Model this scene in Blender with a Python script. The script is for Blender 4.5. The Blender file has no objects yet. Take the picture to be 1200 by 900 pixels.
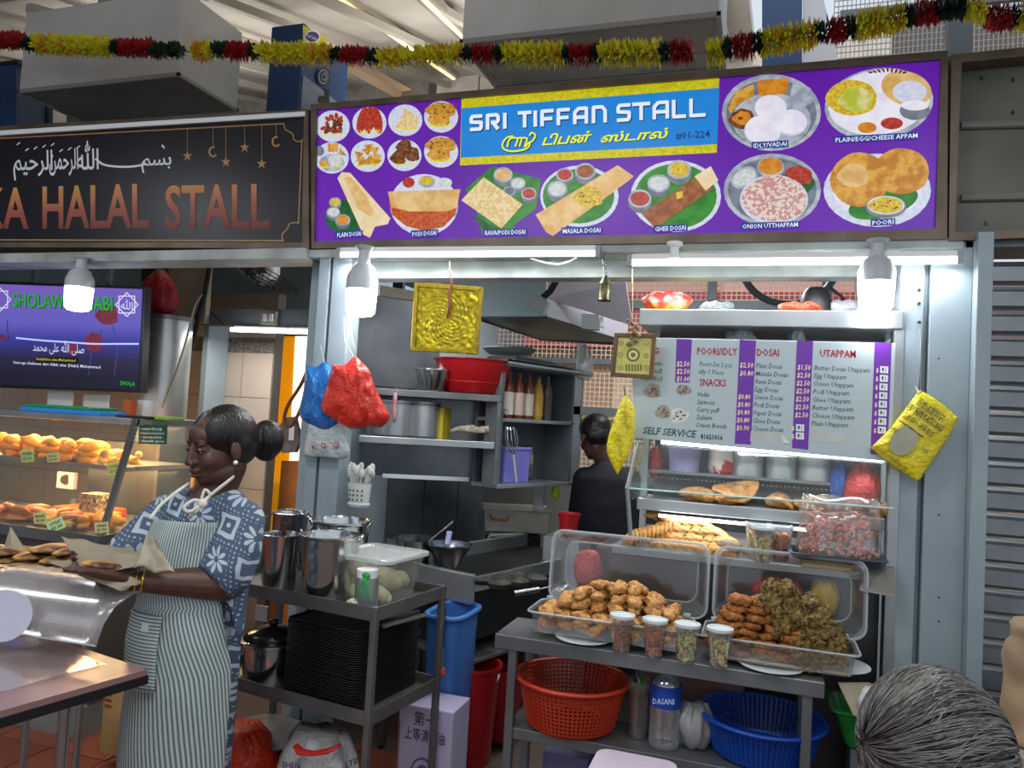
import bpy, bmesh, math, random
import numpy as np
from mathutils import Vector, Matrix, Euler
random.seed(7)
SC = bpy.context.scene
COL = SC.collection
R = math.radians
# ---------------- camera
CAMZ = 1.55
cd = bpy.data.cameras.new('camera'); cam = bpy.data.objects.new('camera', cd); COL.objects.link(cam)
cd.sensor_width = 36; cd.lens = 27.0; cd.clip_start = .02; cd.clip_end = 200
CR = Matrix.Rotation(R(18.3), 4, 'Z') @ Matrix.Rotation(R(90 + 2.7), 4, 'X') @ Matrix.Rotation(R(3.26), 4, 'Z')
cam.matrix_world = Matrix.Translation((0, 0, CAMZ)) @ CR
SC.camera = cam
SC.view_settings.view_transform = 'Standard'; SC.view_settings.look = 'None'
SC.view_settings.exposure = 0.0; SC.view_settings.gamma = 1; SC.view_settings.use_curve_mapping = False
def ray(px, py):
    return (CR.to_3x3() @ Vector(((px - 600) / 900, (450 - py) / 900, -1)))
O0 = Vector((0, 0, CAMZ))
def P(px, py, Y):            # the point of the plane y = Y seen at this spot of the photograph
    d = ray(px, py); return O0 + d * (Y / d.y)
def Pz(px, py, z):           # the same on a level plane
    d = ray(px, py); return O0 + d * ((z - CAMZ) / d.z)
def Px(px, py, X):
    d = ray(px, py); return O0 + d * (X / d.x)
# ---------------- world and lights
w = bpy.data.worlds.new('world'); SC.world = w; w.use_nodes = True
wn = w.node_tree.nodes; wn['Background'].inputs[0].default_value = (.80, .88, 1, 1); wn['Background'].inputs[1].default_value = .88
def lamp(name, kind, loc, energy, col=(1, 1, 1), size=(1, 1), rot=(0, 0, 0)):
    l = bpy.data.lights.new(name, kind); l.energy = energy; l.color = col
    if kind == 'AREA': l.shape = 'RECTANGLE'; l.size, l.size_y = size
    elif kind == 'SUN': l.angle = .02
    else: l.shadow_soft_size = size[0]
    o = bpy.data.objects.new(name, l); COL.objects.link(o); o.location = loc; o.rotation_euler = rot; return o
lamp('sun_light', 'SUN', (0, 0, 20), 2.6, (1, .95, .88), rot=(R(28), 0, R(8)))
for i, (x, y, e) in enumerate([(-2.6, -.6, 32), (.4, -.6, 32), (-1.2, 1.2, 26), (1.2, 1.1, 18), (-4.2, 1.2, 20)]):   # fill lamps added overhead, out of view, sized like ceiling fluorescents
    lamp('hall_fill', 'AREA', (x, y, 3.05), e, (.93, .97, 1), (1.2, .12), (0, 0, R(5 * i)))
lamp('kitchen_fill', 'AREA', (-.7, 4.3, 2.8), 62, (.95, .98, 1), (1.2, .1))  # fill lamp added to brighten the dark kitchen, no fitting modelled
for x_ in (-4.2, -1.6): lamp('ceiling_fill', 'AREA', (x_, 4.6, 3.3), 34, (1, .94, .88), (2.2, .2), (R(180), 0, 0))  # added fill lamps facing up, only to brighten the roof sheet
lamp('ceiling_fill', 'AREA', (-1.5, 1.4, 3.2), 18, (1, .97, .93), (3, .2), (R(180), 0, 0))  # the same added upward fill for the front ceiling
# ---------------- materials
def lin(h):
    if isinstance(h, str):
        h = h.lstrip('#'); c = [int(h[i:i + 2], 16) / 255 for i in (0, 2, 4)]
        return tuple(x / 12.92 if x <= .04045 else ((x + .055) / 1.055) ** 2.4 for x in c)
    return h
MC = {}
def mat(name, c1, c2=None, rough=.5, metal=0, sc=8, mix=.5, bump=0, bsc=40, em=0, trans=0, alpha=1, ior=1.45, stretch=None, detail=4, sheen=0, spec=.5, coat=0, lo=.35, hi=.65, coord='Object', sss=0, wave=None):
    if name in MC: return MC[name]
    m = bpy.data.materials.new(name); m.use_nodes = True; MC[name] = m
    nt = m.node_tree; N = nt.nodes; L = nt.links; b = N['Principled BSDF']
    c1 = lin(c1); I = b.inputs
    I['Base Color'].default_value = (*c1, 1); I['Roughness'].default_value = rough; I['Metallic'].default_value = metal
    I['Transmission Weight'].default_value = trans; I['Alpha'].default_value = alpha; I['IOR'].default_value = ior
    I['Specular IOR Level'].default_value = spec; I['Coat Weight'].default_value = coat
    if sss: I['Subsurface Weight'].default_value = sss; I['Subsurface Radius'].default_value = (.02, .01, .005)
    tc = None
    if c2 or bump:
        tc = N.new('ShaderNodeTexCoord'); out = tc.outputs[coord]
        if stretch:
            mp = N.new('ShaderNodeMapping'); mp.inputs['Scale'].default_value = stretch; L.new(out, mp.inputs[0]); out = mp.outputs[0]
    col = None
    if c2:
        c2 = lin(c2); n = N.new('ShaderNodeTexNoise'); n.inputs['Scale'].default_value = sc; n.inputs['Detail'].default_value = detail; L.new(out, n.inputs['Vector'])
        r = N.new('ShaderNodeValToRGB'); r.color_ramp.elements[0].position = lo; r.color_ramp.elements[1].position = hi
        r.color_ramp.elements[0].color = (*c1, 1); r.color_ramp.elements[1].color = (*c2, 1)
        L.new(n.outputs[0], r.inputs[0]); L.new(r.outputs[0], I['Base Color']); col = r.outputs[0]
    if bump:
        n2 = N.new('ShaderNodeTexNoise'); n2.inputs['Scale'].default_value = bsc; n2.inputs['Detail'].default_value = 3; L.new(out, n2.inputs['Vector'])
        bp = N.new('ShaderNodeBump'); bp.inputs['Strength'].default_value = bump; bp.inputs['Distance'].default_value = .01
        L.new(n2.outputs[0], bp.inputs['Height']); L.new(bp.outputs[0], I['Normal'])
    if em:
        I['Emission Strength'].default_value = em
        if col: L.new(col, I['Emission Color'])
        else: I['Emission Color'].default_value = (*c1, 1)
    return m
def pr(name, c1, c2=None, sc=60, em=.8, lo=.4, hi=.6):     # print on a backlit panel
    m = mat('print_' + name, c1, c2, rough=.35, sc=sc, em=em, lo=lo, hi=hi)
    if em >= .5: # the panel itself shines, so its surface colour is dim
        b = m.node_tree.nodes['Principled BSDF']
        for l in list(m.node_tree.links):
            if l.to_socket == b.inputs['Base Color']: m.node_tree.links.remove(l)
        b.inputs['Base Color'].default_value = tuple(x * .25 for x in lin(c1)) + (1,)
    return m
def glassy(name, tint=(1, 1, 1), amount=.12, rough=.05, haze=0):   # thin clear plastic or pane: mostly transparent, a little gloss
    if name in MC: return MC[name]
    m = bpy.data.materials.new(name); m.use_nodes = True; MC[name] = m; nt = m.node_tree; N = nt.nodes; L = nt.links
    N.remove(N['Principled BSDF']); out = N['Material Output']
    t = N.new('ShaderNodeBsdfTransparent'); t.inputs[0].default_value = (*tint, 1)
    g = N.new('ShaderNodeBsdfGlossy'); g.inputs['Roughness'].default_value = rough; g.inputs[0].default_value = (.9, .9, .9, 1)
    fr = N.new('ShaderNodeLayerWeight'); fr.inputs[0].default_value = .35
    ma = N.new('ShaderNodeMath'); ma.operation = 'MULTIPLY_ADD'; ma.inputs[1].default_value = .3; ma.inputs[2].default_value = amount
    L.new(fr.outputs['Fresnel'], ma.inputs[0]); mx = N.new('ShaderNodeMixShader')
    L.new(ma.outputs[0], mx.inputs[0]); L.new(t.outputs[0], mx.inputs[1]); L.new(g.outputs[0], mx.inputs[2]); res = mx.outputs[0]
    if haze:
        d = N.new('ShaderNodeBsdfDiffuse'); d.inputs[0].default_value = (*tint, 1)
        m2 = N.new('ShaderNodeMixShader'); m2.inputs[0].default_value = haze; L.new(res, m2.inputs[1]); L.new(d.outputs[0], m2.inputs[2]); res = m2.outputs[0]
    L.new(res, out.inputs[0]); return m
STEEL = mat('stainless', '#b4b8b9', '#989c9d', rough=.32, metal=.75, sc=3)
STEELD = mat('stainless_dark', '#7d7f80', '#636566', rough=.36, metal=.55, sc=4)
STEELS = mat('stainless_shiny', '#c9cbcc', rough=.16, metal=1)
GREYP = mat('grey_blue_paint', '#93a1a6', '#84929a', rough=.45, sc=3, bump=.08, bsc=8)
GREYD = mat('dark_grey_paint', '#4d5356', '#5b6165', rough=.5, sc=4)
BROWNM = mat('bronzed_metal', '#5d5045', '#75685a', rough=.45, metal=.4, sc=6)
WHITEP = mat('white_plastic', '#dcdedd', rough=.4)
BLACK = mat('black_plastic', '#15161a', rough=.45)
RUBBER = mat('black_rubber', '#101012', rough=.7)
CLEAR = glassy('clear_plastic', (.98, .985, .985), .06, .10, .03)
CLEARH = glassy('hazy_plastic', (.93, .94, .93), .16, .22, .16)
GLASS = glassy('glass_pane', (.95, .98, .97), .05, .02, .015)
LEDW = mat('led_white', '#f4fbff', rough=.4, em=6)
LEDS = mat('led_strip', '#f4fbff', rough=.4, em=3)
# ---------------- mesh kit
WM = {}
def wmat(o): return WM.get(o.name, Matrix.Identity(4))
def tag(o, label=None, cat=None, group=None, kind=None):
    for k, v in (('label', label), ('category', cat), ('group', group), ('kind', kind)):
        if v: o[k] = v
    return o
def thing(name, label, cat, loc=(0, 0, 0), rotz=0, group=None):
    o = bpy.data.objects.new(name, None); COL.objects.link(o); o.empty_display_size = .05
    o.location = loc; o.rotation_euler = (0, 0, rotz)
    WM[o.name] = Matrix.Translation(loc) @ Matrix.Rotation(rotz, 4, 'Z')
    return tag(o, label, cat, group)
class G:
    def __init__(s): s.v = []; s.f = []; s.m = []
    def add(s, vs, fs, m=0):
        b = len(s.v); s.v += [Vector(v) for v in vs]; s.f += [tuple(i + b for i in f) for f in fs]; s.m += [m] * len(fs); return s
    def box(s, x0, x1, y0, y1, z0, z1, m=0, M=None):
        vs = [Vector(p) for p in ((x0, y0, z0), (x1, y0, z0), (x1, y1, z0), (x0, y1, z0), (x0, y0, z1), (x1, y0, z1), (x1, y1, z1), (x0, y1, z1))]
        if M: vs = [M @ v for v in vs]
        return s.add(vs, [(0, 3, 2, 1), (4, 5, 6, 7), (0, 1, 5, 4), (1, 2, 6, 5), (2, 3, 7, 6), (3, 0, 4, 7)], m)
    def rings(s, rs, m=0, cap0=True, cap1=True, closed=False):
        n = len(rs[0]); vs = [p for r in rs for p in r]; fs = []
        K = len(rs) if closed else len(rs) - 1
        for i in range(K):
            a, b = i * n, ((i + 1) % len(rs)) * n
            for j in range(n): k = (j + 1) % n; fs.append((a + j, a + k, b + k, b + j))
        if not closed:
            if cap0: fs.append(tuple(reversed(range(n))))
            if cap1: fs.append(tuple(range((len(rs) - 1) * n, len(rs) * n)))
        return s.add(vs, fs, m)
    def tube(s, p0, p1, r0, r1=None, n=10, m=0, cap=True):
        return s.path([p0, p1], [r0, r0 if r1 is None else r1], n, m, cap)
    def path(s, pts, r, n=8, m=0, cap=True, closed=False, flat=1):
        pts = [Vector(p) for p in pts]; K = len(pts)
        if not isinstance(r, (list, tuple)): r = [r] * K
        rs = []; up = None
        for i, p in enumerate(pts):
            a = pts[i - 1] if (i or closed) else pts[0]; b = pts[(i + 1) % K] if (i < K - 1 or closed) else pts[-1]
            d = (b - a).normalized()
            if up is None: up = Vector((0, 0, 1)) if abs(d.z) < .9 else Vector((1, 0, 0))
            x = d.cross(up)
            if x.length < 1e-6: x = d.orthogonal()
            x.normalize(); y = x.cross(d).normalized(); up = y
            rs.append([p + (x * math.cos(t) + y * math.sin(t) * flat) * r[i] for t in (2 * math.pi * j / n for j in range(n))])
        return s.rings(rs, m, cap, cap, closed)
    def lathe(s, prof, c=(0, 0, 0), n=24, m=0, M=None, sx=1, sy=1, cap0=True, cap1=True, fn=None):
        c = Vector(c); rs = []
        for r, z in prof:
            ring = []
            for j in range(n):
                t = 2 * math.pi * j / n; rr = r * (fn(t, z) if fn else 1)
                v = Vector((rr * math.cos(t) * sx, rr * math.sin(t) * sy, z))
                ring.append((M @ v if M else v) + c)
            rs.append(ring)
        return s.rings(rs, m, cap0, cap1)
    def prism(s, pts, ext, m=0):
        pts = [Vector(p) for p in pts]; ext = Vector(ext); n = len(pts)
        return s.add(pts + [p + ext for p in pts], [tuple(reversed(range(n))), tuple(range(n, 2 * n))] + [(i, (i + 1) % n, n + (i + 1) % n, n + i) for i in range(n)], m)
    def sph(s, c, r, n=12, m=0, M=None, rough=0, fr=9, seed=0):
        if not isinstance(r, (list, tuple)): r = (r, r, r)
        c = Vector(c); k = max(4, n // 2); rs = []; rnd = random.Random(seed); ph = [rnd.uniform(0, 6.28) for _ in range(6)]
        for i in range(k + 1):
            a = math.pi * i / k; ring = []
            for j in range(n):
                t = 2 * math.pi * j / n; v = Vector((math.sin(a) * math.cos(t), math.sin(a) * math.sin(t), -math.cos(a)))
                q = 1
                if rough: q += rough * (math.sin(fr * v.x + ph[0]) * math.cos(fr * v.y + ph[1]) + .6 * math.sin(fr * 1.7 * v.z + ph[2] + v.x * 3) * math.sin(a))
                v = Vector((v.x * r[0] * q, v.y * r[1] * q, v.z * r[2] * q)); ring.append((M @ v if M else v) + c)
            rs.append(ring)
        return s.rings(rs, m)
    def grid(s, fn, nu, nv, m=0, th=0):
        vs = [Vector(fn(i / nu, j / nv)) for j in range(nv + 1) for i in range(nu + 1)]
        fs = [(j * (nu + 1) + i, j * (nu + 1) + i + 1, (j + 1) * (nu + 1) + i + 1, (j + 1) * (nu + 1) + i) for j in range(nv) for i in range(nu)]
        return s.add(vs, fs, m)
    def build(s, name, mats, parent=None, smooth=False, label=None, cat=None, group=None, kind=None, bevel=0, solid=0, sub=0, origin=None, disp=0, weld=False):
        if not isinstance(mats, (list, tuple)): mats = [mats]
        v = s.v
        if parent is not None:
            W = wmat(parent); Wi = W.inverted(); loc = None; v = [Wi @ p for p in v]
        else:
            if origin is None:
                xs = [p.x for p in v]; ys = [p.y for p in v]; zs = [p.z for p in v]
                origin = ((min(xs) + max(xs)) / 2, (min(ys) + max(ys)) / 2, min(zs))
            loc = Vector(origin); v = [p - loc for p in v]
        me = bpy.data.meshes.new(name); me.from_pydata([tuple(p) for p in v], [], s.f)
        for m in mats: me.materials.append(m)
        me.polygons.foreach_set('material_index', s.m)
        if smooth: me.polygons.foreach_set('use_smooth', [True] * len(me.polygons))
        bm = bmesh.new(); bm.from_mesh(me)
        bmesh.ops.remove_doubles(bm, verts=bm.verts, dist=1e-5) if (smooth or weld) else None
        bmesh.ops.recalc_face_normals(bm, faces=bm.faces); bm.to_mesh(me); bm.free()
        if smooth == 'auto': me.set_sharp_from_angle(angle=R(40))
        o = bpy.data.objects.new(name, me); COL.objects.link(o)
        if parent is not None: o.parent = parent; WM[o.name] = wmat(parent)
        else: o.location = loc; WM[o.name] = Matrix.Translation(loc)
        if solid: q = o.modifiers.new('solid', 'SOLIDIFY'); q.thickness = solid; q.offset = 0
        if bevel: q = o.modifiers.new('bevel', 'BEVEL'); q.width = bevel; q.segments = 2; q.limit_method = 'ANGLE'; q.angle_limit = R(40)
        if sub: q = o.modifiers.new('sub', 'SUBSURF'); q.levels = sub; q.render_levels = sub
        return tag(o, label, cat, group, kind)
def dup(o, loc=None, rotz=None, label=None, group=None, rot=None, scale=None):
    c = o.copy(); COL.objects.link(c)
    for ch in o.children:
        d = ch.copy(); COL.objects.link(d); d.parent = c
        for g in ch.children: e = g.copy(); COL.objects.link(e); e.parent = d
    if loc is not None: c.location = loc
    if rotz is not None: c.rotation_euler = (0, 0, rotz)
    if rot is not None: c.rotation_euler = rot
    if scale is not None: c.scale = scale if isinstance(scale, (tuple, list)) else (scale,) * 3
    if label: c['label'] = label
    if group: c['group'] = group
    return c
def boxpx(g, x0, y0, x1, y1, Y, d, m=0):
    a = P(x0, (y0 + y1) / 2, Y); b = P(x1, (y0 + y1) / 2, Y); xm = (x0 + x1) / 2
    return g.box(a.x, b.x, Y, Y + d, P(xm, y1, Y).z, P(xm, y0, Y).z, m)
def quad(g, pts, Y, d=.02, m=0):        # a flat panel standing in the plane y = Y, corners read off the photograph
    return g.prism([P(x, y, Y) for x, y in pts], (0, d, 0), m)
def struct(g, name, m, **k): return g.build(name, m, kind='structure', **k)
# flat print helpers (all in a plane y = Y, layered outwards)
def pell(g, cx, cy, rx, ry, Y, lay=1, m=0, rot=0, n=28, wob=0, seed=0):
    c, s = math.cos(R(rot)), math.sin(R(rot)); rd = random.Random(seed); pts = []
    ph = [rd.uniform(0, 6.28) for _ in range(3)]
    for i in range(n):
        t = 2 * math.pi * i / n; q = 1 + wob * (math.sin(3 * t + ph[0]) + .7 * math.sin(5 * t + ph[1]) + .5 * math.sin(8 * t + ph[2]))
        u, v = rx * math.cos(t) * q, ry * math.sin(t) * q
        pts.append(P(cx + u * c - v * s, cy + u * s + v * c, Y) + Vector((0, -.0006 * lay, 0)))
    g.add(pts, [tuple(range(n))], m)
def ppoly(g, pts, Y, lay=1, m=0):
    g.add([P(x, y, Y) + Vector((0, -.0006 * lay, 0)) for x, y in pts], [tuple(range(len(pts)))], m)
def pstroke(g, pts, wd, Y, lay=1, m=0, round_=True):
    for i in range(len(pts) - 1):
        (x0, y0), (x1, y1) = pts[i], pts[i + 1]; dx, dy = x1 - x0, y1 - y0; l = math.hypot(dx, dy) or 1
        nx, ny = -dy / l * wd / 2, dx / l * wd / 2
        ppoly(g, [(x0 + nx, y0 + ny), (x1 + nx, y1 + ny), (x1 - nx, y1 - ny), (x0 - nx, y0 - ny)], Y, lay + .02 * (i % 3), m)
        if round_ and i: pell(g, x0, y0, wd / 2, wd / 2, Y, lay + .05, m, n=8)
def catmull(pts, k=6):
    out = []; q = [pts[0]] + list(pts) + [pts[-1]]
    for i in range(1, len(q) - 2):
        for j in range(k):
            t = j / k; out.append(tuple(.5 * ((2 * q[i][a]) + (-q[i - 1][a] + q[i + 1][a]) * t + (2 * q[i - 1][a] - 5 * q[i][a] + 4 * q[i + 1][a] - q[i + 2][a]) * t * t + (-q[i - 1][a] + 3 * q[i][a] - 3 * q[i + 1][a] + q[i + 2][a]) * t ** 3) for a in range(len(pts[0]))))
    out.append(tuple(pts[-1])); return out
TXT = []
def text(body, p0, p1, h, Y, m, parent, lay=3, shear=0, bold=0, name='lettering', up=None, fn=None):
    """lettering whose baseline runs from p0 to p1 (photo coordinates on plane y=Y), capital height h"""
    cu = bpy.data.curves.new(name, 'FONT'); cu.body = body; cu.shear = shear; cu.offset = bold; cu.resolution_u = 3 if h > 12 else 1
    o = bpy.data.objects.new(name, cu); COL.objects.link(o)
    TXT.append((o, p0, p1, h, Y, m, parent, lay, name, up, fn))
def finish_text():
    bpy.context.view_layer.update(); dg = bpy.context.evaluated_depsgraph_get()
    groups = {}
    for o, p0, p1, h, Y, m, parent, lay, name, up, fn in TXT:
        e = o.evaluated_get(dg); me = e.to_mesh(); vs = [v.co.copy() for v in me.vertices]; fs = [tuple(p.vertices) for p in me.polygons]; e.to_mesh_clear()
        if not vs: print('EMPTY TEXT', o.data.body); continue
        x0 = min(v.x for v in vs); x1 = max(v.x for v in vs)
        f = fn or (lambda a, b: P(a, b, Y) + Vector((0, -.0006 * lay, 0)))
        A = f(*p0); B = f(*p1); ux, uy = up or (0, -h)
        U = f(p0[0] + ux, p0[1] + uy) - A; X = (B - A) / (x1 - x0); cap = .73
        key = (parent.name if parent else '', m.name, name)
        g, _, _, _ = groups.setdefault(key, (G(), parent, m, name))
        g.add([A + X * (v.x - x0) + U * (v.y / cap) for v in vs], fs)
    for g, parent, m, name in groups.values(): g.build(name, m, parent)
    for t in TXT:
        c = t[0].data; bpy.data.objects.remove(t[0]); bpy.data.curves.remove(c)
# ================= STRUCTURE
FLOORM = mat('floor_screed', '#4a3b35', '#5a4840', rough=.6, sc=2)
g = G(); g.box(-9, 6, -4, 9.5, -.2, -.02); floor = struct(g, 'floor', FLOORM)
TILEM = mat('terracotta_tile', '#8a4a35', '#a05a42', rough=.45, sc=1.5, bump=.1, bsc=30)
g = G(); g.box(-.149, .149, -.149, .149, -.02, 0)
t0 = g.build('tile', TILEM, floor, bevel=.003); first = True
for i in range(12):
    for j in range(7):
        x, y = -4.6 + i * .305, 1.3 + j * .305
        o = t0 if first else t0.copy()
        if not first: COL.objects.link(o)
        first = False; o.location = (x - floor.location.x, y - floor.location.y, -floor.location.z + random.uniform(-.0015, .0015))
# shift: tile mesh was built in the floor's frame
for v in t0.data.vertices: v.co += floor.location
CEILM = mat('ceiling_metal', '#c4bfb6', '#a9a49b', rough=.42, metal=.35, sc=1.2, bump=.25, bsc=25)
g = G(); g.box(-9, 6, -4, 3.1, 3.75, 3.85)
g.prism([(-9, 3.1, 3.78), (-.2, 3.1, 3.78), (-.2, 6.6, 4.78), (-9, 6.6, 4.78)], (0, 0, .1))
ceil = struct(g, 'ceiling', CEILM)
for i in range(11):     # ribs of the sloping roof sheet
    x = -5.6 + i * .52; g = G(); g.prism([(x, 3.12, 3.735), (x + .045, 3.12, 3.735), (x + .045, 6.6, 4.73), (x, 6.6, 4.73)], (0, 0, -.05)); g.build('roof_rib', CEILM, ceil)
g = G(); g.box(-9, -3.2, 6.6, 6.7, 0, 4.9); struct(g, 'wall_back_left', mat('dull_wall', '#8b8a84', '#777670', rough=.8))
PANW = mat('white_wall_panel', '#cfc8bd', '#bdb6ab', rough=.5)
g = G(); g.box(-3.2, 2.5, 6.6, 6.7, 3.1, 4.9); wbk = struct(g, 'wall_back_upper', mat('joint_dark', '#55524e', rough=.8))
for i in range(9): g = G(); x = -3.1 + i * .44; g.box(x, x + .425, 6.57, 6.6, 3.12, 4.85); g.build('panel', PANW, wbk)
g = G(); g.box(-9.1, -9, -4, 9.5, -.2, 4.9); struct(g, 'wall_left', mat('dull_wall', '#8b8a84'))
# partition between the stalls, back wall of the stall
g = G(); g.box(-2.06, -2.02, 3.12, 6.4, 0, 2.3); struct(g, 'wall_partition', GREYP)
# steel back wall behind the shelf corner
g = G(); g.box(-2.0, 1.3, 5.6, 5.66, 0, 1.15); struct(g, 'wall_kitchen_back', mat('grimy_steel_wall', '#5a5c5d', '#3f4142', rough=.45, metal=.6, sc=2))
g = G(); g.box(.62, .68, 3.2, 6.4, 0, 2.9); struct(g, 'wall_kitchen_right', GREYP)
# window: bars and wire mesh
wi = thing('window_1', None, None, (0, 5.6, 1.15)); wi['kind'] = 'structure'
for (x0, x1, z0, z1) in [(-2.3, 1.3, 1.15, 1.2), (-2.3, 1.3, 1.62, 1.68), (-2.3, 1.3, 2.42, 2.48), (-2.3, 1.3, 2.98, 3.05), (-1.35, -1.3, 1.2, 3.0), (-2.3, -2.24, 1.2, 3.0), (-.42, -.36, 1.2, 3.0), (.34, .4, 1.2, 3.0), (1.24, 1.3, 1.2, 3.0), (-2.3, 1.3, 2.0, 2.04)]:
    g = G(); g.box(x0, x1, 5.58, 5.64, z0, z1); g.build('bar', GREYD, wi)
g = G()
for i in range(100): x = -2.25 + i * .0355; g.box(x, x + .006, 5.66, 5.664, 1.2, 3.0)
for i in range(52): z = 1.2 + i * .035; g.box(-2.25, 1.3, 5.665, 5.669, z, z + .006)
g.build('wire_mesh', mat('mesh_wire', '#c9b9a4', rough=.6), wi, kind='stuff')
# what is seen through it: the block opposite
bl = thing('neighbouring_building', 'pale building with red roof band seen through the wire mesh behind the stall', 'building', (0, 8.6, 0))
g = G(); g.box(-6, 6, 8.6, 8.8, -.2, 2.42); g.build('wall', mat('facade_beige', '#e6cdb4', '#d8bba0', rough=.8, sc=.8), bl)
g = G(); g.box(-6, 6, 8.45, 8.8, 2.42, 3.05); g.build('roof_band', mat('facade_red', '#c9636a', '#b9525a', rough=.7, sc=.8), bl)
g = G(); g.box(-6, 6, 8.5, 8.8, 3.05, 3.35); g.build('fascia', mat('facade_pink', '#e9b9b0', rough=.7), bl)
g = G(); g.box(-6, 6, 8.5, 8.6, 1.5, 1.62); g.build('green_band', mat('facade_green', '#8fae3c', rough=.7), bl)
for i in range(9): g = G(); x = -2.6 + i * .62; g.box(x, x + .34, 8.54, 8.6, 1.75, 2.2); g.build('louvre', mat('facade_louvre', '#b8927c', rough=.7), bl)
g = G(); g.box(-9, 8, 9.3, 9.4, -.2, 2.4); struct(g, 'wall_far', mat('facade_beige', '#e6cdb4'))
# upper mesh, right, above the sign
wi2 = thing('window_2', None, None, (1, 4.6, 3)); wi2['kind'] = 'structure'
g = G(); a, b = P(975, 70, 4.6), P(1230, -60, 4.6)
n = 46
for i in range(n): x = a.x + (b.x - a.x) * i / n; g.box(x, x + .005, 4.6, 4.604, a.z - .1, b.z)
for i in range(26): z = a.z - .1 + i * .034; g.box(a.x, b.x, 4.605, 4.609, z, z + .005)
g.build('wire_mesh', mat('mesh_wire_grey', '#8c8a86', rough=.5), wi2, kind='stuff')
g = G(); g.prism([P(985, 12, 4.58), P(1205, -10, 4.58), P(1205, -2, 4.58), P(985, 20, 4.58)], (0, .03, 0)); g.build('bar', GREYD, wi2)
# posts (pillars) and front beams
g = G(); a, b = P(368, 400, 3), P(406, 400, 3); g.box(a.x, a.x + .055, 3.0, 3.12, 0, 2.29); g.box(a.x + .055, a.x + .07, 3.03, 3.1, 0, 2.29, 0); g.box(a.x + .07, b.x, 3.0, 3.1, 0, 2.29); struct(g, 'trim_1', GREYP, bevel=.003)
g = G(); a = P(1050, 500, 3).x; b = P(1135, 500, 3).x; c = P(1155, 450, 3).x
g.box(a, a + .075, 3.0, 3.2, 0, 2.28); g.box(a + .075, a + .095, 3.04, 3.2, 0, 2.28); g.box(a + .095, b, 3.0, 3.2, 0, 2.28); g.box(b, c, 2.94, 3.2, 0, 2.28); struct(g, 'trim_2', GREYP, bevel=.003)
PX2 = (a, b, c)
g = G()
for py in (340, 356, 378): c_ = P(1077, py, 2.998); g.tube(c_, c_ - Vector((0, .004, 0)), .006, n=8)
for py in (420, 470, 528, 603, 700, 728): c_ = P(1100, py, 2.998); g.tube(c_, c_ - Vector((0, .003, 0)), .003, n=6)
g.build('bolt', BLACK, bpy.data.objects['trim_2'], kind=None)
BEAM = mat('beam_paint', '#aeb6b2', '#8a918c', rough=.45, sc=6)
x0 = P(0, 295, 3).x - 1.2; xs = P(364, 290, 3).x; x1 = P(1128, 290, 3).x
g = G(); g.box(x0, xs, 2.96, 3.14, 2.225, 2.275); struct(g, 'trim_3', BEAM, bevel=.003)
g = G(); g.box(xs + .003, x1, 2.98, 3.2, 2.235, 2.27); g.box(xs + .003, x1, 3.1, 3.2, 2.16, 2.235); struct(g, 'trim_4', BEAM, bevel=.003)
g = G(); g.box(x1 + .01, 3, 3.0, 3.2, 2.24, 2.29); struct(g, 'trim_5', GREYD)
# post above the sign at the right
g = G(); quad(g, [(1112, 12), (1140, 10), (1140, 66), (1112, 66)], 3.06, .06); struct(g, 'trim_6', GREYP)
# roller shutter on the right
SH = mat('shutter_metal', '#8f9597', '#787e81', rough=.4, metal=.55, sc=5)
zb = 0
sh = thing('roller_shutter', 'closed grey metal roller shutter at the right edge beside the pillar', 'shutter', (1.4, 3.1, 0))
xa = PX2[2] + .004; slat_h = .0885
def slat_mesh():
    g = G(); pr_ = [(0, 0), (-.004, .006), (-.022, .014), (-.022, .064), (-.004, .074), (0, .086), (.006, .086), (.006, 0)]
    g.prism([(xa, 3.1 + y, z) for y, z in pr_], (1.6, 0, 0)); return g
s0 = slat_mesh().build('slat', SH, sh)
for i in range(1, 25):
    o = s0.copy(); COL.objects.link(o); o.location = (0, 0, i * slat_h)
g = G(); g.box(xa, xa + .02, 3.05, 3.09, 0, 2.24); g.build('guide_rail', GREYD, sh)
# ceiling boxes
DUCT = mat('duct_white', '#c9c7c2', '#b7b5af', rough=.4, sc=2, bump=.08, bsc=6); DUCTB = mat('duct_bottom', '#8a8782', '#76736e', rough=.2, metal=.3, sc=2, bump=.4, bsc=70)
def duct(label, x0, x1, y0, y1, z0, z1, nm='air_duct'):
    t = thing(nm, label, 'duct', ((x0 + x1) / 2, (y0 + y1) / 2, z0))
    g = G(); g.box(x0, x1, y0, y1, z0 + .004, z1); g.build('casing', DUCT, t, bevel=.006)
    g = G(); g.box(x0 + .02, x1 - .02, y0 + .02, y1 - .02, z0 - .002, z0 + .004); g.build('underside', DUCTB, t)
    g = G()
    for x in (x0, x1): g.box(x - .008, x + .008, y0 - .006, y1 + .006, z0 - .006, z0 + .012)
    for y in (y0, y1): g.box(x0 - .008, x1 + .008, y - .006, y + .006, z0 - .008, z0 + .014)
    g.build('edge_trim', mat('duct_trim', '#8f8d88', rough=.4), t)
    return t
a = P(22, 110, 3.1); b = P(209, 88, 3.1); duct('large pale boxed air duct above the dark halal stall sign', a.x, b.x, 3.1, 3.56, b.z, 3.67)
a = P(541, 50, 3.1); b = P(843, 4, 3.1); duct('large pale boxed air duct hanging above the purple dosai sign', a.x, b.x, 3.1, 3.57, a.z, 3.67)
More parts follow.
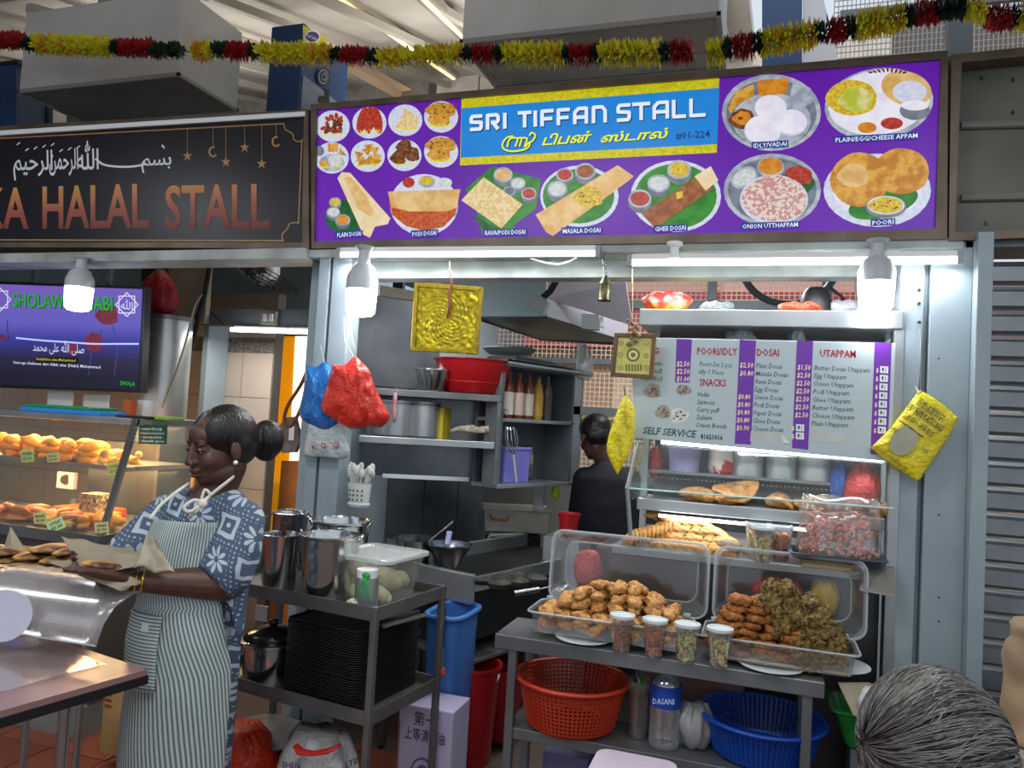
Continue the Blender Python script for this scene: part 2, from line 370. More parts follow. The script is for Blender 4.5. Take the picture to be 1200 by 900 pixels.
# light fitting behind the right duct
g = G(); g.prism([P(604, 104, 3.62), P(890, 76, 3.62), P(890, 90, 3.62), P(604, 118, 3.62)], (0, .1, 0)); g.build('batten_housing', DUCT, label='grey metal batten behind the right-hand duct above the purple sign', cat='fixture')
# roof light battens running up the slope
YL = mat('warm_tube', '#ffe7a8', em=1.6)
def batten(p0, p1, Y0, Y1, label, grp):
    A = P(*p0, Y0); B = P(*p1, Y1); t = thing('ceiling_batten', label, 'light fitting', A, group=grp)
    g = G(); w = Vector((.05, 0, 0)); g.prism([A - w, A + w, B + w, B - w], (0, 0, .05)); g.build('housing', mat('batten_metal', '#9b968d', rough=.4, metal=.4), t)
    g = G(); w = Vector((.012, 0, 0)); d = Vector((0, 0, -.012)); g.prism([A - w + d, A + w + d, B + w + d, B - w + d], (0, 0, .012)); g.build('tube', YL, t)
batten((345, -40), (532, 92), 3.3, 6.0, 'long warm ceiling tube batten nearest the blue machine', 'roof battens')
batten((478, -20), (562, 62), 3.3, 6.0, 'second warm ceiling tube batten, ending behind the right duct', 'roof battens')
g = G(); a = P(405, 78, 5.2); b = P(490, 118, 5.2); g.prism([P(408, 72, 5.2), P(482, 116, 4.4), P(470, 118, 4.4), P(400, 80, 5.2)], (.0, .0, .06)); g.build('steel_channel', mat('warm_steel', '#a98f78', rough=.4, metal=.5), label='brown slanting steel channel seen over the left end of the purple sign', cat='beam')
# blue machines
BLUE = mat('machine_blue', '#1d3a63', '#24446f', rough=.45, sc=3); BGREY = mat('machine_grey', '#7c8496', '#6c7488', rough=.45)
x = P(354, 60, 3.7).x; zt = P(354, 27, 3.7).z
t = thing('vending_cabinet', 'tall dark blue cabinet with grey side, yellow sticker and spiral mark above the signs', 'cabinet', (x - .2, 3.9, 2.9))
g = G(); g.box(x - .22, x, 3.7, 4.2, 2.6, zt); g.build('casing', BLUE, t, bevel=.006)
g = G(); g.box(x, x + .006, 3.72, 4.19, 2.6, zt - .3); g.build('side_panel', BGREY, t)
fs = lambda a, b: Px(a, b, x + .009)
def sidepoly(g, pts, lay=1, m=0): g.add([Px(a, b, x + .006 + .002 * lay) for a, b in pts], [tuple(range(len(pts)))], m)
g = G(); sidepoly(g, [(355, 29), (384, 46), (378, 68), (355, 60)], 1, 0)
import itertools
def sell(g, cx, cy, rx, ry, lay, m, n=20): sidepoly(g, [(cx + rx * math.cos(6.2832 * i / n), cy + ry * math.sin(6.2832 * i / n)) for i in range(n)], lay, m)
sell(g, 366, 43, 9.5, 8, 2, 1); sell(g, 366, 43, 8, 6, 3, 2)
sell(g, 379, 90, 8, 11, 2, 3); sell(g, 379, 90, 6, 9, 3, 4); sell(g, 379.5, 90, 4.5, 7, 4, 3); sell(g, 380, 90, 3, 5, 5, 4); sell(g, 380, 90, 1.8, 3, 6, 3)
sidepoly(g, [(381, 104), (386, 106), (386, 122), (373, 120), (374, 112), (381, 113)], 2, 3)
g.build('sticker', [mat('sticker_yellow', '#c9b92e', rough=.5), WHITEP, mat('sticker_navy', '#2a3570', rough=.5), BLACK, BGREY], t)
text('RyGAN', (359, 42), (373, 49), 4, 3, WHITEP, t, fn=lambda a, b, x=x: Px(a, b, x + .02))
a = P(905, 60, 3.75); t = thing('blue_cabinet', 'dark blue cabinet with white flank above right end of the purple sign', 'cabinet', (a.x + .1, 3.85, 2.9))
g = G(); quad(g, [(893, 90), (893, -20), (940, -30), (940, 82)], 3.75, .25); g.build('casing', BLUE, t)
g = G(); quad(g, [(941, 80), (941, -10), (962, -12), (976, 40), (982, 72)], 3.8, .02); g.build('flank', mat('flank_white', '#b9bcc2', rough=.5), t)
t = thing('blue_box', 'dark blue box behind the left end of the halal sign', 'cabinet', (P(5, 100, 3.4).x, 3.45, 2.9)); g = G(); quad(g, [(-60, 80), (19, 72), (19, 150), (-60, 160)], 3.4, .2); g.build('casing', BLUE, t); g = G(); quad(g, [(-60, 78), (21, 70), (21, 74), (-60, 82)], 3.39, .22); g.build('lid', BLACK, t)
g = G(); quad(g, [(24, 112), (62, 122), (62, 150), (24, 148)], 3.62, .1); g.build('metal_box', STEEL, label='small shiny metal box under the left duct behind the halal sign', cat='box')
# ================= SIGNS
FR = BROWNM
def frame4(g, out, inn, Y, d, m=0):
    for i in range(4):
        j = (i + 1) % 4; quad(g, [out[i], out[j], inn[j], inn[i]], Y, d, m)
sg = thing('stall_sign', 'backlit purple sign with dosai pictures over the main stall', 'sign', (-.7, 3, 2.28))
out = [(364, 122), (1111, 59), (1110, 280), (365, 291)]; inn = [(371, 128), (1103, 69), (1096, 268), (368, 283)]
g = G()
for i in range(4):
    j = (i + 1) % 4; quad(g, [out[i], out[j], inn[j], inn[i]], 2.97, .16, 0)
g.build('frame', FR, sg)
PUR = pr('purple', '#5b14a0', '#6418a8', sc=2, em=.85)
Y = 2.985
g = G(); quad(g, [(369, 126), (1104, 68), (1098, 269), (367, 284)], Y, .01); g.build('light_panel', PUR, sg)
g = G(); quad(g, [(366, 124), (1108, 62), (1106, 278), (366, 289)], Y + .011, .13); g.build('back_box', FR, sg)
g = G(); ppoly(g, [(541, 115), (843, 91), (840, 179), (539, 194)], Y, 1, 0); ppoly(g, [(541, 127), (843, 103), (840.5, 169), (540, 185)], Y, 2, 1)
g.build('banner', [pr('yellow', '#d8cf12', '#b9b20c', sc=90), pr('blue', '#0d7fd6', '#1b8ade', sc=2)], sg)
GL = {'S': [[(1, .08), (.2, .08), (.1, .2), (.1, .45), (.9, .5), (.9, .8), (.8, .92), (0, .92)]], 'R': [[(.1, 1), (.1, .08), (.8, .08), (.9, .2), (.9, .45), (.8, .55), (.35, .55)], [(.5, .55), (.9, 1)]], 'I': [[(.5, 0), (.5, 1)]],
      'T': [[(0, .08), (1, .08)], [(.5, .08), (.5, 1)]], 'F': [[(.1, 1), (.1, .08), (1, .08)], [(.1, .55), (.9, .55)]], 'A': [[(.1, 1), (.1, .3), (.35, .08), (.9, .08), (.9, 1)], [(.1, .6), (.9, .6)]],
      'N': [[(.1, 1), (.1, .08), (.7, .08), (.9, .3), (.9, 1)]], 'L': [[(.1, 0), (.1, .92), (1, .92)]]}
g = G()
LT = [('S', 551, 565.5), ('R', 570, 585.5), ('I', 588.5, 595), ('T', 607, 623), ('I', 624, 631), ('F', 634, 649), ('F', 653, 668), ('A', 672, 689), ('N', 694, 711), ('S', 723, 739), ('T', 741, 762), ('A', 765, 784), ('L', 788, 804), ('L', 808, 827)]
def bl_(x): return 153.5 - (x - 551) * 17 / 276
def ht_(x): return 18 + (x - 551) * 4 / 276
for ch, a, b in LT:
    for st in GL[ch]:
        pts = [(a + (b - a) * u, bl_(a + (b - a) * u) - ht_(a) * (1 - v)) for u, v in st]
        pstroke(g, [(x + 1, y + 1.2) for x, y in pts], 4.6, Y, 3, 1); pstroke(g, pts, 4.2, Y, 4, 0)
g.build('lettering', [pr('white', '#dfe8ff', em=.9), pr('navy', '#123a7a', em=.5)], sg)
TY = pr('lime', '#e4ee1c', em=.9); g = G()
for st in ([(232, 300), (205, 305), (185, 330), (190, 355), (225, 366), (280, 358), (303, 340), (298, 325)], [(205, 347), (216, 312), (250, 310), (240, 345)], [(250, 310), (268, 308), (258, 345)], [(268, 308), (292, 310), (282, 345), (298, 330), (318, 318), (328, 295), (312, 284), (302, 298)]):
    q = catmull([(540 + x / 3.75, 80 + y / 3.75) for x, y in st], 4); pstroke(g, [(x + .8, y + .9) for x, y in q], 2.8, Y, 3, 1); pstroke(g, q, 2, Y, 4.2, 0)
g.build('tamil_letter', [TY, pr('navy', '#123a7a', em=.5)], sg)
for dx, m_, l_ in ((.8, pr('navy', '#123a7a', em=.5), 3), (0, TY, 4.2)):
    text('டிபன்', (635 + dx, 170.5 + dx), (694 + dx, 166 + dx), 11, Y, m_, sg, lay=l_, shear=.35, bold=.025, name='tamil_word')
    text('ஸ்டால்', (704 + dx, 167 + dx), (783 + dx, 161.5 + dx), 10, Y, m_, sg, lay=l_, shear=.35, bold=.025, name='tamil_word')
text('#01-224', (792, 163.5), (832, 161), 8.5, Y, pr('navy', '#123a7a', em=.5), sg, bold=.015)
# pictures of dishes
C = {'plate': pr('plate', '#cdd3ea', '#e2e6f4', em=.75), 'steel': pr('steel', '#9aa3b4', '#c9cfd9', sc=25, em=.7), 'steel2': pr('steel2', '#6f7786', '#9098a8', sc=25, em=.6), 'leaf': pr('leaf', '#1d7a22', '#3f9c2a', sc=30, em=.65), 'leafd': pr('leafd', '#0f5a26', '#1d7a30', sc=30, em=.6),
     'dosa': pr('dosa', '#d9a75a', '#efcf94', sc=22, em=.75, lo=.35, hi=.65), 'dosal': pr('dosal', '#ecd2a0', '#f4e3c0', sc=25, em=.75), 'dosad': pr('dosad', '#8f4f22', '#b9703a', sc=40, em=.65), 'podi': pr('podi', '#b83c18', '#d9742c', sc=60, em=.7), 'rava': pr('rava', '#dfc07a', '#f0dcae', sc=70, em=.75, lo=.45, hi=.55),
     'red': pr('red', '#a62a1c', '#cf4a30', sc=60, em=.7), 'or': pr('orange', '#cf7a16', '#e69a2c', sc=40, em=.75), 'yel': pr('curry', '#c9a416', '#ead14a', sc=90, em=.75), 'white': pr('chutney', '#dfe3e6', '#b9c8bd', sc=90, em=.75), 'idli': pr('idli', '#e3def0', '#f1eef7', sc=20, em=.8), 'gold': pr('gold', '#bf7c1c', '#e8b04c', sc=30, em=.75),
     'brown': pr('brown', '#5a2c16', '#9a5a32', sc=80, em=.6), 'golden': pr('golden', '#b97a1a', '#dfae42', sc=70, em=.7), 'label': pr('label_blue', '#16328c', em=.7), 'egg': pr('egg', '#b9c234', '#e9dca0', sc=30, em=.75), 'pink': pr('utt', '#c98f86', '#efe3de', sc=90, em=.75, lo=.45, hi=.55), 'slip': pr('slip', '#e6e21c', em=.8)}
CK = list(C); CM = [C[k] for k in CK]
def E_(g, k, cx, cy, rx, ry, lay=1, **kw): pell(g, cx, cy, rx, ry, Y, lay, CK.index(k), **kw)
def Q_(g, k, pts, lay=1): ppoly(g, pts, Y, lay, CK.index(k))
def pic(g, label=None): g.build('dish_picture', CM, sg, label=label)
def dlab(s, x0, x1, y0, y1): # blue caption box
    g_ = G(); Q_(g_, 'label', [(x0, y0), (x1, y1), (x1, y1 + 8), (x0, y0 + 8)], 9); g_.build('caption', CM, sg)
    text(s, (x0 + 2, y0 + 7), (x1 - 2, y1 + 6.5), 5.4, Y, pr('white', '#dfe8ff'), sg, lay=10, bold=.01, name='caption_text')
snack = [(390, 148, 'brown'), (433, 144, 'red'), (475, 141, 'rava'), (517, 137, 'golden'), (389, 185, 'white'), (431, 183, 'gold'), (474, 182, 'brown'), (517, 178, 'golden')]
names = ['Idiyappam', 'Urdu Vadai', 'Curry Puff', 'Masala Vadai', 'Sambar Vadai', 'Samosa', 'Onion Bonda', 'Methu Vadai']
names[0] = 'Jalebi Pakoda'
for i, (cx, cy, k) in enumerate(snack):
    g = G(); E_(g, 'plate', cx, cy, 20, 18.5, 1); rd = random.Random(i)
    if i == 0:
        for j in range(26): E_(g, 'red' if j % 2 else 'brown', cx + rd.uniform(-13, 13), cy - 2 + rd.uniform(-10, 9), 4, 2.4, 2 + j * .1, rot=rd.uniform(0, 180), n=8)
    elif i == 1:
        for dx, r in ((-8, 15), (0, 5), (9, -12)): E_(g, 'red', cx + dx, cy - 3, 6, 16, 2 + (dx + 9) * .05, rot=r)
    elif i == 2:
        for a_, b_ in (((-12, 8), (2, -14)), ((-3, -16), (15, -4)), ((0, -2), (14, 10))): Q_(g, 'rava', [(cx + a_[0], cy + a_[1]), (cx + b_[0], cy + b_[1]), (cx + 15, cy), (cx + 5, cy + 13)], 2 + .3 * (a_[0] + 12) / 4)
    elif i in (3, 7):
        E_(g, 'golden', cx, cy - 8, 18, 9, 2, wob=.04); E_(g, 'gold', cx - 2, cy + 3, 13, 9, 3, wob=.06)
        for j in range(9): E_(g, 'brown', cx + rd.uniform(-13, 13), cy - 5 + rd.uniform(-8, 8), 1.3, 1, 4, n=6)
    elif i == 4:
        Q_(g, 'gold', [(cx - 5, cy - 17), (cx + 8, cy - 17), (cx + 7, cy - 7), (cx - 4, cy - 7)], 2); Q_(g, 'golden', [(cx + 9, cy - 12), (cx + 18, cy - 2), (cx + 8, cy - 4)], 2); E_(g, 'steel', cx, cy + 6, 15, 10, 2); E_(g, 'white', cx + 4, cy + 3, 8, 7, 3); E_(g, 'gold', cx - 9, cy + 7, 5, 4, 4); E_(g, 'steel2', cx - 14, cy - 8, 5, 6, 2)
    elif i == 5:
        for j in range(13):
            a_ = rd.uniform(-11, 11), rd.uniform(-11, 9); t_ = rd.uniform(0, 6.28); Q_(g, 'gold' if j % 2 else 'golden', [(cx + a_[0] + 7 * math.cos(t_ + q), cy + a_[1] + 6 * math.sin(t_ + q)) for q in (0, 2.1, 4.2)], 2 + j * .12)
    else:
        for dx, dy in ((0, -10), (-7, 3), (9, -1)):
            E_(g, 'brown', cx + dx, cy + dy, 9, 8.5, 2 + dx * .03, wob=.08)
            for j in range(6): E_(g, 'dosad', cx + dx + rd.uniform(-6, 6), cy + dy + rd.uniform(-6, 6), 2, 1.2, 3.4, n=6, rot=rd.uniform(0, 90))
    pic(g); text(names[i], (cx - 13, cy + 13), (cx + 13, cy + 11.5), 4, Y, pr('slip', '#e6e21c'), sg, lay=8, bold=.02, name='caption_text')
def bowls(g, L, lay=4):
    for k, cx, cy, r in L: E_(g, 'steel2', cx, cy + r * .25, r * 1.02, r * 1.0, lay); E_(g, 'steel', cx, cy, r, r * .8, lay + .6); E_(g, k, cx, cy, r * .82, r * .62, lay + 1.2)
g = G(); E_(g, 'leafd', 404, 254, 23, 20, 1); bowls(g, [('yel', 393, 237, 7), ('white', 391, 249, 8), ('or', 402, 258, 8.5)])
Q_(g, 'dosal', [(396, 209), (401, 202), (411, 203), (458, 256), (455, 263), (440, 266), (434, 279), (426, 275), (420, 262)], 7); Q_(g, 'dosa', [(404, 209), (411, 207), (430, 230), (440, 250), (436, 255), (420, 245)], 8); Q_(g, 'dosal', [(432, 262), (440, 259), (436, 276), (429, 274)], 8.5); pic(g)
g = G(); E_(g, 'plate', 497, 240, 40, 36, 1); E_(g, 'red', 479, 214, 7, 6, 3); E_(g, 'steel', 500, 213, 10, 7, 2.5); E_(g, 'yel', 500, 212, 8.5, 5, 3); E_(g, 'white', 521, 214, 9, 5.5, 3)
Q_(g, 'podi', [(456, 235), (538, 235), (534, 252), (520, 266), (498, 271), (476, 265), (460, 252)], 5); Q_(g, 'dosa', [(455, 225), (540, 222), (536, 243), (525, 248), (480, 248), (459, 243)], 7); pic(g)
g = G(); Q_(g, 'leaf', [(545, 222), (577, 195), (634, 210), (628, 245), (604, 262), (598, 276), (565, 274), (558, 245)], 1); Q_(g, 'leafd', [(552, 250), (572, 262), (590, 270), (570, 276)], 2)
bowls(g, [('dosa', 590, 205, 11), ('white', 607, 215, 9), ('steel2', 597, 224, 7), ('red', 620, 227, 9)])
Q_(g, 'rava', [(541, 235), (567, 208), (613, 240), (588, 268)], 7); pic(g)
g = G(); E_(g, 'plate', 679, 230, 46, 36, 1); E_(g, 'leaf', 678, 230, 42, 32, 2); bowls(g, [('red', 662, 205, 10), ('dosad', 686, 201, 12), ('white', 653, 222, 12)])
Q_(g, 'dosa', [(628, 252), (724, 194), (743, 207), (736, 213), (648, 277), (640, 272)], 7); E_(g, 'yel', 690, 231, 17, 12, 8, wob=.07)
for i in range(10): E_(g, 'leafd' if i % 2 else 'red', 690 + random.uniform(-12, 12), 231 + random.uniform(-8, 8), 1.5, 1, 9, n=6)
pic(g)
g = G(); E_(g, 'plate', 792, 230, 53, 42, 1); E_(g, 'leaf', 792, 230, 48, 38, 2); bowls(g, [('yel', 796, 199, 14), ('white', 772, 215, 13), ('red', 750, 233, 13.5)])
Q_(g, 'dosad', [(752, 251), (822, 203), (835, 222), (768, 268)], 7); Q_(g, 'dosal', [(814, 207), (833, 195), (842, 212), (827, 224)], 7.5); Q_(g, 'yel', [(792, 226), (800, 224), (801, 232), (793, 234)], 8); pic(g)
g = G(); E_(g, 'steel', 904, 132, 58, 45, 1); E_(g, 'steel2', 904, 133, 53, 40, 2); E_(g, 'steel', 904, 141, 46, 32, 3)
Q_(g, 'or', [(887, 95), (925, 92), (921, 110), (889, 113)], 4); Q_(g, 'gold', [(853, 128), (862, 108), (883, 99), (884, 113), (866, 122), (856, 133)], 4); Q_(g, 'steel', [(930, 92), (950, 104), (956, 118), (943, 126), (926, 112)], 4)
for a_, b_, c_ in ((903, 126, 18), (927, 143, 18), (894, 152, 21)): E_(g, 'plate', a_, b_ + 1, c_ + 1, c_ * .8 + 1, 5); E_(g, 'idli', a_, b_, c_, c_ * .78, 5.6 + (b_ - 120) * .03)
E_(g, 'brown', 870, 140, 15, 12, 5, wob=.05); E_(g, 'or', 870, 139, 11, 8, 6, wob=.08); E_(g, 'brown', 868, 139, 3, 2, 7); pic(g)
g = G(); E_(g, 'steel', 1030, 122, 64, 42, 1, rot=-8); E_(g, 'idli', 1030, 120, 60, 38, 2, rot=-8); E_(g, 'dosa', 1062, 104, 30, 20, 4, rot=15); E_(g, 'plate', 1066, 108, 20, 13, 5)
E_(g, 'yel', 998, 115, 30, 21, 4, wob=.02); E_(g, 'egg', 1003, 117, 20, 14, 5, wob=.04); E_(g, 'steel2', 1072, 130, 18, 11, 5); E_(g, 'idli', 1072, 124, 16, 6, 6); E_(g, 'red', 1045, 145, 13, 7, 5); E_(g, 'or', 1016, 150, 11, 6.5, 5)
for i in range(9): E_(g, 'brown', 1020 + i * 5, 82 + abs(i - 4) * .8, 3, 1.4, 5, n=6, rot=i * 20)
pic(g)
g = G(); E_(g, 'steel', 905, 223, 57, 43, 1); E_(g, 'steel2', 905, 223, 52, 38, 2); E_(g, 'leafd', 912, 222, 44, 16, 3, rot=-12); E_(g, 'plate', 907, 234, 40, 29, 4); E_(g, 'pink', 908, 233, 38, 27, 5, wob=.015)
E_(g, 'steel', 903, 196, 16, 12, 4); E_(g, 'or', 903, 195, 14, 10, 5); E_(g, 'steel', 872, 208, 17, 12, 3.4, rot=-25); E_(g, 'white', 872, 208, 14, 9, 4, rot=-25); E_(g, 'red', 937, 205, 16, 10, 5, wob=.06, rot=15); pic(g)
g = G(); E_(g, 'plate', 1028, 223, 63, 43, 1); E_(g, 'idli', 1028, 223, 52, 33, 2); E_(g, 'leaf', 1035, 238, 42, 17, 3, rot=-15); E_(g, 'gold', 1056, 201, 33, 27, 4, wob=.012); E_(g, 'gold', 1007, 211, 34, 32, 5.5, wob=.012); E_(g, 'dosa', 1000, 206, 18, 14, 6.2, wob=.05)
E_(g, 'steel2', 1038, 243, 24, 13, 7); E_(g, 'plate', 1038, 241, 22, 11, 8); E_(g, 'yel', 1038, 241, 20, 9.5, 8.8, wob=.04)
for i in range(8): E_(g, 'leafd' if i % 2 else 'red', 1038 + random.uniform(-14, 14), 241 + random.uniform(-6, 6), 1.6, 1.1, 9.4, n=6)
pic(g)
for s, a_, b_, c_, d_ in [('PLAIN DOSAI', 394, 426, 271.5, 270), ('PODI DOSAI', 482, 514, 270.5, 269), ('RAVA/PODI DOSAI', 567, 618, 269, 268), ('MASALA DOSAI', 658, 706, 267, 266), ('GHEE DOSAI', 766, 806, 264.5, 263), ('IDLY/VADAI', 881, 924, 167, 165), ('PLAIN/EGG/CHEESE APPAM', 977, 1077, 160.5, 155.5), ('ONION UTTHAPPAM', 868, 937, 261.5, 259.5), ('POORI', 1020, 1049, 257.5, 256)]: dlab(s, a_, b_, c_, d_)
# dark halal sign
hs = thing('halal_stall_sign', 'dark stall sign with gold lettering and white Arabic script over the left stall', 'sign', (-3.2, 3, 2.28))
out = [(-120, 154), (361, 128), (362, 291), (-120, 289)]; inn = [(-112, 167), (356, 137), (354, 284), (-112, 284)]
g = G()
for i in range(4): j = (i + 1) % 4; quad(g, [out[i], out[j], inn[j], inn[i]], 2.97, .14)
g.build('frame', FR, hs)
DK = mat('sign_dark', '#1c1a22', '#221f27', rough=.35, sc=3)
g = G(); quad(g, [(-115, 162), (358, 132), (356, 287), (-115, 287)], Y, .1); g.build('panel', DK, hs)
g = G(); quad(g, [(-110, 160), (357, 130.5), (357, 135.5), (-110, 165)], 2.965, .03); g.build('reflection_strip', mat('strip_reflection', '#c9cfd4', em=.25), hs)  # light reflected along the sign's top, painted as a faintly glowing strip
GOLD = mat('sign_gold', '#a98552', em=.12); ARW = mat('sign_white', '#d8dae0', em=.15)
g = G()
pstroke(g, [(-110, 168), (333, 145)], 1.4, Y, 3); pstroke(g, [(-110, 281), (333, 282)], 1.4, Y, 3); pstroke(g, [(354, 165), (350, 262)], 1.2, Y, 3)
for st in ([(333, 145), (335, 152), (343, 157), (345, 164), (352, 166), (355, 163)], [(332, 283), (331, 275), (337, 268), (340, 262), (348, 261), (351, 262)]): pstroke(g, catmull(st), 1.2, Y, 3)
for x, y0, y1, k in ((220, 142, 183, 's'), (250, 141, 178, 'm'), (265, 140, 190, 's'), (287, 139, 173, 's'), (307, 138, 192, 's'), (324, 137, 166, 'm')):
    pstroke(g, [(x, y0 + 8), (x, y1 - 4)], .5, Y, 3)
    if k == 's':
        pts = []
        for i in range(10): r = 6 if i % 2 == 0 else 2.2; t_ = -math.pi / 2 + i * math.pi / 5; pts.append((x + r * math.cos(t_), y1 + r * 1.1 * math.sin(t_)))
        c0 = (x, y1)
        for i in range(10): ppoly(g, [c0, pts[i], pts[(i + 1) % 10]], Y, 3)
    else:
        pstroke(g, [(x + 4.5 * math.cos(t_), y1 + 5.5 * math.sin(t_)) for t_ in [(.6 + i * .5) for i in range(10)]], 2, Y, 3)
g.build('gold_ornament', GOLD, hs)
GRAD = bpy.data.materials.new('gold_to_red_letters'); GRAD.use_nodes = True; nt = GRAD.node_tree
tcn = nt.nodes.new('ShaderNodeTexCoord'); sp = nt.nodes.new('ShaderNodeSeparateXYZ'); cr = nt.nodes.new('ShaderNodeValToRGB')
nt.links.new(tcn.outputs['Generated'], sp.inputs[0]); nt.links.new(sp.outputs['Z'], cr.inputs[0]); nt.links.new(cr.outputs[0], nt.nodes['Principled BSDF'].inputs['Base Color']); nt.links.new(cr.outputs[0], nt.nodes['Principled BSDF'].inputs['Emission Color']); nt.nodes['Principled BSDF'].inputs['Emission Strength'].default_value = .13
cr.color_ramp.elements[0].color = (*lin('#5e2626'), 1); cr.color_ramp.elements[1].color = (*lin('#c79252'), 1); e_ = cr.color_ramp.elements.new(.5); e_.color = (*lin('#9a5440'), 1)
text('HALAL', (50, 267), (175, 266), 50, Y, GRAD, hs, bold=.02, name='gold_lettering'); text('STALL', (194, 267), (316, 267), 51, Y, GRAD, hs, bold=.02, name='gold_lettering'); text('KA', (-20, 267), (34, 267), 48, Y, GRAD, hs, bold=.02, name='gold_lettering')
AR = ['\ufef1\ufea3\ufeae\ufedf\ufe8d', '\ufee5\ufee4\ufea3\ufeae\ufedf\ufe8d', '\ufdf2', '\ufee1\ufeb4\ufe91']
def rev(s): return s
text('\ufee2\ufef4\ufea3\ufeae\ufedf\ufe8d', (16, 199), (62, 199), 23, Y, ARW, hs, bold=.01, name='arabic_script')
text('\ufee6\ufee4\ufea3\ufeae\ufedf\ufe8d', (58, 198), (92, 198), 24, Y, ARW, hs, bold=.01, name='arabic_script')
text('\ufdf2', (90, 199), (116, 198), 24, Y, ARW, hs, bold=.01, name='arabic_script')
text('\ufee2\ufeb4\ufe91', (166, 194), (201, 193), 16, Y, ARW, hs, bold=.01, name='arabic_script')
g = G(); pstroke(g, catmull([(112, 186), (122, 193), (140, 195.5), (158, 195), (172, 192)]), 2.4, Y, 3)
for i in range(9): pstroke(g, [(20 + i * 10, 170 + (i * 7) % 9), (24 + i * 10, 167 + (i * 7) % 9)], 1.3, Y, 3)
pstroke(g, [(190, 170), (193, 174)], 2, Y, 3); g.build('arabic_script', ARW, hs)
# blank dirty panel on the right
t = thing('blank_sign_box', 'empty grimy grey sign box with brown frame right of the purple sign', 'sign', (.9, 3, 2.3))
out = [(1115, 64), (1290, 46), (1290, 275), (1112, 282)]; inn = [(1127, 73), (1280, 58), (1280, 266), (1119, 272)]; g = G()
for i in range(4): j = (i + 1) % 4; quad(g, [out[i], out[j], inn[j], inn[i]], 2.97, .14)
g.build('frame', FR, t)
g = G(); quad(g, [(1120, 70), (1285, 54), (1285, 268), (1116, 276)], 3.05, .02); g.build('back_panel', mat('grimy_panel', '#6c6d62', '#55564c', rough=.5, sc=3), t)
for y0 in (147, 232): g = G(); g.path([P(1126, y0, 3.04), P(1285, y0 - 4, 3.04)], .014, 8); g.build('inner_rail', mat('rail_grey', '#7d7e75', rough=.4), t)
g = G()
for x_, y_ in ((1150, 92), (1187, 94), (1187, 132), (1155, 262)): pell(g, x_, y_, 2, 3, 3.048, 1, 0, n=8)
g.build('screw_hole', BLACK, t)
# ================= KITCHEN INSIDE THE STALL
FW = CR.to_3x3() @ Vector((0, 0, -1))
def rad(px, py, w, Y):
    zc = (P(px, py, Y) - O0).dot(FW); return w / 2 * zc / 900 * math.cos(math.atan(abs(px - 600) / 900))
def obx(g, o, ang, w, d, z0, z1, m=0):
    M = Matrix.Translation((o[0], o[1], 0)) @ Matrix.Rotation(ang, 4, 'Z'); return g.box(0, w, 0, d, z0, z1, m, M)
def edge(pl, Yl, pr, Yr):
    a = P(*pl, Yl); b = P(*pr, Yr); return a, b, (a.z + b.z) / 2, math.atan2(b.y - a.y, b.x - a.x), math.hypot(b.x - a.x, b.y - a.y)
GW = mat('grimy_steel_panel', '#83868a', '#505458', rough=.32, metal=.45, sc=2.2, bump=.1, bsc=4)
# wall panels along the left side
a, b, z, an, L = edge((412, 500), 3.72, (610, 500), 4.95)
kw = G(); obx(kw, (a.x, a.y), an, L, .03, 0, 1.85); kwall = struct(kw, 'wall_kitchen_side', mat('seam_dark', '#2b2d2f', rough=.5, metal=.5))
for i in range(5):
    for (z0, z1) in ((.02, 1.19), (1.2, 1.5), (1.505, 1.84)):
        g = G(); M = Matrix.Translation((a.x, a.y, 0)) @ Matrix.Rotation(an, 4, 'Z'); g.box(i * L / 5 + .004, (i + 1) * L / 5 - .004, -.006, 0, z0, z1, 0, M); g.build('panel', GW, kwall)
# open wall shelf
SHELFM = STEELD
ws = thing('wall_shelf', 'long open stainless wall shelf holding pots, below the gold embossed picture', 'shelf', P(500, 515, 3.7))
a, b, z, an, L = edge((430, 451), 3.42, (588, 466), 3.72); SZ1 = z; n_ = Vector((-math.sin(an), math.cos(an), 0)); u_ = Vector((math.cos(an), math.sin(an), 0)); SA = Vector((a.x, a.y, 0))
def on_shelf(u, d, z): return SA + u_ * u + n_ * d + Vector((0, 0, z))
g = G(); obx(g, (a.x, a.y), an, L, .26, z - .035, z); g.build('top_board', STEELD, ws, bevel=.003)
zz = (P(425, 513, 3.42).z + P(585, 516, 3.72).z) / 2; SZ2 = zz
g = G(); obx(g, (a.x - .02, a.y - .01), an, L, .26, zz - .035, zz); g.build('lower_board', STEEL, ws, bevel=.003)
zb_ = (P(450, 566, 3.42).z + P(550, 563, 3.72).z) / 2
g = G(); p = on_shelf(L - .02, 0, 0); obx(g, (p.x, p.y), an, .02, .24, zb_, SZ1 - .036); g.build('end_panel', STEELD, ws)
g = G(); p = on_shelf(0, .262, 0); obx(g, (p.x, p.y), an, L, .01, zb_, SZ1); g.build('back_panel', GW, ws)
g = G(); p = on_shelf(.1, .245, 0); obx(g, (p.x, p.y), an, L - .12, .015, zb_ - .01, zb_ + .012); g.build('lower_rail', STEELS, ws)
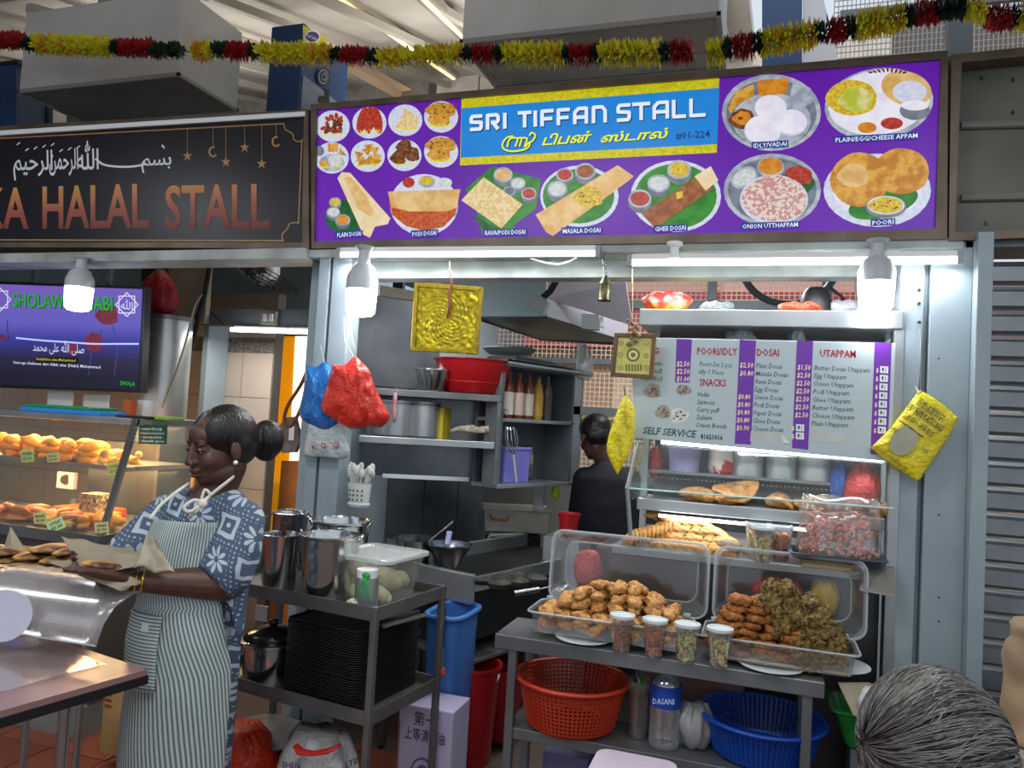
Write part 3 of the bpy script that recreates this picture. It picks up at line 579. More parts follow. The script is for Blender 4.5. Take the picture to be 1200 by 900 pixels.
def pot(label, px, py, w, h, Y, taper=.94, n=32, mt=None, rim=True, cat='pot', nm='cooking_pot', grp=None, lid=None, handles=None, z=None, open_=True):
    c = P(px, py, Y); r = rad(px, py, w, Y); hz = (c.z - P(px, py + h, Y).z); zt = c.z if z is None else z + hz; z0 = zt - hz
    t = thing(nm, label, cat, (c.x, c.y, z0), group=grp); m = mt or STEELS
    pr_ = [(r * taper * .9, z0), (r * taper, z0 + .01), (r, zt), (r * 1.05, zt + .002), (r * 1.05, zt + .008), (r * .97, zt + .006), (r * taper * .95, z0 + .015), (.001, z0 + .014)]
    if not open_: pr_ = pr_[:5] + [(.001, zt + .008)]
    g = G(); g.lathe(pr_, (c.x, c.y, 0), n); g.build('body', m, t, smooth='auto')
    return t, c, r, z0, zt
def set_on(t, z): t.location.z = z
# things on the shelf
p = on_shelf(.4, .14, 0)
t, c, r, z0, zt = pot('small steel mixing bowl beside the red basin on wall shelf', 508, 431, 46, 24, 3.62, taper=.62, nm='mixing_bowl', cat='bowl', z=SZ1)
t, c, r, z0, zt = pot('wide red plastic basin on top of the wall shelf', 556, 423, 92, 38, 3.78, taper=.72, mt=mat('red_plastic', '#b3161c', '#a01218', rough=.3, sc=3), nm='basin', cat='basin', z=SZ1)
g = G(); g.lathe([(r * .8, z0 + .055), (r * .83, z0 + .06), (r * .8, z0 + .065)], (c.x, c.y, 0), 32, cap0=False, cap1=False); g.build('moulded_band', MC['red_plastic'], t, smooth=True)
c = P(455, 449, 3.7); g = G(); g.lathe([(.13, SZ1), (.15, SZ1 + .012), (.152, SZ1 + .015), (.12, SZ1 + .008), (.001, SZ1 + .006)], (c.x, c.y, 0), 28); g.build('steel_plate', STEELS, smooth='auto', label='flat steel plate at the left end of wall shelf top', cat='plate')
c = P(597, 410, 4.25); g = G(); g.lathe([(.12, c.z - .03), (.16, c.z), (.15, c.z + .01), (.001, c.z + .012)], (c.x, c.y, 0), 24); g.build('pan_lid', mat('lid_grey', '#8d9a98', rough=.4), smooth='auto', label='grey green pan lid behind the red basin', cat='lid')
for i, (px, w, Y) in enumerate([(463, 50, 3.6), (496, 40, 3.68)]):
    t, c, r, z0, zt = pot(['stainless canister half hidden by the red bags on lower shelf', 'stainless canister with black rim beside the yellow box on lower shelf'][i], px, 474, w, 40, Y, taper=1, mt=STEEL, nm='steel_canister', cat='canister', z=SZ2)
    g = G(); g.lathe([(r * 1.0, zt - .012), (r * 1.03, zt - .012), (r * 1.03, zt + .004), (.001, zt + .006)], (c.x, c.y, 0), 28); g.build('lid', STEELD, t, smooth='auto')
a = P(513, 480, 3.7); b = P(520, 480, 3.7); g = G(); g.box(a.x, b.x, 3.7, 3.8, SZ2, P(512, 478, 3.7).z); g.build('yellow_box', mat('mustard_box', '#b9a52a', rough=.5), label='narrow yellow box standing beside the steel canister on the shelf', cat='box')
c = P(545, 506, 3.75); g = G()
for i in range(6): g.path([c + Vector((-.08 + .02 * i, .01 * i, .0)), c + Vector((-.02 + .03 * i, 0, .018 + .004 * (i % 3))), c + Vector((.08 + .01 * i, -.01, .002))], [.012, .016, .004], 6)
g.build('plastic_bag_bundle', mat('bundle_pale', '#c6b9a4', '#8f8474', rough=.5, sc=30), smooth=True, label='crumpled pale bag bundle lying on the wall shelf', cat='bag')
g = G(); q = P(464, 460, 3.48); g.path([q, q + Vector((0, -.005, -.05)), q + Vector((0, 0, -.11)), q + Vector((0, .005, -.15))], [.009, .012, .012, .004], 6); g.path([q + Vector((-.01, 0, 0)), q + Vector((0, 0, .022)), q + Vector((.012, 0, 0))], .003, 5); g.build('hanging_utensil', mat('pink_grip', '#b5616f', '#c9c2c0', rough=.4, sc=14), smooth=True, label='pink handled utensil hooked on the upper shelf edge', cat='utensil')
# leaning steel skewer with triangle ring above the shelf
q0 = P(459, 443, 3.72); q1 = P(462, 376, 3.72); g = G(); g.tube(q0, q1, .004, n=6); g.path([q1, P(459, 367, 3.72), P(466, 372, 3.72), q1], .004, 6); g.build('ladle_rod', STEELS, label='steel rod with triangle handle leaning on steel wall left of the gold picture', cat='ladle')
# cabinet with sauce bottles
cb = thing('sauce_cabinet', 'dark open wall cabinet with rolled steel top holding sauce bottles and purple tub', 'cabinet', P(640, 565, 4.2))
a, b, z, an2, L2 = edge((594, 416), 3.75, (684, 441), 4.4)
ztop = z; n2 = Vector((-math.sin(an2), math.cos(an2), 0)); u2 = Vector((math.cos(an2), math.sin(an2), 0)); CA = Vector((a.x, a.y, 0))
def on_cab(u, d, z): return CA + u2 * u + n2 * d + Vector((0, 0, z))
zc1 = (P(600, 489, 3.75).z + P(660, 495, 4.35).z) / 2; zc0 = (P(592, 568, 3.75).z + P(672, 564, 4.4).z) / 2
for nm, u0, u1, d0, d1, z0, z1, m in [('top_board', -.04, L2 + .03, -.03, .2, ztop - .03, ztop, STEEL), ('shelf_board', 0, L2 * .9, 0, .18, zc1 - .02, zc1, STEEL), ('bottom_board', -.02, L2, -.01, .18, zc0 - .02, zc0, STEEL), ('side_panel', -.03, 0, 0, .1, zc0 - .02, ztop - .031, STEELD), ('side_panel', L2 - .1, L2 - .08, 0, .2, zc0, ztop - .031, GREYD), ('back_panel', 0, L2, .18, .2, zc0 - .02, ztop - .031, GREYD)]:
    g = G(); M = Matrix.Translation((a.x, a.y, 0)) @ Matrix.Rotation(an2, 4, 'Z'); g.box(u0, u1, d0, d1, z0, z1, 0, M); g.build(nm, m, cb, bevel=.003)
g = G(); g.path([on_cab(-.04, -.03, ztop - .012), on_cab(L2 + .03, -.03, ztop - .012)], .017, 10); g.build('rolled_edge', STEELS, cb, smooth='auto')
g = G(); g.path([on_cab(-.01, -.015, zc1 + .03), on_cab(-.01, -.03, zc1 + .03)], .016, 10); g.build('knob', STEELS, cb)
bt = [('#6b2f18', '#e2dccf', 0.5), ('#6b2f18', '#ddd5c6', .6), ('#7a3c20', '#e0c7b4', .6), ('#7a3c20', '#d8cdbd', .6), ('#b58a3a', '#c99a45', .7), ('#55504a', '#4a4744', .6)]
bl_lab = ['first sauce bottle from the left in the wall cabinet, white label', 'second sauce bottle in the wall cabinet, brown with white label', 'third sauce bottle in the wall cabinet, pinkish label', 'fourth sauce bottle in the wall cabinet, cream label', 'mustard yellow sauce bottle in the wall cabinet', 'dark empty bottle at the right end of the sauce row']
for i, (c1, c2, _) in enumerate(bt):
    q = on_cab(.04 + i * .085, .08, zc1); t = thing('sauce_bottle', bl_lab[i], 'bottle', q, group='sauce bottles in the wall cabinet')
    g = G(); g.lathe([(.028, 0), (.031, .01), (.031, .15), (.022, .19), (.011, .21), (.011, .235)], q, 14); g.build('body', mat('sauce_' + str(i), c1, rough=.25), t, smooth='auto')
    g = G(); g.lathe([(.0318, .02), (.0318, .14)], q, 14, cap0=False, cap1=False); g.build('label_wrap', mat('sauce_label_' + str(i), c2, rough=.5), t, smooth=True)
    g = G(); g.lathe([(.013, .233), (.013, .25), (.001, .252)], q, 10); g.build('cap', BROWNM, t)
q = on_cab(.16, .05, zc0); t = thing('purple_tub', 'translucent purple plastic tub in lower part of wall cabinet', 'tub', q)
g = G(); M = Matrix.Translation(q) @ Matrix.Rotation(an2, 4, 'Z'); g.box(-.07, .14, 0, .12, 0, .18, 0, M); g.build('body', mat('purple_plastic', '#6f6ac6', '#8f8bd8', rough=.35, sc=3), t, bevel=.006)
g = G(); g.box(-.075, .145, -.006, .122, .175, .19, 0, M); g.build('rim', mat('purple_rim', '#8884d8', rough=.35), t, bevel=.003)
q = on_cab(.34, .12, zc0); g = G(); g.lathe([(.03, 0), (.035, .05), (.01, .06)], q, 12); g.build('small_jar', STEELD, label='small dark jar right of the purple tub in cabinet', cat='jar')
q = on_cab(.37, .13, zc0); g = G(); g.tube(q + Vector((0, 0, .1)), q + Vector((.02, .01, .1)), .1, n=24); g.build('steel_disc', STEELD, label='dark round lid leaning behind the purple tub', cat='lid')
# whisk hanging
wt = P(598, 500, 3.7); wb = P(605, 566, 3.7); t = thing('whisk', 'steel balloon whisk hanging upside down at the cabinet edge', 'whisk', wb)
g = G(); d = (wb - wt); g.tube(wt + d * .52, wb, .009, .008, 8); g.build('handle', STEEL, t)
g = G()
for i in range(5):
    an_ = math.pi * i / 5; s = Vector((math.cos(an_), math.sin(an_), 0)) * .032; g.path(catmull([tuple(wt + d * .53), tuple(wt + d * .25 + s), tuple(wt + d * .02 + s * .7), tuple(wt - Vector((0, 0, .01))), tuple(wt + d * .02 - s * .7), tuple(wt + d * .25 - s), tuple(wt + d * .53)], 4), .0022, 5)
g.build('wires', STEELS, t)
# white partition under the cabinet, cleaver, gloves
WALLP = mat('cream_wall_panel', '#85837c', '#706e68', rough=.6, sc=2)
g = G(); a = P(548, 600, 4.62); b = P(672, 600, 4.9); g.prism([(a.x, 4.62, .1), (b.x, 4.9, .1), (b.x, 4.9, P(670, 560, 4.9).z), (a.x, 4.62, P(550, 560, 4.62).z)], (0, .03, 0)); struct(g, 'wall_low_panel', WALLP)
g = G(); quad(g, [(628, 562), (640, 562), (636, 596), (624, 600)], 4.3, .01); g.build('knife_blade', STEELS, label='broad steel blade hanging under the sauce cabinet', cat='knife')
c = P(651, 577, 4.3); g = G(); g.sph(c, (.025, .02, .045), 10, rough=.15); g.build('sponge', mat('lime_sponge', '#b9cc2c', '#6f7a22', rough=.8, sc=20), smooth=True, label='lime green scrubber hanging under the cabinet next to the man', cat='sponge')
# exhaust hood
hd = thing('exhaust_hood', 'pale blue grey exhaust hood hanging over the stove', 'hood', P(640, 380, 4.2))
HP = mat('hood_paint', '#8fa5a9', '#7f969c', rough=.4, sc=1.5); HP2 = mat('hood_side', '#8e8a92', '#a39da3', rough=.4, sc=1.5)
g = G(); quad(g, [(520, 314), (640, 322), (641, 371), (560, 372), (512, 372)], 3.6, .02); g.build('front_panel', HP, hd)
def poly3(g, pts, d, m=0): g.prism([P(*p) for p in pts], d, m)
g = G(); poly3(g, [(641, 322, 3.62), (733, 330, 4.0), (741, 381, 4.1), (641, 350, 3.62)], (0, .02, 0)); g.build('chimney_side', HP2, hd)
g = G(); poly3(g, [(641, 350, 3.6), (735, 380, 4.3), (735, 402, 4.3), (641, 372, 3.6)], (0, .02, 0)); g.build('side_lip', HP2, hd)
g = G(); poly3(g, [(560, 373, 3.6), (641, 373, 3.6), (735, 402, 4.3), (720, 402, 4.8), (634, 398, 4.8)], (0, 0, .01)); g.build('underside', mat('hood_dark', '#222326', rough=.4), hd)
g = G(); poly3(g, [(562, 372, 3.62), (634, 390, 4.8), (720, 398, 4.8), (720, 404, 4.8), (634, 399, 4.8), (562, 376, 3.62)], (0, .02, 0)); g.build('rear_lip', GREYD, hd)
g = G(); poly3(g, [(684, 369, 3.84), (703, 370, 3.95), (703, 388, 3.95), (684, 386, 3.84)], (0, -.05, 0)); g.build('switch_box', mat('switch_grey', '#7d8484', rough=.4), hd)
g = G(); poly3(g, [(704, 372, 3.95), (708, 372, 3.97), (708, 384, 3.97), (704, 384, 3.95)], (0, -.03, 0)); g.build('switch_plate', WHITEP, hd)
c = P(629, 356, 3.56); t = thing('junction_box', 'grey junction box with black hose fixed to hood corner', 'junction box', c)
g = G(); quad(g, [(627, 343), (642, 352), (635, 369), (619, 358)], 3.5, .06); g.build('box', mat('switch_grey', '#7d8484'), t, bevel=.004)
g = G(); g.path([P(636, 349, 3.53), P(645, 341, 3.53), P(651, 331, 3.53), P(653, 318, 3.53), P(653, 308, 3.53)], .016, 10); g.build('hose', RUBBER, t, smooth=True)
# steel splash panel above the shelf, and pinkish board on top
g = G(); a, b = P(417, 344, 3.45), P(516, 350, 3.9); zl = SZ1 + .005
g.prism([(a.x, 3.47, zl), (b.x, 3.92, zl), (b.x, 3.92, b.z), (a.x, 3.47, a.z)], (0, .02, 0)); g.build('splash_panel', GW, label='tall stainless splash panel behind the gold picture, above the wall shelf', cat='panel')
g = G(); poly3(g, [(445, 334, 3.5), (486, 341, 3.6), (486, 352, 3.6), (445, 346, 3.5)], (0, .08, 0)); g.build('ledge_beam', mat('ledge_beige', '#9a9784', rough=.5), label='beige ledge beam left of the gold picture', cat='beam')
g = G(); quad(g, [(478, 309, ), (520, 316), (519, 344), (475, 340)], 4.6, .02); g.build('pink_board', mat('board_pink', '#d9b3a8', rough=.6), label='pale pink board behind the gold picture under the beam', cat='board')
g = G(); poly3(g, [(462, 306, 3.6), (472, 307, 3.6), (472, 340, 3.6), (460, 338, 3.6)], (0, .03, 0)); g.build('dark_bracket', RUBBER, label='dark bracket strip right of the lit left bulb', cat='bracket')
# small bottle bag hanging by window
c = P(685, 425, 4.35); g = G(); g.lathe([(.03, 0), (.05, .02), (.052, .1), (.035, .17), (.02, .2)], c - Vector((0, 0, .1)), 14); g.build('hanging_plastic_cup', CLEARH, smooth=True, label='hazy plastic container hanging right of the wall cabinet', cat='container')
# dark stack on the cabinet
c = on_cab(.25, .08, ztop + .002); g = G(); M = Matrix.Translation(c) @ Matrix.Rotation(an2, 4, 'Z')
g.box(-.22, .25, -.1, .12, 0, .015, 0, M); g.box(-.2, .12, -.1, .1, .016, .026, 0, M); g.build('baking_tray', STEELD, bevel=.003, label='dark flat trays lying on top of the wall cabinet', cat='tray')
# ----- stove line
GRIM = mat('griddle_black', '#1b1b1b', '#2c2a28', rough=.35, metal=.5, sc=5)
st = thing('griddle_stove', 'black flat griddle stove with steel rim behind the trolley', 'stove', (-1.1, 3.5, 0))
go = (-1.2, 3.22); ga = R(72); gl = 1.0; gd = .4
Mg = Matrix.Translation((go[0], go[1], 0)) @ Matrix.Rotation(ga, 4, 'Z')
def gb(nm, u0, u1, d0, d1, z0, z1, m, bv=.004): g = G(); g.box(u0, u1, d0, d1, z0, z1, 0, Mg); return g.build(nm, m, st, bevel=bv)
gb('cooking_plate', .02, gl, .02, gd, .82, .835, GRIM); gb('front_rim', 0, gl, -.01, .015, .78, .85, STEELS); gb('side_wall', -.02, .015, -.01, gd, .73, .86, STEEL); gb('back_wall', 0, gl, gd, gd + .03, .80, .90, STEEL)
gb('body', .03, gl, .03, gd, .55, .815, BLACK); gb('lower_shelf', 0, gl, -.03, gd, .47, .49, STEELD)
for u in (.03, gl - .05):
    for d in (0, gd - .04): gb('leg', u, u + .035, d, d + .035, 0, .469, STEELD)
g = G(); q = P(603, 695, 3.3); g.tube(q, q + Vector((.1, .05, .02)), .014, n=10); g.tube(q + Vector((.1, .05, .02)), q + Vector((.2, .12, .05)), .005, n=8); g.build('gas_valve', STEELS, st, smooth='auto')
g = G()
for i in range(3): q = P(585 + 22 * i, 688 - 3 * i, 3.32 + .14 * i); g.lathe([(.05, 0), (.055, .02), (.03, .035), (.001, .036)], q, 14)
g.build('burner', mat('burner_grime', '#4a463e', '#2a2723', rough=.6, metal=.4, sc=30), st, smooth='auto')
# counter under the pots: low steel table behind the trolley
ct = thing('kitchen_counter', 'dark steel counter behind the trolley carrying a pot and a bowl', 'counter', (-1.6, 3.6, 0))
g = G(); g.box(-1.98, -1.62, 3.3, 3.72, .75, .78); g.build('top', STEELD, ct, bevel=.004)
for x in (-1.95, -1.66):
    for y in (3.32, 3.68): g = G(); g.box(x, x + .03, y, y + .03, 0, .748); g.build('leg', STEELD, ct)
pot('stainless steel stock pot standing behind the clear dough box', 485, 624, 62, 36, 3.5, taper=.98, nm='stock_pot', z=.785)
t, c, r, z0, zt = pot('round steel bowl with a spoon in it beside the griddle', 527, 634, 52, 26, 3.42, taper=.5, nm='steel_bowl', cat='bowl', z=.838)
g = G(); g.tube(P(503, 634, 3.45), P(531, 611, 3.5), .004, .006, 8); g.build('spoon', STEELS, label='steel ladle handle sticking up out of the pot', cat='ladle')
g = G(); g.tube(P(524, 637, 3.48), P(527, 623, 3.48), .012, .014, 10); g.build('cup', mat('pale_blue_plastic', '#a9b8dc', rough=.4), label='small pale blue cup handle standing in the round steel bowl', cat='cup')
# white tub on black rack
t = thing('white_tub', 'dirty white plastic tub with orange handle behind the griddle', 'tub', P(605, 622, 4.0))
a = P(568, 597, 4.3); b = P(604, 622, 4.3); c2 = P(641, 600, 4.5)
g = G(); M = Matrix.Translation((a.x, 4.3, 0)) @ Matrix.Rotation(R(22), 4, 'Z'); zt_, zb2 = P(600, 598, 4.35).z, P(600, 624, 4.35).z
wd = .39; g.prism([M @ Vector(v) for v in ((.015, .02, zb2), (wd - .015, .02, zb2), (wd - .015, .24, zb2), (.015, .24, zb2))], (0, 0, .01)); 
TUB = mat('tub_white', '#c5c3b8', '#b5b09d', rough=.4, sc=5)
for v in (((0, 0), (wd, 0)), ((wd, 0), (wd, .26)), ((0, 0), (0, .26)), ((0, .26), (wd, .26))):
    A_, B_ = v; pts = [M @ Vector((A_[0], A_[1], zt_)), M @ Vector((B_[0], B_[1], zt_)), M @ Vector((B_[0] * .95 + .01, B_[1] * .9 + .01, zb2)), M @ Vector((A_[0] * .95 + .01, A_[1] * .9 + .01, zb2))]; g.prism(pts, (.003, .003, 0))
g.build('body', TUB, t)
g = G(); g.path([M @ Vector(v) for v in ((-.01, -.01, zt_), (wd + .01, -.01, zt_), (wd + .01, .27, zt_), (-.01, .27, zt_))], .008, 6, closed=True); g.build('rim', TUB, t)
g = G(); g.path([M @ Vector(v) for v in ((.03, -.01, zt_ - .03), (.05, -.02, zt_ - .055), (.13, -.02, zt_ - .06), (.15, -.01, zt_ - .035))], .006, 6); g.build('handle', mat('orange_handle', '#a8742a', rough=.5), t, label='orange brown tub handle')
t = thing('tub_rack', 'black rack with white pipe frame under the white tub', 'rack', P(605, 650, 4.4))
g = G(); a = P(572, 626, 4.4); b = P(620, 626, 4.4); g.box(a.x, b.x + .02, 4.34, 4.6, .2, P(600, 628, 4.4).z); g.build('body', BLACK, t, bevel=.01)
g = G(); q = [P(570, 656, 4.31), P(570, 636, 4.31), P(575, 627, 4.31), P(612, 627, 4.31), P(615, 636, 4.31), P(615, 650, 4.31)]; g.path(q, .012, 8); g.build('pipe_frame', WHITEP, t, smooth=True)
pot('small red plastic tub beside the man in dark shirt', 667, 603, 26, 22, 4.0, taper=.75, mt=mat('red_tub', '#a81824', rough=.35), nm='red_tub', cat='tub')
# counter beside the man
t = thing('sink_counter', 'stainless counter in front of the man at the back', 'counter', (-.5, 4.4, 0))
g = G(); g.box(-1.02, .5, 4.78, 5.3, .86, .9); g.build('top', STEEL, t, bevel=.004)
g = G(); g.box(-1.0, .48, 4.82, 5.28, .1, .855); g.build('body', STEELD, t)
g = G(); a = P(655, 625, 4.1); g.box(a.x - .03, a.x + .16, 3.9, 4.2, 0, P(667, 628, 4.0).z - .001); g.build('side_table', STEEL, label='small steel stand under the red tub near the man', cat='stand')
# low: blue bin, oil tin, red bucket
q = (-1.22, 3.05); t = thing('blue_bin', 'tall blue plastic bin behind the right end of trolley', 'bin', (P(527, 760, 3.1).x, 3.1, 0)); c = P(527, 705, 3.06)
def squircle(cx, cy, z, a_, b_, n=28, e=4): return [Vector((cx + a_ * math.copysign(abs(math.cos(t_)) ** (2 / e), math.cos(t_)), cy + b_ * math.copysign(abs(math.sin(t_)) ** (2 / e), math.sin(t_)), z)) for t_ in (2 * math.pi * i / n for i in range(n))]
BLUEP = mat('bin_blue', '#3d6fb5', '#3565a8', rough=.35, sc=2)
r = rad(527, 705, 46, 3.06); zt = .72
g = G(); g.rings([squircle(c.x, 3.11, .02, r * .8, .11), squircle(c.x, 3.11, zt, r, .14), squircle(c.x, 3.11, zt, r * .93, .13), squircle(c.x, 3.11, .05, r * .74, .1)]); g.build('body', BLUEP, t, smooth='auto')
g = G(); g.path(squircle(c.x, 3.11, zt, r * 1.03, .145), .012, 8, closed=True); g.build('rim', BLUEP, t, smooth=True)
g = G(); q = P(520, 712, 2.94); g.tube(q, q - Vector((0, 0, .16)), .01, n=8); g.tube(q - Vector((0, 0, .16)), q - Vector((0, 0, .24)), .013, n=8, m=1); g.sph(q - Vector((0, 0, .26)), .025, 8, 2, rough=.2); g.build('long_lighter', [BLACK, STEEL, mat('lighter_red', '#b5402c', rough=.5)], label='black handled tool hanging in front of blue bin', cat='tool')
t = thing('oil_tin', 'square white and red oil tin with Chinese lettering under the trolley', 'tin', (-1.2, 2.8, 0))
TW = mat('tin_white', '#a9a3bf', rough=.35); TR = mat('tin_red', '#8f1722', rough=.35)
Y0 = 2.8; xa_, xb_ = P(466, 860, Y0).x, P(530, 860, Y0).x; ztn = .42
g = G(); g.box(xa_, xb_, Y0, Y0 + .18, .0, ztn); g.build('body', TW, t, bevel=.006)
g = G(); xx = lambda u: xa_ + (xb_ - xa_) * u
def fr_(u0, u1, z0, z1, m, l=1): g.add([(xx(u0), Y0 - .001 * l, z0), (xx(u1), Y0 - .001 * l, z0), (xx(u1), Y0 - .001 * l, z1), (xx(u0), Y0 - .001 * l, z1)], [(0, 1, 2, 3)], m)
fr_(.06, .94, .01, .14, 0); fr_(.06, .94, .155, .17, 0); fr_(.02, .04, .01, .35, 0)
cc = [(xx(.5) + .05 * math.cos(a_), Y0 - .003, .17 + .06 * math.sin(a_)) for a_ in (2 * math.pi * i / 24 for i in range(24))]; g.add(cc, [tuple(range(24))], 1)
cc = [(xx(.5) + .043 * math.cos(a_), Y0 - .004, .17 + .052 * math.sin(a_)) for a_ in (2 * math.pi * i / 24 for i in range(24))]; g.add(cc, [tuple(range(24))], 2)
cc = [(xx(.5) + .02 * math.cos(a_) * (1 + .2 * math.sin(3 * a_)), Y0 - .005, .175 + .03 * math.sin(a_)) for a_ in (2 * math.pi * i / 24 for i in range(24))]; g.add(cc, [tuple(range(24))], 1)
g.build('printed_front', [TR, mat('tin_ring', '#5f5670', rough=.4), TW], t)
tf = lambda a_, b_, x0=xx(0), w=(xx(1) - xx(0)): Vector((x0 + w * a_ / 100, Y0 - .004, .42 * (1 - b_ / 100)))
INK = mat('ink_dark', '#29233a', rough=.5)
text('第一', (30, 16), (70, 16), 10, 0, INK, t, fn=tf); text('上等清香油', (14, 30), (88, 30), 9, 0, INK, t, fn=tf); text('CAP MURNIN DARI', (8, 86), (92, 86), 5, 0, TW, t, fn=tf, bold=.01); text('MINYAK MASAK', (24, 76), (76, 76), 4, 0, TW, t, fn=tf)
def bucket(label, px, py, w, h, Y, m, z0=0, nm='bucket'):
    c = P(px, py, Y); r = rad(px, py, w, Y); zt = c.z; t = thing(nm, label, 'bucket', (c.x, c.y, z0))
    g = G(); g.lathe([(r * .75, z0), (r * .78, z0 + .01), (r, zt), (r * 1.06, zt), (r * 1.06, zt + .015), (r * .96, zt + .012), (r * .74, z0 + .02), (.001, z0 + .02)], (c.x, c.y, 0), 28); g.build('body', m, t, smooth='auto'); return t, c, r, zt
RB = mat('bucket_red', '#a3121a', '#8a0f16', rough=.35, sc=3)
t, c, r, zt = bucket('red plastic bucket with white handle standing between trolley and counter', 556, 780, 62, 80, 3.3, RB, .02)
g = G(); g.path([c + Vector((r * math.cos(a_), -r * 1.02, -.08 * math.sin(a_) - .02)) + Vector((0, r * abs(math.cos(a_)), 0)) for a_ in [math.pi * i / 12 for i in range(13)]], .006, 6); g.build('handle', WHITEP, t, smooth=True)
t, c, r, zt = bucket('second red plastic bucket with a red bag, right behind the first', 588, 782, 56, 80, 3.62, RB, .02)
g = G(); g.sph(c + Vector((-.06, -.04, .02)), (.09, .07, .035), 14, rough=.25, fr=14); g.build('red_plastic_bag', mat('bag_red_dark', '#9e1418', rough=.3), t, smooth=True)
# ================= DISPLAY CASE WITH MENU BOARD
dc = thing('display_case', 'stainless food display case with menu board, glass front and steel top shelf', 'display case', (0, 3.05, 0))
Yc = 3.0
xl, xr = P(742, 600, Yc).x, P(1048, 600, Yc).x
zt = P(900, 364, Yc).z; ztb = P(900, 384, Yc).z
g = G(); g.box(P(750, 372, Yc).x, P(1058, 372, Yc).x, Yc - .02, Yc + .45, ztb, zt); g.build('top_shelf', STEEL, dc, bevel=.004)
g = G(); g.box(xl + .03, xr - .01, Yc + .3, Yc + .34, 1.2, ztb - .002); g.build('back_board', GREYD, dc)
g = G(); g.box(xr - .02, xr + .012, Yc - .005, Yc + .03, 0, ztb - .002); g.build('corner_post', STEEL, dc)
g = G(); g.box(xl - .005, xl + .02, Yc + .2, Yc + .23, .9, ztb - .002); g.build('corner_post', STEEL, dc)
g = G(); g.box(xr - .02, xr + .01, Yc + .42, Yc + .45, 0, ztb - .002); g.build('corner_post', STEEL, dc)
zs = P(850, 592, Yc + .08).z; zs0 = P(850, 606, Yc + .08).z
g = G(); g.box(xl, xr - .022, Yc + .08, Yc + .3, zs0, zs); g.build('middle_shelf', STEEL, dc, bevel=.003)
zd = P(860, 655, Yc - .03).z
g = G(); g.box(P(716, 650, 2.98).x, P(1040, 670, 2.98).x, Yc - .02, Yc + .42, zd - .03, zd); g.build('lower_deck', STEEL, dc, bevel=.003)
g = G(); g.box(P(690, 800, 3.1).x, xr - .022, 3.12, 3.44, .02, zd - .031); g.build('base_cabinet', mat('base_steel', '#5d5a5a', '#4b4747', rough=.3, metal=.8, sc=2), dc)
zg = P(850, 556, Yc + .2).z
g = G(); g.box(xl + .03, xr - .03, Yc + .18, Yc + .29, zg - .012, zg); g.build('rear_rack', STEELD, dc)
g = G()
for i in range(46): x = xl + .06 + i * .0165; g.tube((x, Yc + .17, zg - .03), (x, Yc + .28, zg - .03), .0025, n=5)
g.build('rack_grille', STEEL, dc, kind='stuff')
# slanted glass front with edge frames
p0, p1, p2, p3 = P(747, 520, 2.98), P(1046, 541, 2.98), P(1048, 596, 2.945), P(735, 572, 2.945)
g = G(); g.prism([p0, p1, p2, p3], (0, .004, 0)); g.build('front_glass', GLASS, dc)
g = G(); g.tube(p3, p2, .004, n=6); g.build('glass_edge', mat('glass_edge', '#a9c9c4', rough=.2), dc)
g = G(); g.path([P(749, 518, 3.0), p3, P(739, 628, 2.96)], .009, 6); g.build('side_frame', STEEL, dc)
g = G(); g.prism([P(749, 518, 3.0), p3, P(740, 585, 2.97), (xl, Yc + .2, zs), (xl, Yc + .2, P(749, 518, 3).z)], (.004, 0, 0)); g.build('side_glass', GLASS, dc)
g = G(); g.prism([P(737, 612, 2.95), P(1036, 640, 2.95), P(1034, 668, 2.93), P(738, 640, 2.93)], (0, .003, 0))
# menu board
mb = thing('menu_board', 'white menu board with purple price columns fixed on front of the display case', 'menu board', (0, 2.96, 1.6))
YB = 2.955
BW = mat('menu_white', '#aebcc0', rough=.35, em=.03); BP = mat('menu_purple', '#6a2f9e', rough=.3, em=.05)
g = G(); quad(g, [(740, 395), (1050, 402), (1044, 541), (742, 513)], YB, .02); g.build('board', BW, mb, bevel=.002)
for q in ([(793, 397), (811, 397.5), (808, 448.5), (791, 448)], [(867, 398), (886, 399), (880, 521), (861, 520)], [(934, 399), (953, 400), (947, 527), (928, 525)], [(1025, 401), (1045, 402), (1040, 534), (1020, 532)]): g = G(); ppoly(g, q, YB, 1); g.build('price_column', BP, mb)
RD = mat('menu_red', '#a3162c', em=.04); GN = mat('menu_green', '#2b5a5a', em=.03); PYE = mat('menu_price', '#f0dca0', em=.15)
def mt(s, x0, x1, y0, y1, h, m, nm='menu_text', **k): text(s, (x0, y0), (x1, y1), h, YB, m, mb, lay=2, name=nm, **k)
mt('EGG', 756, 772, 414, 414.5, 7, RD, bold=.02); mt('POORI/IDLY', 817, 864, 415.5, 416.5, 8.6, RD, bold=.02); mt('DOSAI', 887, 913, 417, 417.5, 8.6, RD, bold=.02); mt('UTAPPAM', 961, 1003, 418, 419, 8.6, RD, bold=.02); mt('SNACKS', 820, 851, 452, 453, 8.6, RD, bold=.02)
for i, s in enumerate(['Omelette', 'Bull', 'Half Boil']): mt(s, [752, 762, 752][i], 776.5, 428 + i * 9, 428.6 + i * 9, 5.9, GN, shear=.2, bold=.004)
for i, s in enumerate(['$2.50', '$2.50', '$1.00']): mt(s, 793, 808, 429 + i * 8.8, 429.5 + i * 8.8, 6, PYE, shear=.15, bold=.008)
def row(s, x0, x1, y): mt(s, x0, x1, y, y + (x1 - x0) * .05, 5.9, GN, shear=.2, bold=.004)
row('Poori Set 2 pcs', 820, 858, 429); row('idly 1 Piece', 818.5, 848, 438)
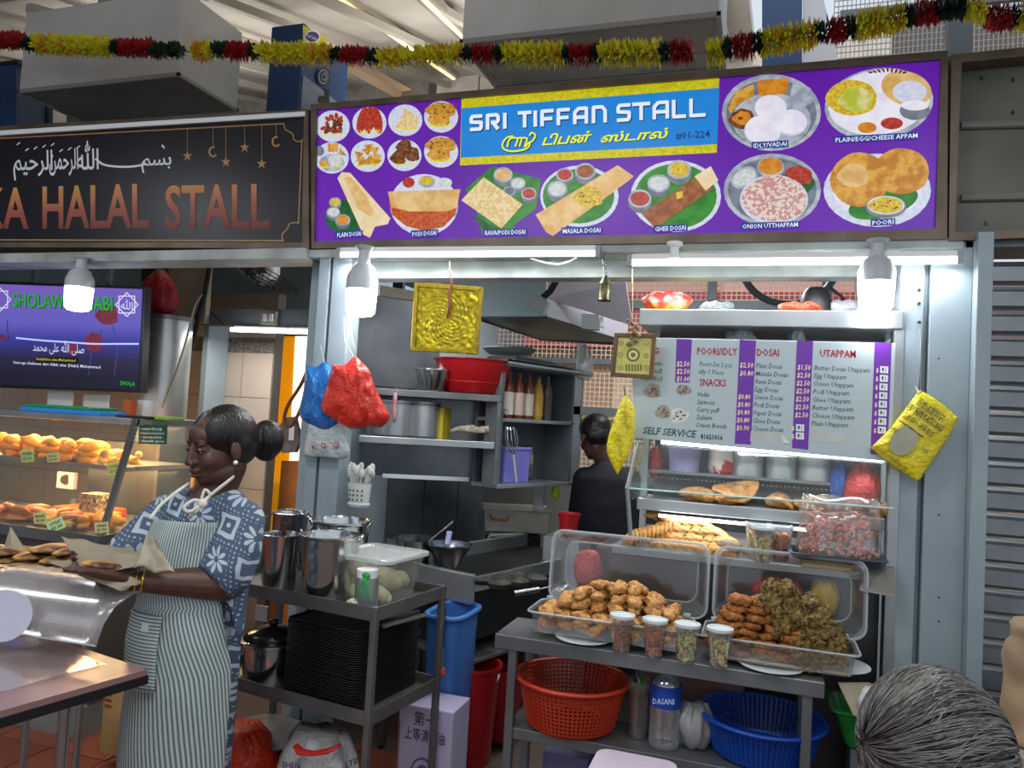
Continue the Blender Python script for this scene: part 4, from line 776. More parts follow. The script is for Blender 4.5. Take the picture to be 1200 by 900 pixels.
for i, (s, w) in enumerate([('Vadai', 14), ('Samosa', 20), ('Curry puff', 26), ('Suliam', 17), ('Onion Bonda', 34)]): row(s, 817.5 - i * .5, 817.5 + w, 464.5 + i * 9)
for y in (430.5, 440): mt('$2.50' if y < 435 else '$0.80', 867, 883, y, y + .5, 6, PYE, shear=.15, bold=.008)
for i, s in enumerate(['$0.80', '$0.80', '$0.80', '$0.80', '$0.90']): mt(s, 865 - i * .5, 879.5 - i * .4, 467.5 + i * 9.1, 468 + i * 9.1, 6, PYE, shear=.15, bold=.008)
for i, (s, w) in enumerate([('Plain Dosai', 31), ('Masala Dosai', 38), ('Rava Dosai', 31), ('Egg Dosai', 28), ('Onion Dosai', 34), ('Podi Dosai', 30), ('Paper Dosai', 33), ('Ghee Dosai', 32), ('Cheese Dosai', 36)]): row(s, 886 - i * .5, 886 - i * .5 + w, 431 + i * 9.2)
for i, s in enumerate(['$1.50', '$2.50', '$2.50', '$2.50', '$2.50', '$2.50', '$2.50']): mt(s, 934.5 - i * .5, 950 - i * .5, 433 + i * 9.3, 433.6 + i * 9.3, 6, PYE, shear=.15, bold=.008)
for i, (s, w) in enumerate([('Butter Dosai Utappam', 65), ('Egg Utappam', 38), ('Onion Utappam', 47), ('Podi Utappam', 42), ('Ghee Utappam', 44), ('Butter Utappam', 48), ('Cheese Utappam', 50), ('Plain Utappam', 43)]): row(s, 954.5 - i * .5, 954.5 - i * .5 + w, 433.5 + i * 9.3)
g = G(); gt = G()
for i in range(10):
    x, y = ((1031.5 - i * .4, 429 + i * 10.1) if i < 8 else (934.5 - i * .2, 497 + (i - 8) * 9.5))
    mt('$', x - 5, x - 2, y + 7, y + 7.1, 5, PYE, bold=.02); ppoly(g, [(x, y), (x + 9.5, y + .6), (x + 9.3, y + 8.5), (x - .2, y + 8)], YB, 1.6); ppoly(gt, [(x + 2, y + 2), (x + 4.5, y + 2), (x + 4, y + 6), (x + 2, y + 6)], YB, 2.2); ppoly(gt, [(x + 6, y + 2.4), (x + 6.8, y + 2.4), (x + 6.5, y + 7), (x + 5.8, y + 7)], YB, 2.2)
g.build('price_sticker', mat('sticker_white', '#dfe6e6', rough=.4, em=.04), mb); gt.build('sticker_ink', GN, mb)
g = G(); ppoly(g, [(880, 505), (915, 507), (914, 519), (879, 517)], YB, 1.2); ppoly(g, [(951, 506), (991, 508), (990, 519), (951, 518)], YB, 1.2); g.build('masking_tape', mat('tape_pale', '#c2c6c0', '#b4b9b4', rough=.5), mb)
g = G(); g.add([P(916, 509, YB - .002), P(926, 519, YB - .012), P(918, 519, YB - .002)], [(0, 1, 2)]); g.build('peeled_corner', WHITEP, mb)
text('SELF SERVICE', (753.5, 508), (816.5, 513), 8.5, YB, GN, mb, lay=2, shear=.25, bold=.02, name='self_service_text'); text('81621016', (821, 514), (847, 515.5), 5.5, YB, INK, mb, lay=2, bold=.03, name='phone_number')
for k, (cx, cy, rx, ry) in enumerate([(764.5, 458, 10, 8.5), (801, 457, 9, 6), (777, 483, 9, 8), (796, 487, 11, 9)]):
    g = G(); pell(g, cx, cy, rx, ry, YB, 1.2, 0, wob=.08, seed=k); rd = random.Random(k)
    for i in range(9): pell(g, cx + rd.uniform(-.6, .6) * rx, cy + rd.uniform(-.6, .6) * ry, 1.6, 1.1, YB, 1.8, 1, n=6)
    g.build('snack_picture', [mat('menu_food' if k < 3 else 'menu_food_white', '#a59e92' if k < 3 else '#d5d8d8', '#8d8377' if k < 3 else '#c4c9c6', sc=60), mat('menu_food_dark', '#6d5648')], mb)
for (p_, q_, nm) in [((775, 518), (1036, 539), 'led'), ]:
    g = G(); A = P(*p_, 2.965); B = P(*q_, 2.965); g.tube(A, B, .0075, n=8); g.build('led_tube', LEDW, dc)
g = G(); A = P(770, 598.5, 2.975); B = P(948, 622, 2.965); A2 = P(775, 602, 2.97); g.tube(P(772, 604, 3.07), P(945, 621, 3.07), .006, n=8); g.build('led_tube', LEDW, dc)
lamp('case_light', 'AREA', tuple(P(900, 545, 3.06)), 1.5, (.95, .98, 1), (.8, .03)); lamp('case_light', 'AREA', (P(860, 612, 3.1).x, 3.12, zs0 - .02), .7, (.95, .98, 1), (.5, .03))
# flatbreads on the middle shelf
BREAD = mat('fried_bread', '#cf9a58', '#96602a', rough=.5, sc=40, bump=.4, bsc=80, lo=.3, hi=.7)
def bread(seed, r):
    g = G(); rd = random.Random(seed); ph = rd.uniform(0, 6)
    def top(u, v): a_ = u * 2 * math.pi; rr = v * r * (1 + .08 * math.sin(3 * a_ + ph)); return (rr * math.cos(a_), rr * math.sin(a_) * .7, .012 + .025 * v ** 2 + .012 * math.sin(2 * a_ + ph) * v + .006 * math.sin(9 * v + a_ * 2))
    vs = []; n, k = 22, 6
    for j in range(1, k + 1): vs.append([Vector(top(i / n, j / k)) for i in range(n)])
    low = [[p - Vector((0, 0, .014)) + Vector((p.x, p.y, 0)) * .02 for p in ring] for ring in reversed(vs)]
    g.rings(vs + low); return g
for i, (px, py, w) in enumerate([(819, 588, 46), (862, 578, 58), (858, 590, 50), (912, 592, 50), (950, 590, 56), (1034, 602, 30)]):
    c = P(px, py, 3.14 + .02 * (i % 2)); r = rad(px, py, w, 3.1); c.z = zs + .002 + (.03 if i == 1 else 0)
    o = bread(i, r).build('fried_bread', BREAD, smooth=True, origin=(0, 0, 0), cat='bread', group='fried breads in the display case', label=['smallest puffed fried bread at the left end of the case shelf', 'curled fried bread lying on top, second from the left', 'flat fried bread under the curled one on the case shelf', 'puffed fried bread in the middle of the case shelf', 'wide fried bread right of the middle in the case', 'fried bread at the right end behind the prawn bag'][i])
    o.location = c; o.rotation_euler = (R([10, 25, 0, 14, 12, 10][i]), R([5, -12, 0, -6, 8, 0][i]), R(30 * i))
# things behind the glass
g = G(); a = P(782, 548, 3.25); g.lathe([(.06, 0), (.07, .15)], (a.x + .07, 3.24, zg), 20); g.build('lavender_tub', mat('lavender', '#8a86b5', rough=.4), smooth='auto', label='lavender plastic tub at the back of display case', cat='tub')
c = P(847, 552, 3.25); g = G(); g.lathe([(.05, 0), (.06, .02), (.055, .11), (.03, .13)], (c.x, 3.24, zg), 16, fn=lambda t_, z: 1 + .1 * math.sin(3 * t_)); g.build('printed_bag', mat('bag_white_red', '#d8cfc6', '#a3232a', rough=.5, sc=12, lo=.5, hi=.55), smooth=True, label='white packet with red print in back of display case', cat='packet')
for i, (px, w) in enumerate([(875, 40), (915, 38), (955, 44)]):
    c = P(px, 552, 3.25); r = rad(px, 550, w, 3.25); g = G(); g.lathe([(r, 0), (r, .11), (r * 1.03, .112), (r * 1.03, .12), (.001, .125)], (c.x, 3.24, zg), 24); g.build('steel_canister', STEEL, smooth='auto', label=['left', 'middle', 'right'][i] + 'most of the three steel canisters at the back of display case', cat='canister', group='steel canisters in the display case')
def bag_blob(name, label, cat, cx, cy, w, h, Y, m, z=None, d=.05, fr=7, rough=.12, seed=1, grp=None, tip=True, parent=None):
    top = P(cx, cy - h / 2, Y); bot = P(cx, cy + h / 2, Y); r = rad(cx, cy, w, Y); hh = top.z - bot.z; z0 = bot.z if z is None else z
    rd = random.Random(seed); ph = [rd.uniform(0, 6.28) for _ in range(4)]; rs = []; n = 36; K = 12
    for j in range(K + 1):
        t_ = j / K; q = math.sin(math.pi * min(1, (t_ * .62 + .30))) if tip else math.sin(math.pi * (.12 + .76 * t_)) ** .6
        if tip and t_ > .82: q = q * (1 - (t_ - .82) * 1.5)
        if j == 0: q *= .75
        ring = []
        for i in range(n):
            a_ = 2 * math.pi * i / n; k = 1 + rough * (math.sin(fr * a_ + ph[0] + 3 * t_) * .5 + math.sin((fr + 4) * a_ + ph[1] - 5 * t_) * .35 + .4 * math.sin(3 * a_ + ph[2] + 7 * t_)) * (.4 + t_)
            ring.append(Vector((cx_ if False else bot.x + r * q * k * math.cos(a_), Y + d * q * k * math.sin(a_), z0 + hh * t_ + .006 * math.sin(5 * a_ + ph[3]))))
        rs.append(ring)
    g = G(); g.rings(rs); return g.build(name, m, parent, smooth=True, label=label, cat=cat, group=grp)
REDB = mat('bag_red', '#d8321f', '#c22415', rough=.3, sc=6, bump=1, bsc=75, coat=.3)
BLUB = mat('bag_blue', '#1673c4', '#0d56a3', rough=.25, sc=6, bump=1, bsc=75, coat=.4)
bag_blob('blue_bag', 'dark blue plastic bag inside the display case at right', 'bag', 983, 562, 26, 50, 3.2, mat('bag_navy', '#1d4a9c', '#173a80', rough=.35, bump=1, bsc=75), d=.04)
bag_blob('red_bag', 'crumpled red plastic bag inside the display case behind glass at right', 'bag', 1010, 566, 44, 58, 3.16, mat('bag_red_case', '#a82a24', '#8c201c', rough=.35, bump=1, bsc=75), d=.05, seed=4)
bag_blob('red_packet', 'dark red packet at the left back corner of display case', 'packet', 768, 542, 18, 36, 3.25, mat('bag_red_case', '#a82a24'), d=.04, tip=False)
# on the top shelf
ZT = zt + .001
g = G(); a, b = P(752, 360, 3.1), P(830, 360, 3.1); g.box(a.x, b.x, 3.06, 3.28, ZT, ZT + .012); g.build('yellow_tray', mat('tray_yellow', '#d6d21c', rough=.4), bevel=.004, label='bright yellow shallow tray on top of the display case', cat='tray')
o = bag_blob('red_food_bag', 'clear bag of red food lying on the yellow tray', 'bag', 781, 350, 56, 22, 3.14, mat('red_food', '#a83c34', '#d8b3a6', rough=.25, sc=16, bump=.6, bsc=40, lo=.45, hi=.7), z=ZT + .013, tip=False, fr=9, d=.06)
bag_blob('grey_bag', 'flattened grey plastic bag right of the yellow tray', 'bag', 840, 355, 42, 16, 3.18, mat('bag_grey', '#8f979b', '#6f777b', rough=.35, bump=1, bsc=75), z=ZT, tip=False, d=.06, seed=3)
bag_blob('orange_bag', 'orange red plastic bag lying on the top shelf beside black kettle', 'bag', 937, 357, 52, 13, 3.1, mat('bag_orange', '#c8492c', '#a63a20', rough=.4, bump=1, bsc=75), z=ZT, tip=False, d=.06, seed=5)
bag_blob('white_bag', 'pale plastic bag on top shelf behind the right bulb', 'bag', 990, 355, 44, 20, 3.2, mat('bag_pale', '#a8a9ad', '#8d8d95', rough=.4, bump=1, bsc=75), z=ZT, tip=False, d=.06, seed=6)
t = thing('black_kettle', 'black kettle like vessel on top of the display case', 'kettle', P(956, 362, 3.15)); c = P(956, 362, 3.2)
g = G(); g.lathe([(.06, 0), (.065, .04), (.05, .1), (.035, .12), (.001, .125)], (c.x, c.y, ZT), 20); g.build('body', BLACK, t, smooth='auto'); g = G(); g.path([(c.x + .05, c.y, ZT + .03), (c.x + .1, c.y, ZT + .08), (c.x + .05, c.y, ZT + .12)], .008, 6); g.build('handle', BLACK, t)
g = G(); g.lathe([(.05, 0), (.05, .012)], (P(885, 362, 3.1).x, 3.12, ZT), 4, M=Matrix.Rotation(R(45), 4, 'Z'), sx=2); g.build('wire_tray', STEELD, label='low dark tray left of the orange bag on top shelf', cat='tray')
# bits below the shelf, behind the board top edge
for i, (px, w) in enumerate([(868, 36), (933, 20)]): bag_blob('grey_pouch', ['grey bag poking up behind the menu board over POORI/IDLY', 'small grey bag corner poking up behind the board over DOSAI'][i], 'bag', px, 394, w, 24, 3.1, mat('bag_grey', '#8f979b'), d=.04, seed=8 + i)
# wall fan seen from behind over the case
t = thing('wall_fan', 'grey wall fan behind the top shelf seen against the red mesh', 'fan', P(925, 320, 3.9)); c = P(925, 308, 3.9)
g = G(); g.path([c + Vector((.22 * math.cos(a_), 0, .2 * math.sin(a_))) for a_ in [math.pi * (1.08 + .84 * i / 14) for i in range(15)]], .018, 8); g.build('guard_arc', mat('fan_grey', '#5b5d63', rough=.4), t, smooth=True)
g = G(); g.lathe([(.06, 0), (.06, .1), (.03, .12)], (0, 0, 0), 16, M=Matrix.Translation(c + Vector((-.05, 0, -.02))) @ Matrix.Rotation(R(90), 4, 'X')); g.build('motor', BLACK, t)
g = G(); g.tube(c + Vector((.2, 0, -.04)), c + Vector((.07, .02, .06)), .018, n=8); g.tube(c + Vector((-.2, 0, -.04)), c + Vector((-.07, .02, .06)), .018, n=8); g.build('bracket', mat('fan_grey', '#5b5d63'), t)
# ---------- fried food
from mathutils import noise as NZ
def blob(seed, rx, ry, rz, amp, fr, n=20, amp2=0, fr2=20, flat=0):
    g = G(); g.sph((0, 0, 0), 1, n); off = Vector((seed * 3.1, seed * 1.7, seed))
    nv = []
    for v in g.v:
        q = 1 + amp * NZ.noise(v * fr + off) + (amp2 * abs(NZ.noise(v * fr2 + off)) if amp2 else 0)
        nv.append(Vector((v.x * rx * q, v.y * ry * q, v.z * rz * q)))
    g.v = nv; return g
FRIT = mat('golden_fritter', '#d8a35c', '#8f4f1e', rough=.5, sc=55, bump=.9, bsc=130, lo=.35, hi=.7)
FRIT2 = mat('orange_vadai', '#c07c38', '#74380f', rough=.5, sc=90, bump=1, bsc=200, lo=.35, hi=.7)
BHAJ = mat('leafy_bhaji', '#8f7538', '#33240c', rough=.6, sc=70, bump=1, bsc=80, lo=.35, hi=.65)
PUFF = mat('curry_puff_crust', '#dcab62', '#a8702e', rough=.5, sc=50, bump=.5, bsc=120, lo=.3, hi=.7)
def heap(name, protos, spots, label, cat, group, rnd=1):
    ps = []; X = [s_[0][0] for s_ in spots]; Z = [s_[0][2] for s_ in spots]; seen = {}
    for i, (c, rot, sc) in enumerate(spots):
        if i < len(protos): o = protos[i]
        else: o = protos[i % len(protos)].copy(); COL.objects.link(o)
        o.location = c; o.rotation_euler = rot; o.scale = (sc,) * 3; k_ = (['left', 'middle', 'right'][min(2, int(3 * (c[0] - min(X)) / (max(X) - min(X) + 1e-6)))], ['bottom', 'middle', 'top'][min(2, int(3 * (c[2] - min(Z)) / (max(Z) - min(Z) + 1e-6)))]); tag(o, label + ', %s third, %s layer' % k_, cat, group); ps.append(o)
    return ps
def mk(g, name, m): return g.build(name, m, smooth=True, origin=(0, 0, 0))
def vad(seed, R1=.022, R2=.017):
    g = G(); off = Vector((seed, seed * 2, 5)); rs = []; n, k = 22, 12
    for j in range(k):
        b_ = 2 * math.pi * j / k; ring = []
        for i in range(n):
            a_ = 2 * math.pi * i / n; rr = R1 + R2 * math.cos(b_); v = Vector((rr * math.cos(a_), rr * math.sin(a_), (R2 - .004) * math.sin(b_))); q = 1 + .4 * NZ.noise(v * 90 + off); ring.append(Vector((v.x * q, v.y * q, v.z * q)))
        rs.append(ring)
    g.rings(rs, closed=True); return g
# main food table
TZ = .78; TY = 2.66; TX0, TX1 = P(580, 742, TY).x, P(967, 795, TY).x
tb = thing('food_table', 'stainless steel table with lower shelf carrying fried food trays in front of stall', 'table', ((TX0 + TX1) / 2, TY + .13, 0))
g = G(); g.box(TX0, TX1, TY, TY + .27, TZ - .05, TZ); g.build('table_top', STEELD, tb, bevel=.003)
LZ = P(605, 856, TY).z
g = G(); g.box(TX0 + .05, TX1 - .03, TY + .02, TY + .26, LZ - .04, LZ); g.build('lower_shelf', STEELD, tb, bevel=.003)
for x in (TX0 + .05, TX1 - .065):
    for y in (TY + .01, TY + .235): g = G(); g.box(x, x + .032, y, y + .032, 0, TZ - .051); g.build('leg', STEELD, tb, bevel=.004)
def rrect(w, h, r, n=6):
    out = []
    for cx, cy, a0 in ((w / 2 - r, h / 2 - r, 0), (-w / 2 + r, h / 2 - r, 90), (-w / 2 + r, -h / 2 + r, 180), (w / 2 - r, -h / 2 + r, 270)):
        for i in range(n + 1): a_ = R(a0 + 90 * i / n); out.append((cx + r * math.cos(a_), cy + r * math.sin(a_)))
    return out
def pan(g, M, w, h, dep, wall=.004, rim=.012, inset=.02, m=0, r=.03):
    """open box: rim in the plane z=0, bottom at z=-dep"""
    def ring(dw, z): return [M @ Vector((x, y, z)) for x, y in rrect(w + dw, h + dw, r)]
    g.rings([ring(2 * rim, .003), ring(2 * rim, -.002), ring(0, -.002), ring(-inset, -dep), ring(-inset, -dep), ring(-inset - .004, -dep + wall), ring(-.008, .003), ring(2 * rim, .003)], m, False, False)
    g.add(ring(-inset, -dep), [tuple(range(len(ring(0, 0))))], m)
def tray(label, x0, x1, ybase, z, lidlabel):
    w = x1 - x0; yc = TY + .125; M = Matrix.Translation(((x0 + x1) / 2, yc, z + .075))
    t = thing('clear_food_tray', label, 'food tray', ((x0 + x1) / 2, yc, z)); g = G(); pan(g, M, w, .2, .07); g.build('tray', CLEAR, t, smooth='auto')
    g = G(); g.path([M @ Vector((x, y, .003)) for x, y in rrect(w + .02, .22, .03)], .0035, 5, closed=True); g.build('rim', mat('rim_clear', '#b9c2c4', rough=.2, alpha=.55), t)
    # lid standing upright behind, hinged on the back rim
    ML = Matrix.Translation(((x0 + x1) / 2 + .03, yc + .118, z + .085)) @ Matrix.Rotation(R(86), 4, 'X') @ Matrix.Translation((0, .125, 0))
    g = G(); pan(g, ML, w + .02, .25, .07, r=.045, inset=.07); g.build('lid', CLEAR, t, smooth='auto')
    g = G(); g.path([ML @ Vector((x, y, .003)) for x, y in rrect(w + .036, .266, .045)], .0045, 5, closed=True); g.path([ML @ Vector((x, y, -.066)) for x, y in rrect(w - .05, .18, .045)], .003, 5, closed=True); g.build('lid_rim', mat('rim_clear', '#b9c2c4'), t)
    g = G()
    for s in (-1, 1): g.tube(M @ Vector((s * (w / 2 - .02) - .012, .11, .01)), M @ Vector((s * (w / 2 - .02) + .012, .11, .01)), .009, n=8)
    g.build('hinge', mat('rim_clear', '#b9c2c4'), t)
    return t, M
xa1, xb1 = P(622, 712, 2.7).x, P(806, 735, 2.7).x; xa2, xb2 = P(826, 745, 2.7).x, P(1005, 760, 2.7).x
tray('clear lidded tray of round golden fritters, left on the food table', xa1, xb1, 0, TZ + .014, '')
tray('clear lidded tray of vadai and leafy bhaji, right on the food table', xa2, xb2, 0, TZ + .014, '')
tb_z = TZ + .03
pr_b = [mk(blob(i, .039, .025, .02, .4, 1.7, 22, .1, 6) if i % 3 else vad(i, .019, .02), 'fritter', FRIT) for i in range(6)]
sp = []; rd = random.Random(3)
for L_, (n_x, n_y, z) in enumerate([(8, 4, .0), (8, 4, .036), (7, 3, .072), (5, 3, .106), (3, 2, .138)]):
    for i in range(n_x):
        for j in range(n_y):
            x = (xa1 + xb1) / 2 + .02 * (L_ > 1) + (i - (n_x - 1) / 2) * .063 + rd.uniform(-.008, .008); y = TY + .125 + .008 * L_ + (j - (n_y - 1) / 2) * .04 + rd.uniform(-.006, .006)
            sp.append(((x, y, tb_z + .018 + z + rd.uniform(-.004, .006)), (rd.uniform(-.5, .5), rd.uniform(-.4, .4), rd.uniform(0, 3.1)), rd.uniform(.82, 1.02)))
heap('fritter', pr_b, sp, 'golden brown fritter in the left clear tray', 'fritter', 'fritters in the left tray')
pr_v = [mk(vad(i), 'vadai', FRIT2) for i in range(4)]; sp = []
for L_, (n_x, n_y) in enumerate([(4, 3), (4, 3), (4, 3), (4, 3), (3, 2), (3, 2), (2, 1)]):
    for i in range(n_x):
        for j in range(n_y):
            sp.append(((xa2 + .04 + i * .072 + .012 * L_ + rd.uniform(-.006, .006), TY + .084 + .008 * L_ + j * .045 + rd.uniform(-.006, .006), tb_z + .014 + L_ * .026), (rd.uniform(-.3, .35), rd.uniform(-.25, .25), rd.uniform(0, 3)), rd.uniform(.95, 1.15)))
heap('vadai', pr_v, sp, 'reddish brown round vadai stacked in the right tray', 'vadai', 'vadai in the right tray')
def bhaji(seed):
    g = blob(seed, .036, .032, .028, .5, 1.8, 26, .5, 5); rd_ = random.Random(seed)
    for i in range(34):
        a_ = Vector((rd_.gauss(0, 1), rd_.gauss(0, 1), rd_.gauss(0, 1))).normalized(); t_ = a_.orthogonal().normalized() * rd_.uniform(.008, .018); c = Vector((a_.x * .038, a_.y * .034, a_.z * .031)); g.path([c - t_, c + a_ * .006, c + t_], [.0015, .003, .0015], 4)
    return g
pr_h = [mk(bhaji(i), 'bhaji', BHAJ) for i in range(5)]; sp = []
xm = xa2 + .30
for L_, (n_x, n_y) in enumerate([(5, 4), (5, 4), (5, 3), (4, 3), (3, 2), (2, 1)]):
    for i in range(n_x):
        for j in range(n_y):
            x = xm + i * .058 - (.02 * L_ if L_ > 1 else 0) + rd.uniform(-.012, .012)
            if x > xb2 - .02 - .02 * L_: continue
            sp.append(((x, TY + .078 + .008 * L_ + j * .036 + rd.uniform(-.008, .008), tb_z + .024 + L_ * .038 + rd.uniform(-.005, .008)), (rd.uniform(0, 6), rd.uniform(0, 6), rd.uniform(0, 6)), rd.uniform(.85, 1.2)))
heap('bhaji', pr_h, sp, 'green brown leafy bhaji heaped in the right tray', 'bhaji', 'bhaji clumps in the right tray')
# paper lining in the right tray
g = G(); g.box(xa2 + .02, xb2 - .02, TY + .045, TY + .205, TZ + .022, TZ + .026); g.build('paper_liner', mat('kraft', '#a3885f', '#b59c74', rough=.7, sc=4), label='brown paper liner in the right food tray', cat='paper')
bag_blob('red_bag', 'red plastic bag stored below the case deck, behind the left clear lid', 'bag', 688, 668, 34, 44, 3.05, mat('bag_red_case', '#a82a24'), d=.04, tip=False, seed=21)
bag_blob('red_bag', 'flat red bag below the case deck, behind the right clear lid', 'bag', 910, 690, 60, 26, 3.05, mat('bag_red_case', '#a82a24'), d=.04, tip=False, seed=22)
bag_blob('yellow_bag', 'yellow bag below the case deck, behind the right clear lid', 'bag', 965, 700, 34, 40, 3.05, mat('bag_mustard', '#b39a22', rough=.4), d=.04, tip=False, seed=23)
# plates
def plate(label, px, py, w, Y, z=TZ + .001):
    c = P(px, py, Y); r = rad(px, py, w, Y); g = G(); g.lathe([(r * .55, 0), (r * .6, .004), (r, .011), (r, .013), (r * .58, .007), (.001, .006)], (c.x, c.y, z), 32); g.build('white_plate', mat('melamine', '#c9d2d2', rough=.3), smooth='auto', label=label, cat='plate')
plate('white plate lying partly under left clear tray', 684, 744, 66, 2.74); plate('white plate lying partly under right clear tray', 903, 779, 78, 2.74)
c = P(994, 786, 2.86); g = G(); g.lathe([(.07, 0), (.076, .004), (.11, .011), (.11, .013), (.07, .007), (.001, .006)], (c.x - .04, c.y, TZ + .001), 32); g.build('white_plate', mat('melamine', '#c9d2d2'), smooth='auto', label='white plate sticking out past the right end of the food table', cat='plate')
# snack cups
SN = [mat('snack_brown', '#b5732c', '#6f3512', rough=.5, sc=5), mat('snack_red', '#a84a24', '#d09048', rough=.5, sc=5), mat('snack_pea', '#b9b566', '#d6cf92', rough=.5, sc=5), mat('snack_pale', '#c4b268', '#e0d59c', rough=.5, sc=5)]
def cup_proto(si, h=.118, r=.041):
    t = thing('snack_cup', 'x', 'cup', (0, 0, 0)); g = G(); g.lathe([(r * .68, 0), (r * .7, .004), (r, h), (r * .97, h), (r * .67, .005), (.001, .005)], (0, 0, 0), 24); g.build('cup', CLEAR, t, smooth='auto')
    g = G(); g.lathe([(r * 1.05, h), (r * 1.07, h + .003), (r * 1.05, h + .01), (r * .9, h + .01), (r * .85, h + .006), (.001, h + .006)], (0, 0, 0), 24); g.build('lid', mat('cup_lid', '#c4cdcd', rough=.3), t, smooth='auto', label='white round snap lid')
    g = G(); rd_ = random.Random(si)
    for i in range(150):
        z = rd_.uniform(.008, h * .78); rr = r * (.62 + .26 * z / h) - .002; a_ = rd_.uniform(0, 6.28); q = rr * (rd_.uniform(.75, 1) if i % 4 else rd_.uniform(0, 1)); g.sph((q * math.cos(a_), q * math.sin(a_), z), rd_.uniform(.004, .0062), 6)
    g.build('snack_pieces', SN[si], t, smooth=True, kind='stuff'); return t
cups = [cup_proto(i) for i in range(4)]
for i, (px, py) in enumerate([(729, 755), (767, 763), (805, 768), (843, 776)]):
    c = Pz(px, py, TZ + .001); cups[i].location = (P(px, py - 20, TY + .002).x, TY + .002, TZ + .001)
    cups[i]['label'] = ['lidded clear cup of brown crunchy snack, leftmost of four on the table edge', 'lidded clear cup of reddish brown snack, second of four on table edge', 'lidded clear cup of greenish chickpeas, third on the table edge', 'lidded clear cup of pale chickpeas, rightmost on the table edge'][i]; cups[i]['group'] = 'snack cups along the table edge'
for i, (px, py, k, lb) in enumerate([(886, 668, 3, 'back'), (916, 668, 1, 'back right'), (884, 675, 3, 'left middle'), (914, 678, 1, 'right middle'), (894, 690, 3, 'front')]):
    Y_ = [3.09, 3.1, 3.02, 3.03, 2.96][i]; px_ = [886, 914, 886, 915, 894][i]; c = P(px_, 640, Y_)
    dup(cups[k], (c.x, c.y, zd + .001), label='lidded snack cup, %s one of the cluster on the case deck' % lb, group='snack cups on the display case deck')
# curry puffs
def puff(seed):
    g = G(); rd_ = random.Random(seed)
    n, k = 14, 5; rs = []
    for j in range(k + 1):
        v = j / k; ring = []
        for i in range(n + 1): a_ = math.pi * i / n; rr = .052 * (1 - v) + .002; cr_ = 1 + (.05 * math.sin(a_ * 14) if j == 0 else 0); ring.append(Vector((rr * math.cos(a_) * cr_, .014 * math.sin(math.pi * min(v * .9 + .05, 1) * .5 + .1) * (j > 0) * math.sin(a_) ** .3, rr * math.sin(a_) * cr_)))
        rs.append(ring)
    for sgn in (1, -1):
        vs = [Vector((p.x, p.y * sgn, p.z)) for r_ in rs for p in r_]; m_ = n + 1; g.add(vs, [(a * m_ + b, a * m_ + b + 1, (a + 1) * m_ + b + 1, (a + 1) * m_ + b) for a in range(k) for b in range(n)])
    # closed base
    base0 = [p for r_ in rs for p in (r_[0],)] ; return g
pr_p = [mk(puff(i), 'curry_puff', PUFF) for i in range(3)]; sp = []
for i in range(12): c = P(734 + i * 5, 650 - i * 3.2, 3.0 + .012 * i); sp.append(((c.x, c.y, zd + .006 + i * .004), (R(-20), R(-8), R(-62)), 1.15))
for L_, (n_, px0, py0, Y_) in enumerate([(8, 766, 654, 3.01), (8, 772, 648, 3.05), (6, 780, 634, 3.08), (4, 786, 622, 3.11)]):
    for i in range(n_): c = P(px0 + i * 11.5, py0, Y_); sp.append(((c.x, c.y, zd + .006 + .026 * L_), (R(-62), R(22), R(-12 + rd.uniform(-8, 8))), 1.2))
for i in range(3): c = P(772 + i * 13, 610 + 3 * i, 3.18); sp.append(((c.x, c.y, zd + .1), (R(-80), R(5), R(20 - 30 * i)), 1.2))
heap('curry_puff', pr_p, sp, 'golden half-moon curry puff on the case deck', 'curry puff', 'curry puffs on the display case deck')
g = G(); a, b = P(722, 655, 2.9), P(850, 660, 2.9); g.box(a.x, b.x, 2.985, 3.22, zd + .001, zd + .006); g.build('puff_tray', STEELS, label='thin steel tray under the pile of curry puffs', cat='tray')
g = G(); c = P(851, 640, 3.0); g.sph((c.x, 3.06, zd + .03), (.055, .05, .028), 14, rough=.2); g.build('brown_paper_packet', mat('kraft_dark', '#6f5a44', '#8b7558', rough=.7, sc=8, bump=.5), smooth=True, label='crumpled brown paper packet between puffs and snack cups', cat='packet')
# bag of pink crackers on dark tray
t = thing('blue_tray', 'dark blue grey plastic tray under the prawn snack bag', 'tray', P(980, 658, 2.92)); a, b = P(926, 655, 2.95), P(1036, 668, 2.95)
g = G(); M = Matrix.Translation(((a.x + b.x) / 2, 3.02, zd + .05)); pan(g, M, b.x - a.x, .2, .02); g.build('tray', mat('tray_slate', '#2c3a45', rough=.4), t, smooth='auto')
g = G(); g.box(a.x + .04, b.x - .1, 2.96, 3.06, zd + .001, zd + .029); g.build('snack_box', mat('kraft', '#a3885f'), label='flat tan box beneath the dark blue tray', cat='box')
t = thing('snack_bag', 'clear plastic bag full of pink orange crackers on the dark tray', 'bag', ((a.x + b.x) / 2, 3.0, zd + .032))
cx_, cy_, cz_ = (a.x + b.x) / 2 + .01, 3.02, zd + .045
g = G(); rd_ = random.Random(9)
for i in range(230):
    a_, v = rd_.uniform(0, 6.28), rd_.uniform(0, 1); rr = math.sqrt(rd_.uniform(.2, 1)); z = v * .15; q = .13 * (1 - v * .25); p = Vector((cx_ + q * rr * math.cos(a_), cy_ + .07 * rr * math.sin(a_), cz_ + z)); d = Vector((rd_.gauss(0, 1), rd_.gauss(0, 1), rd_.gauss(0, 1))).normalized() * .011; e = d.orthogonal().normalized() * .006
    g.path([p - d, p + e, p + d], .0042, 5)
g.build('crackers', mat('cracker_pink', '#c9705a', '#e0a58c', rough=.4, sc=12), t, smooth=True, kind='stuff')
rs = []
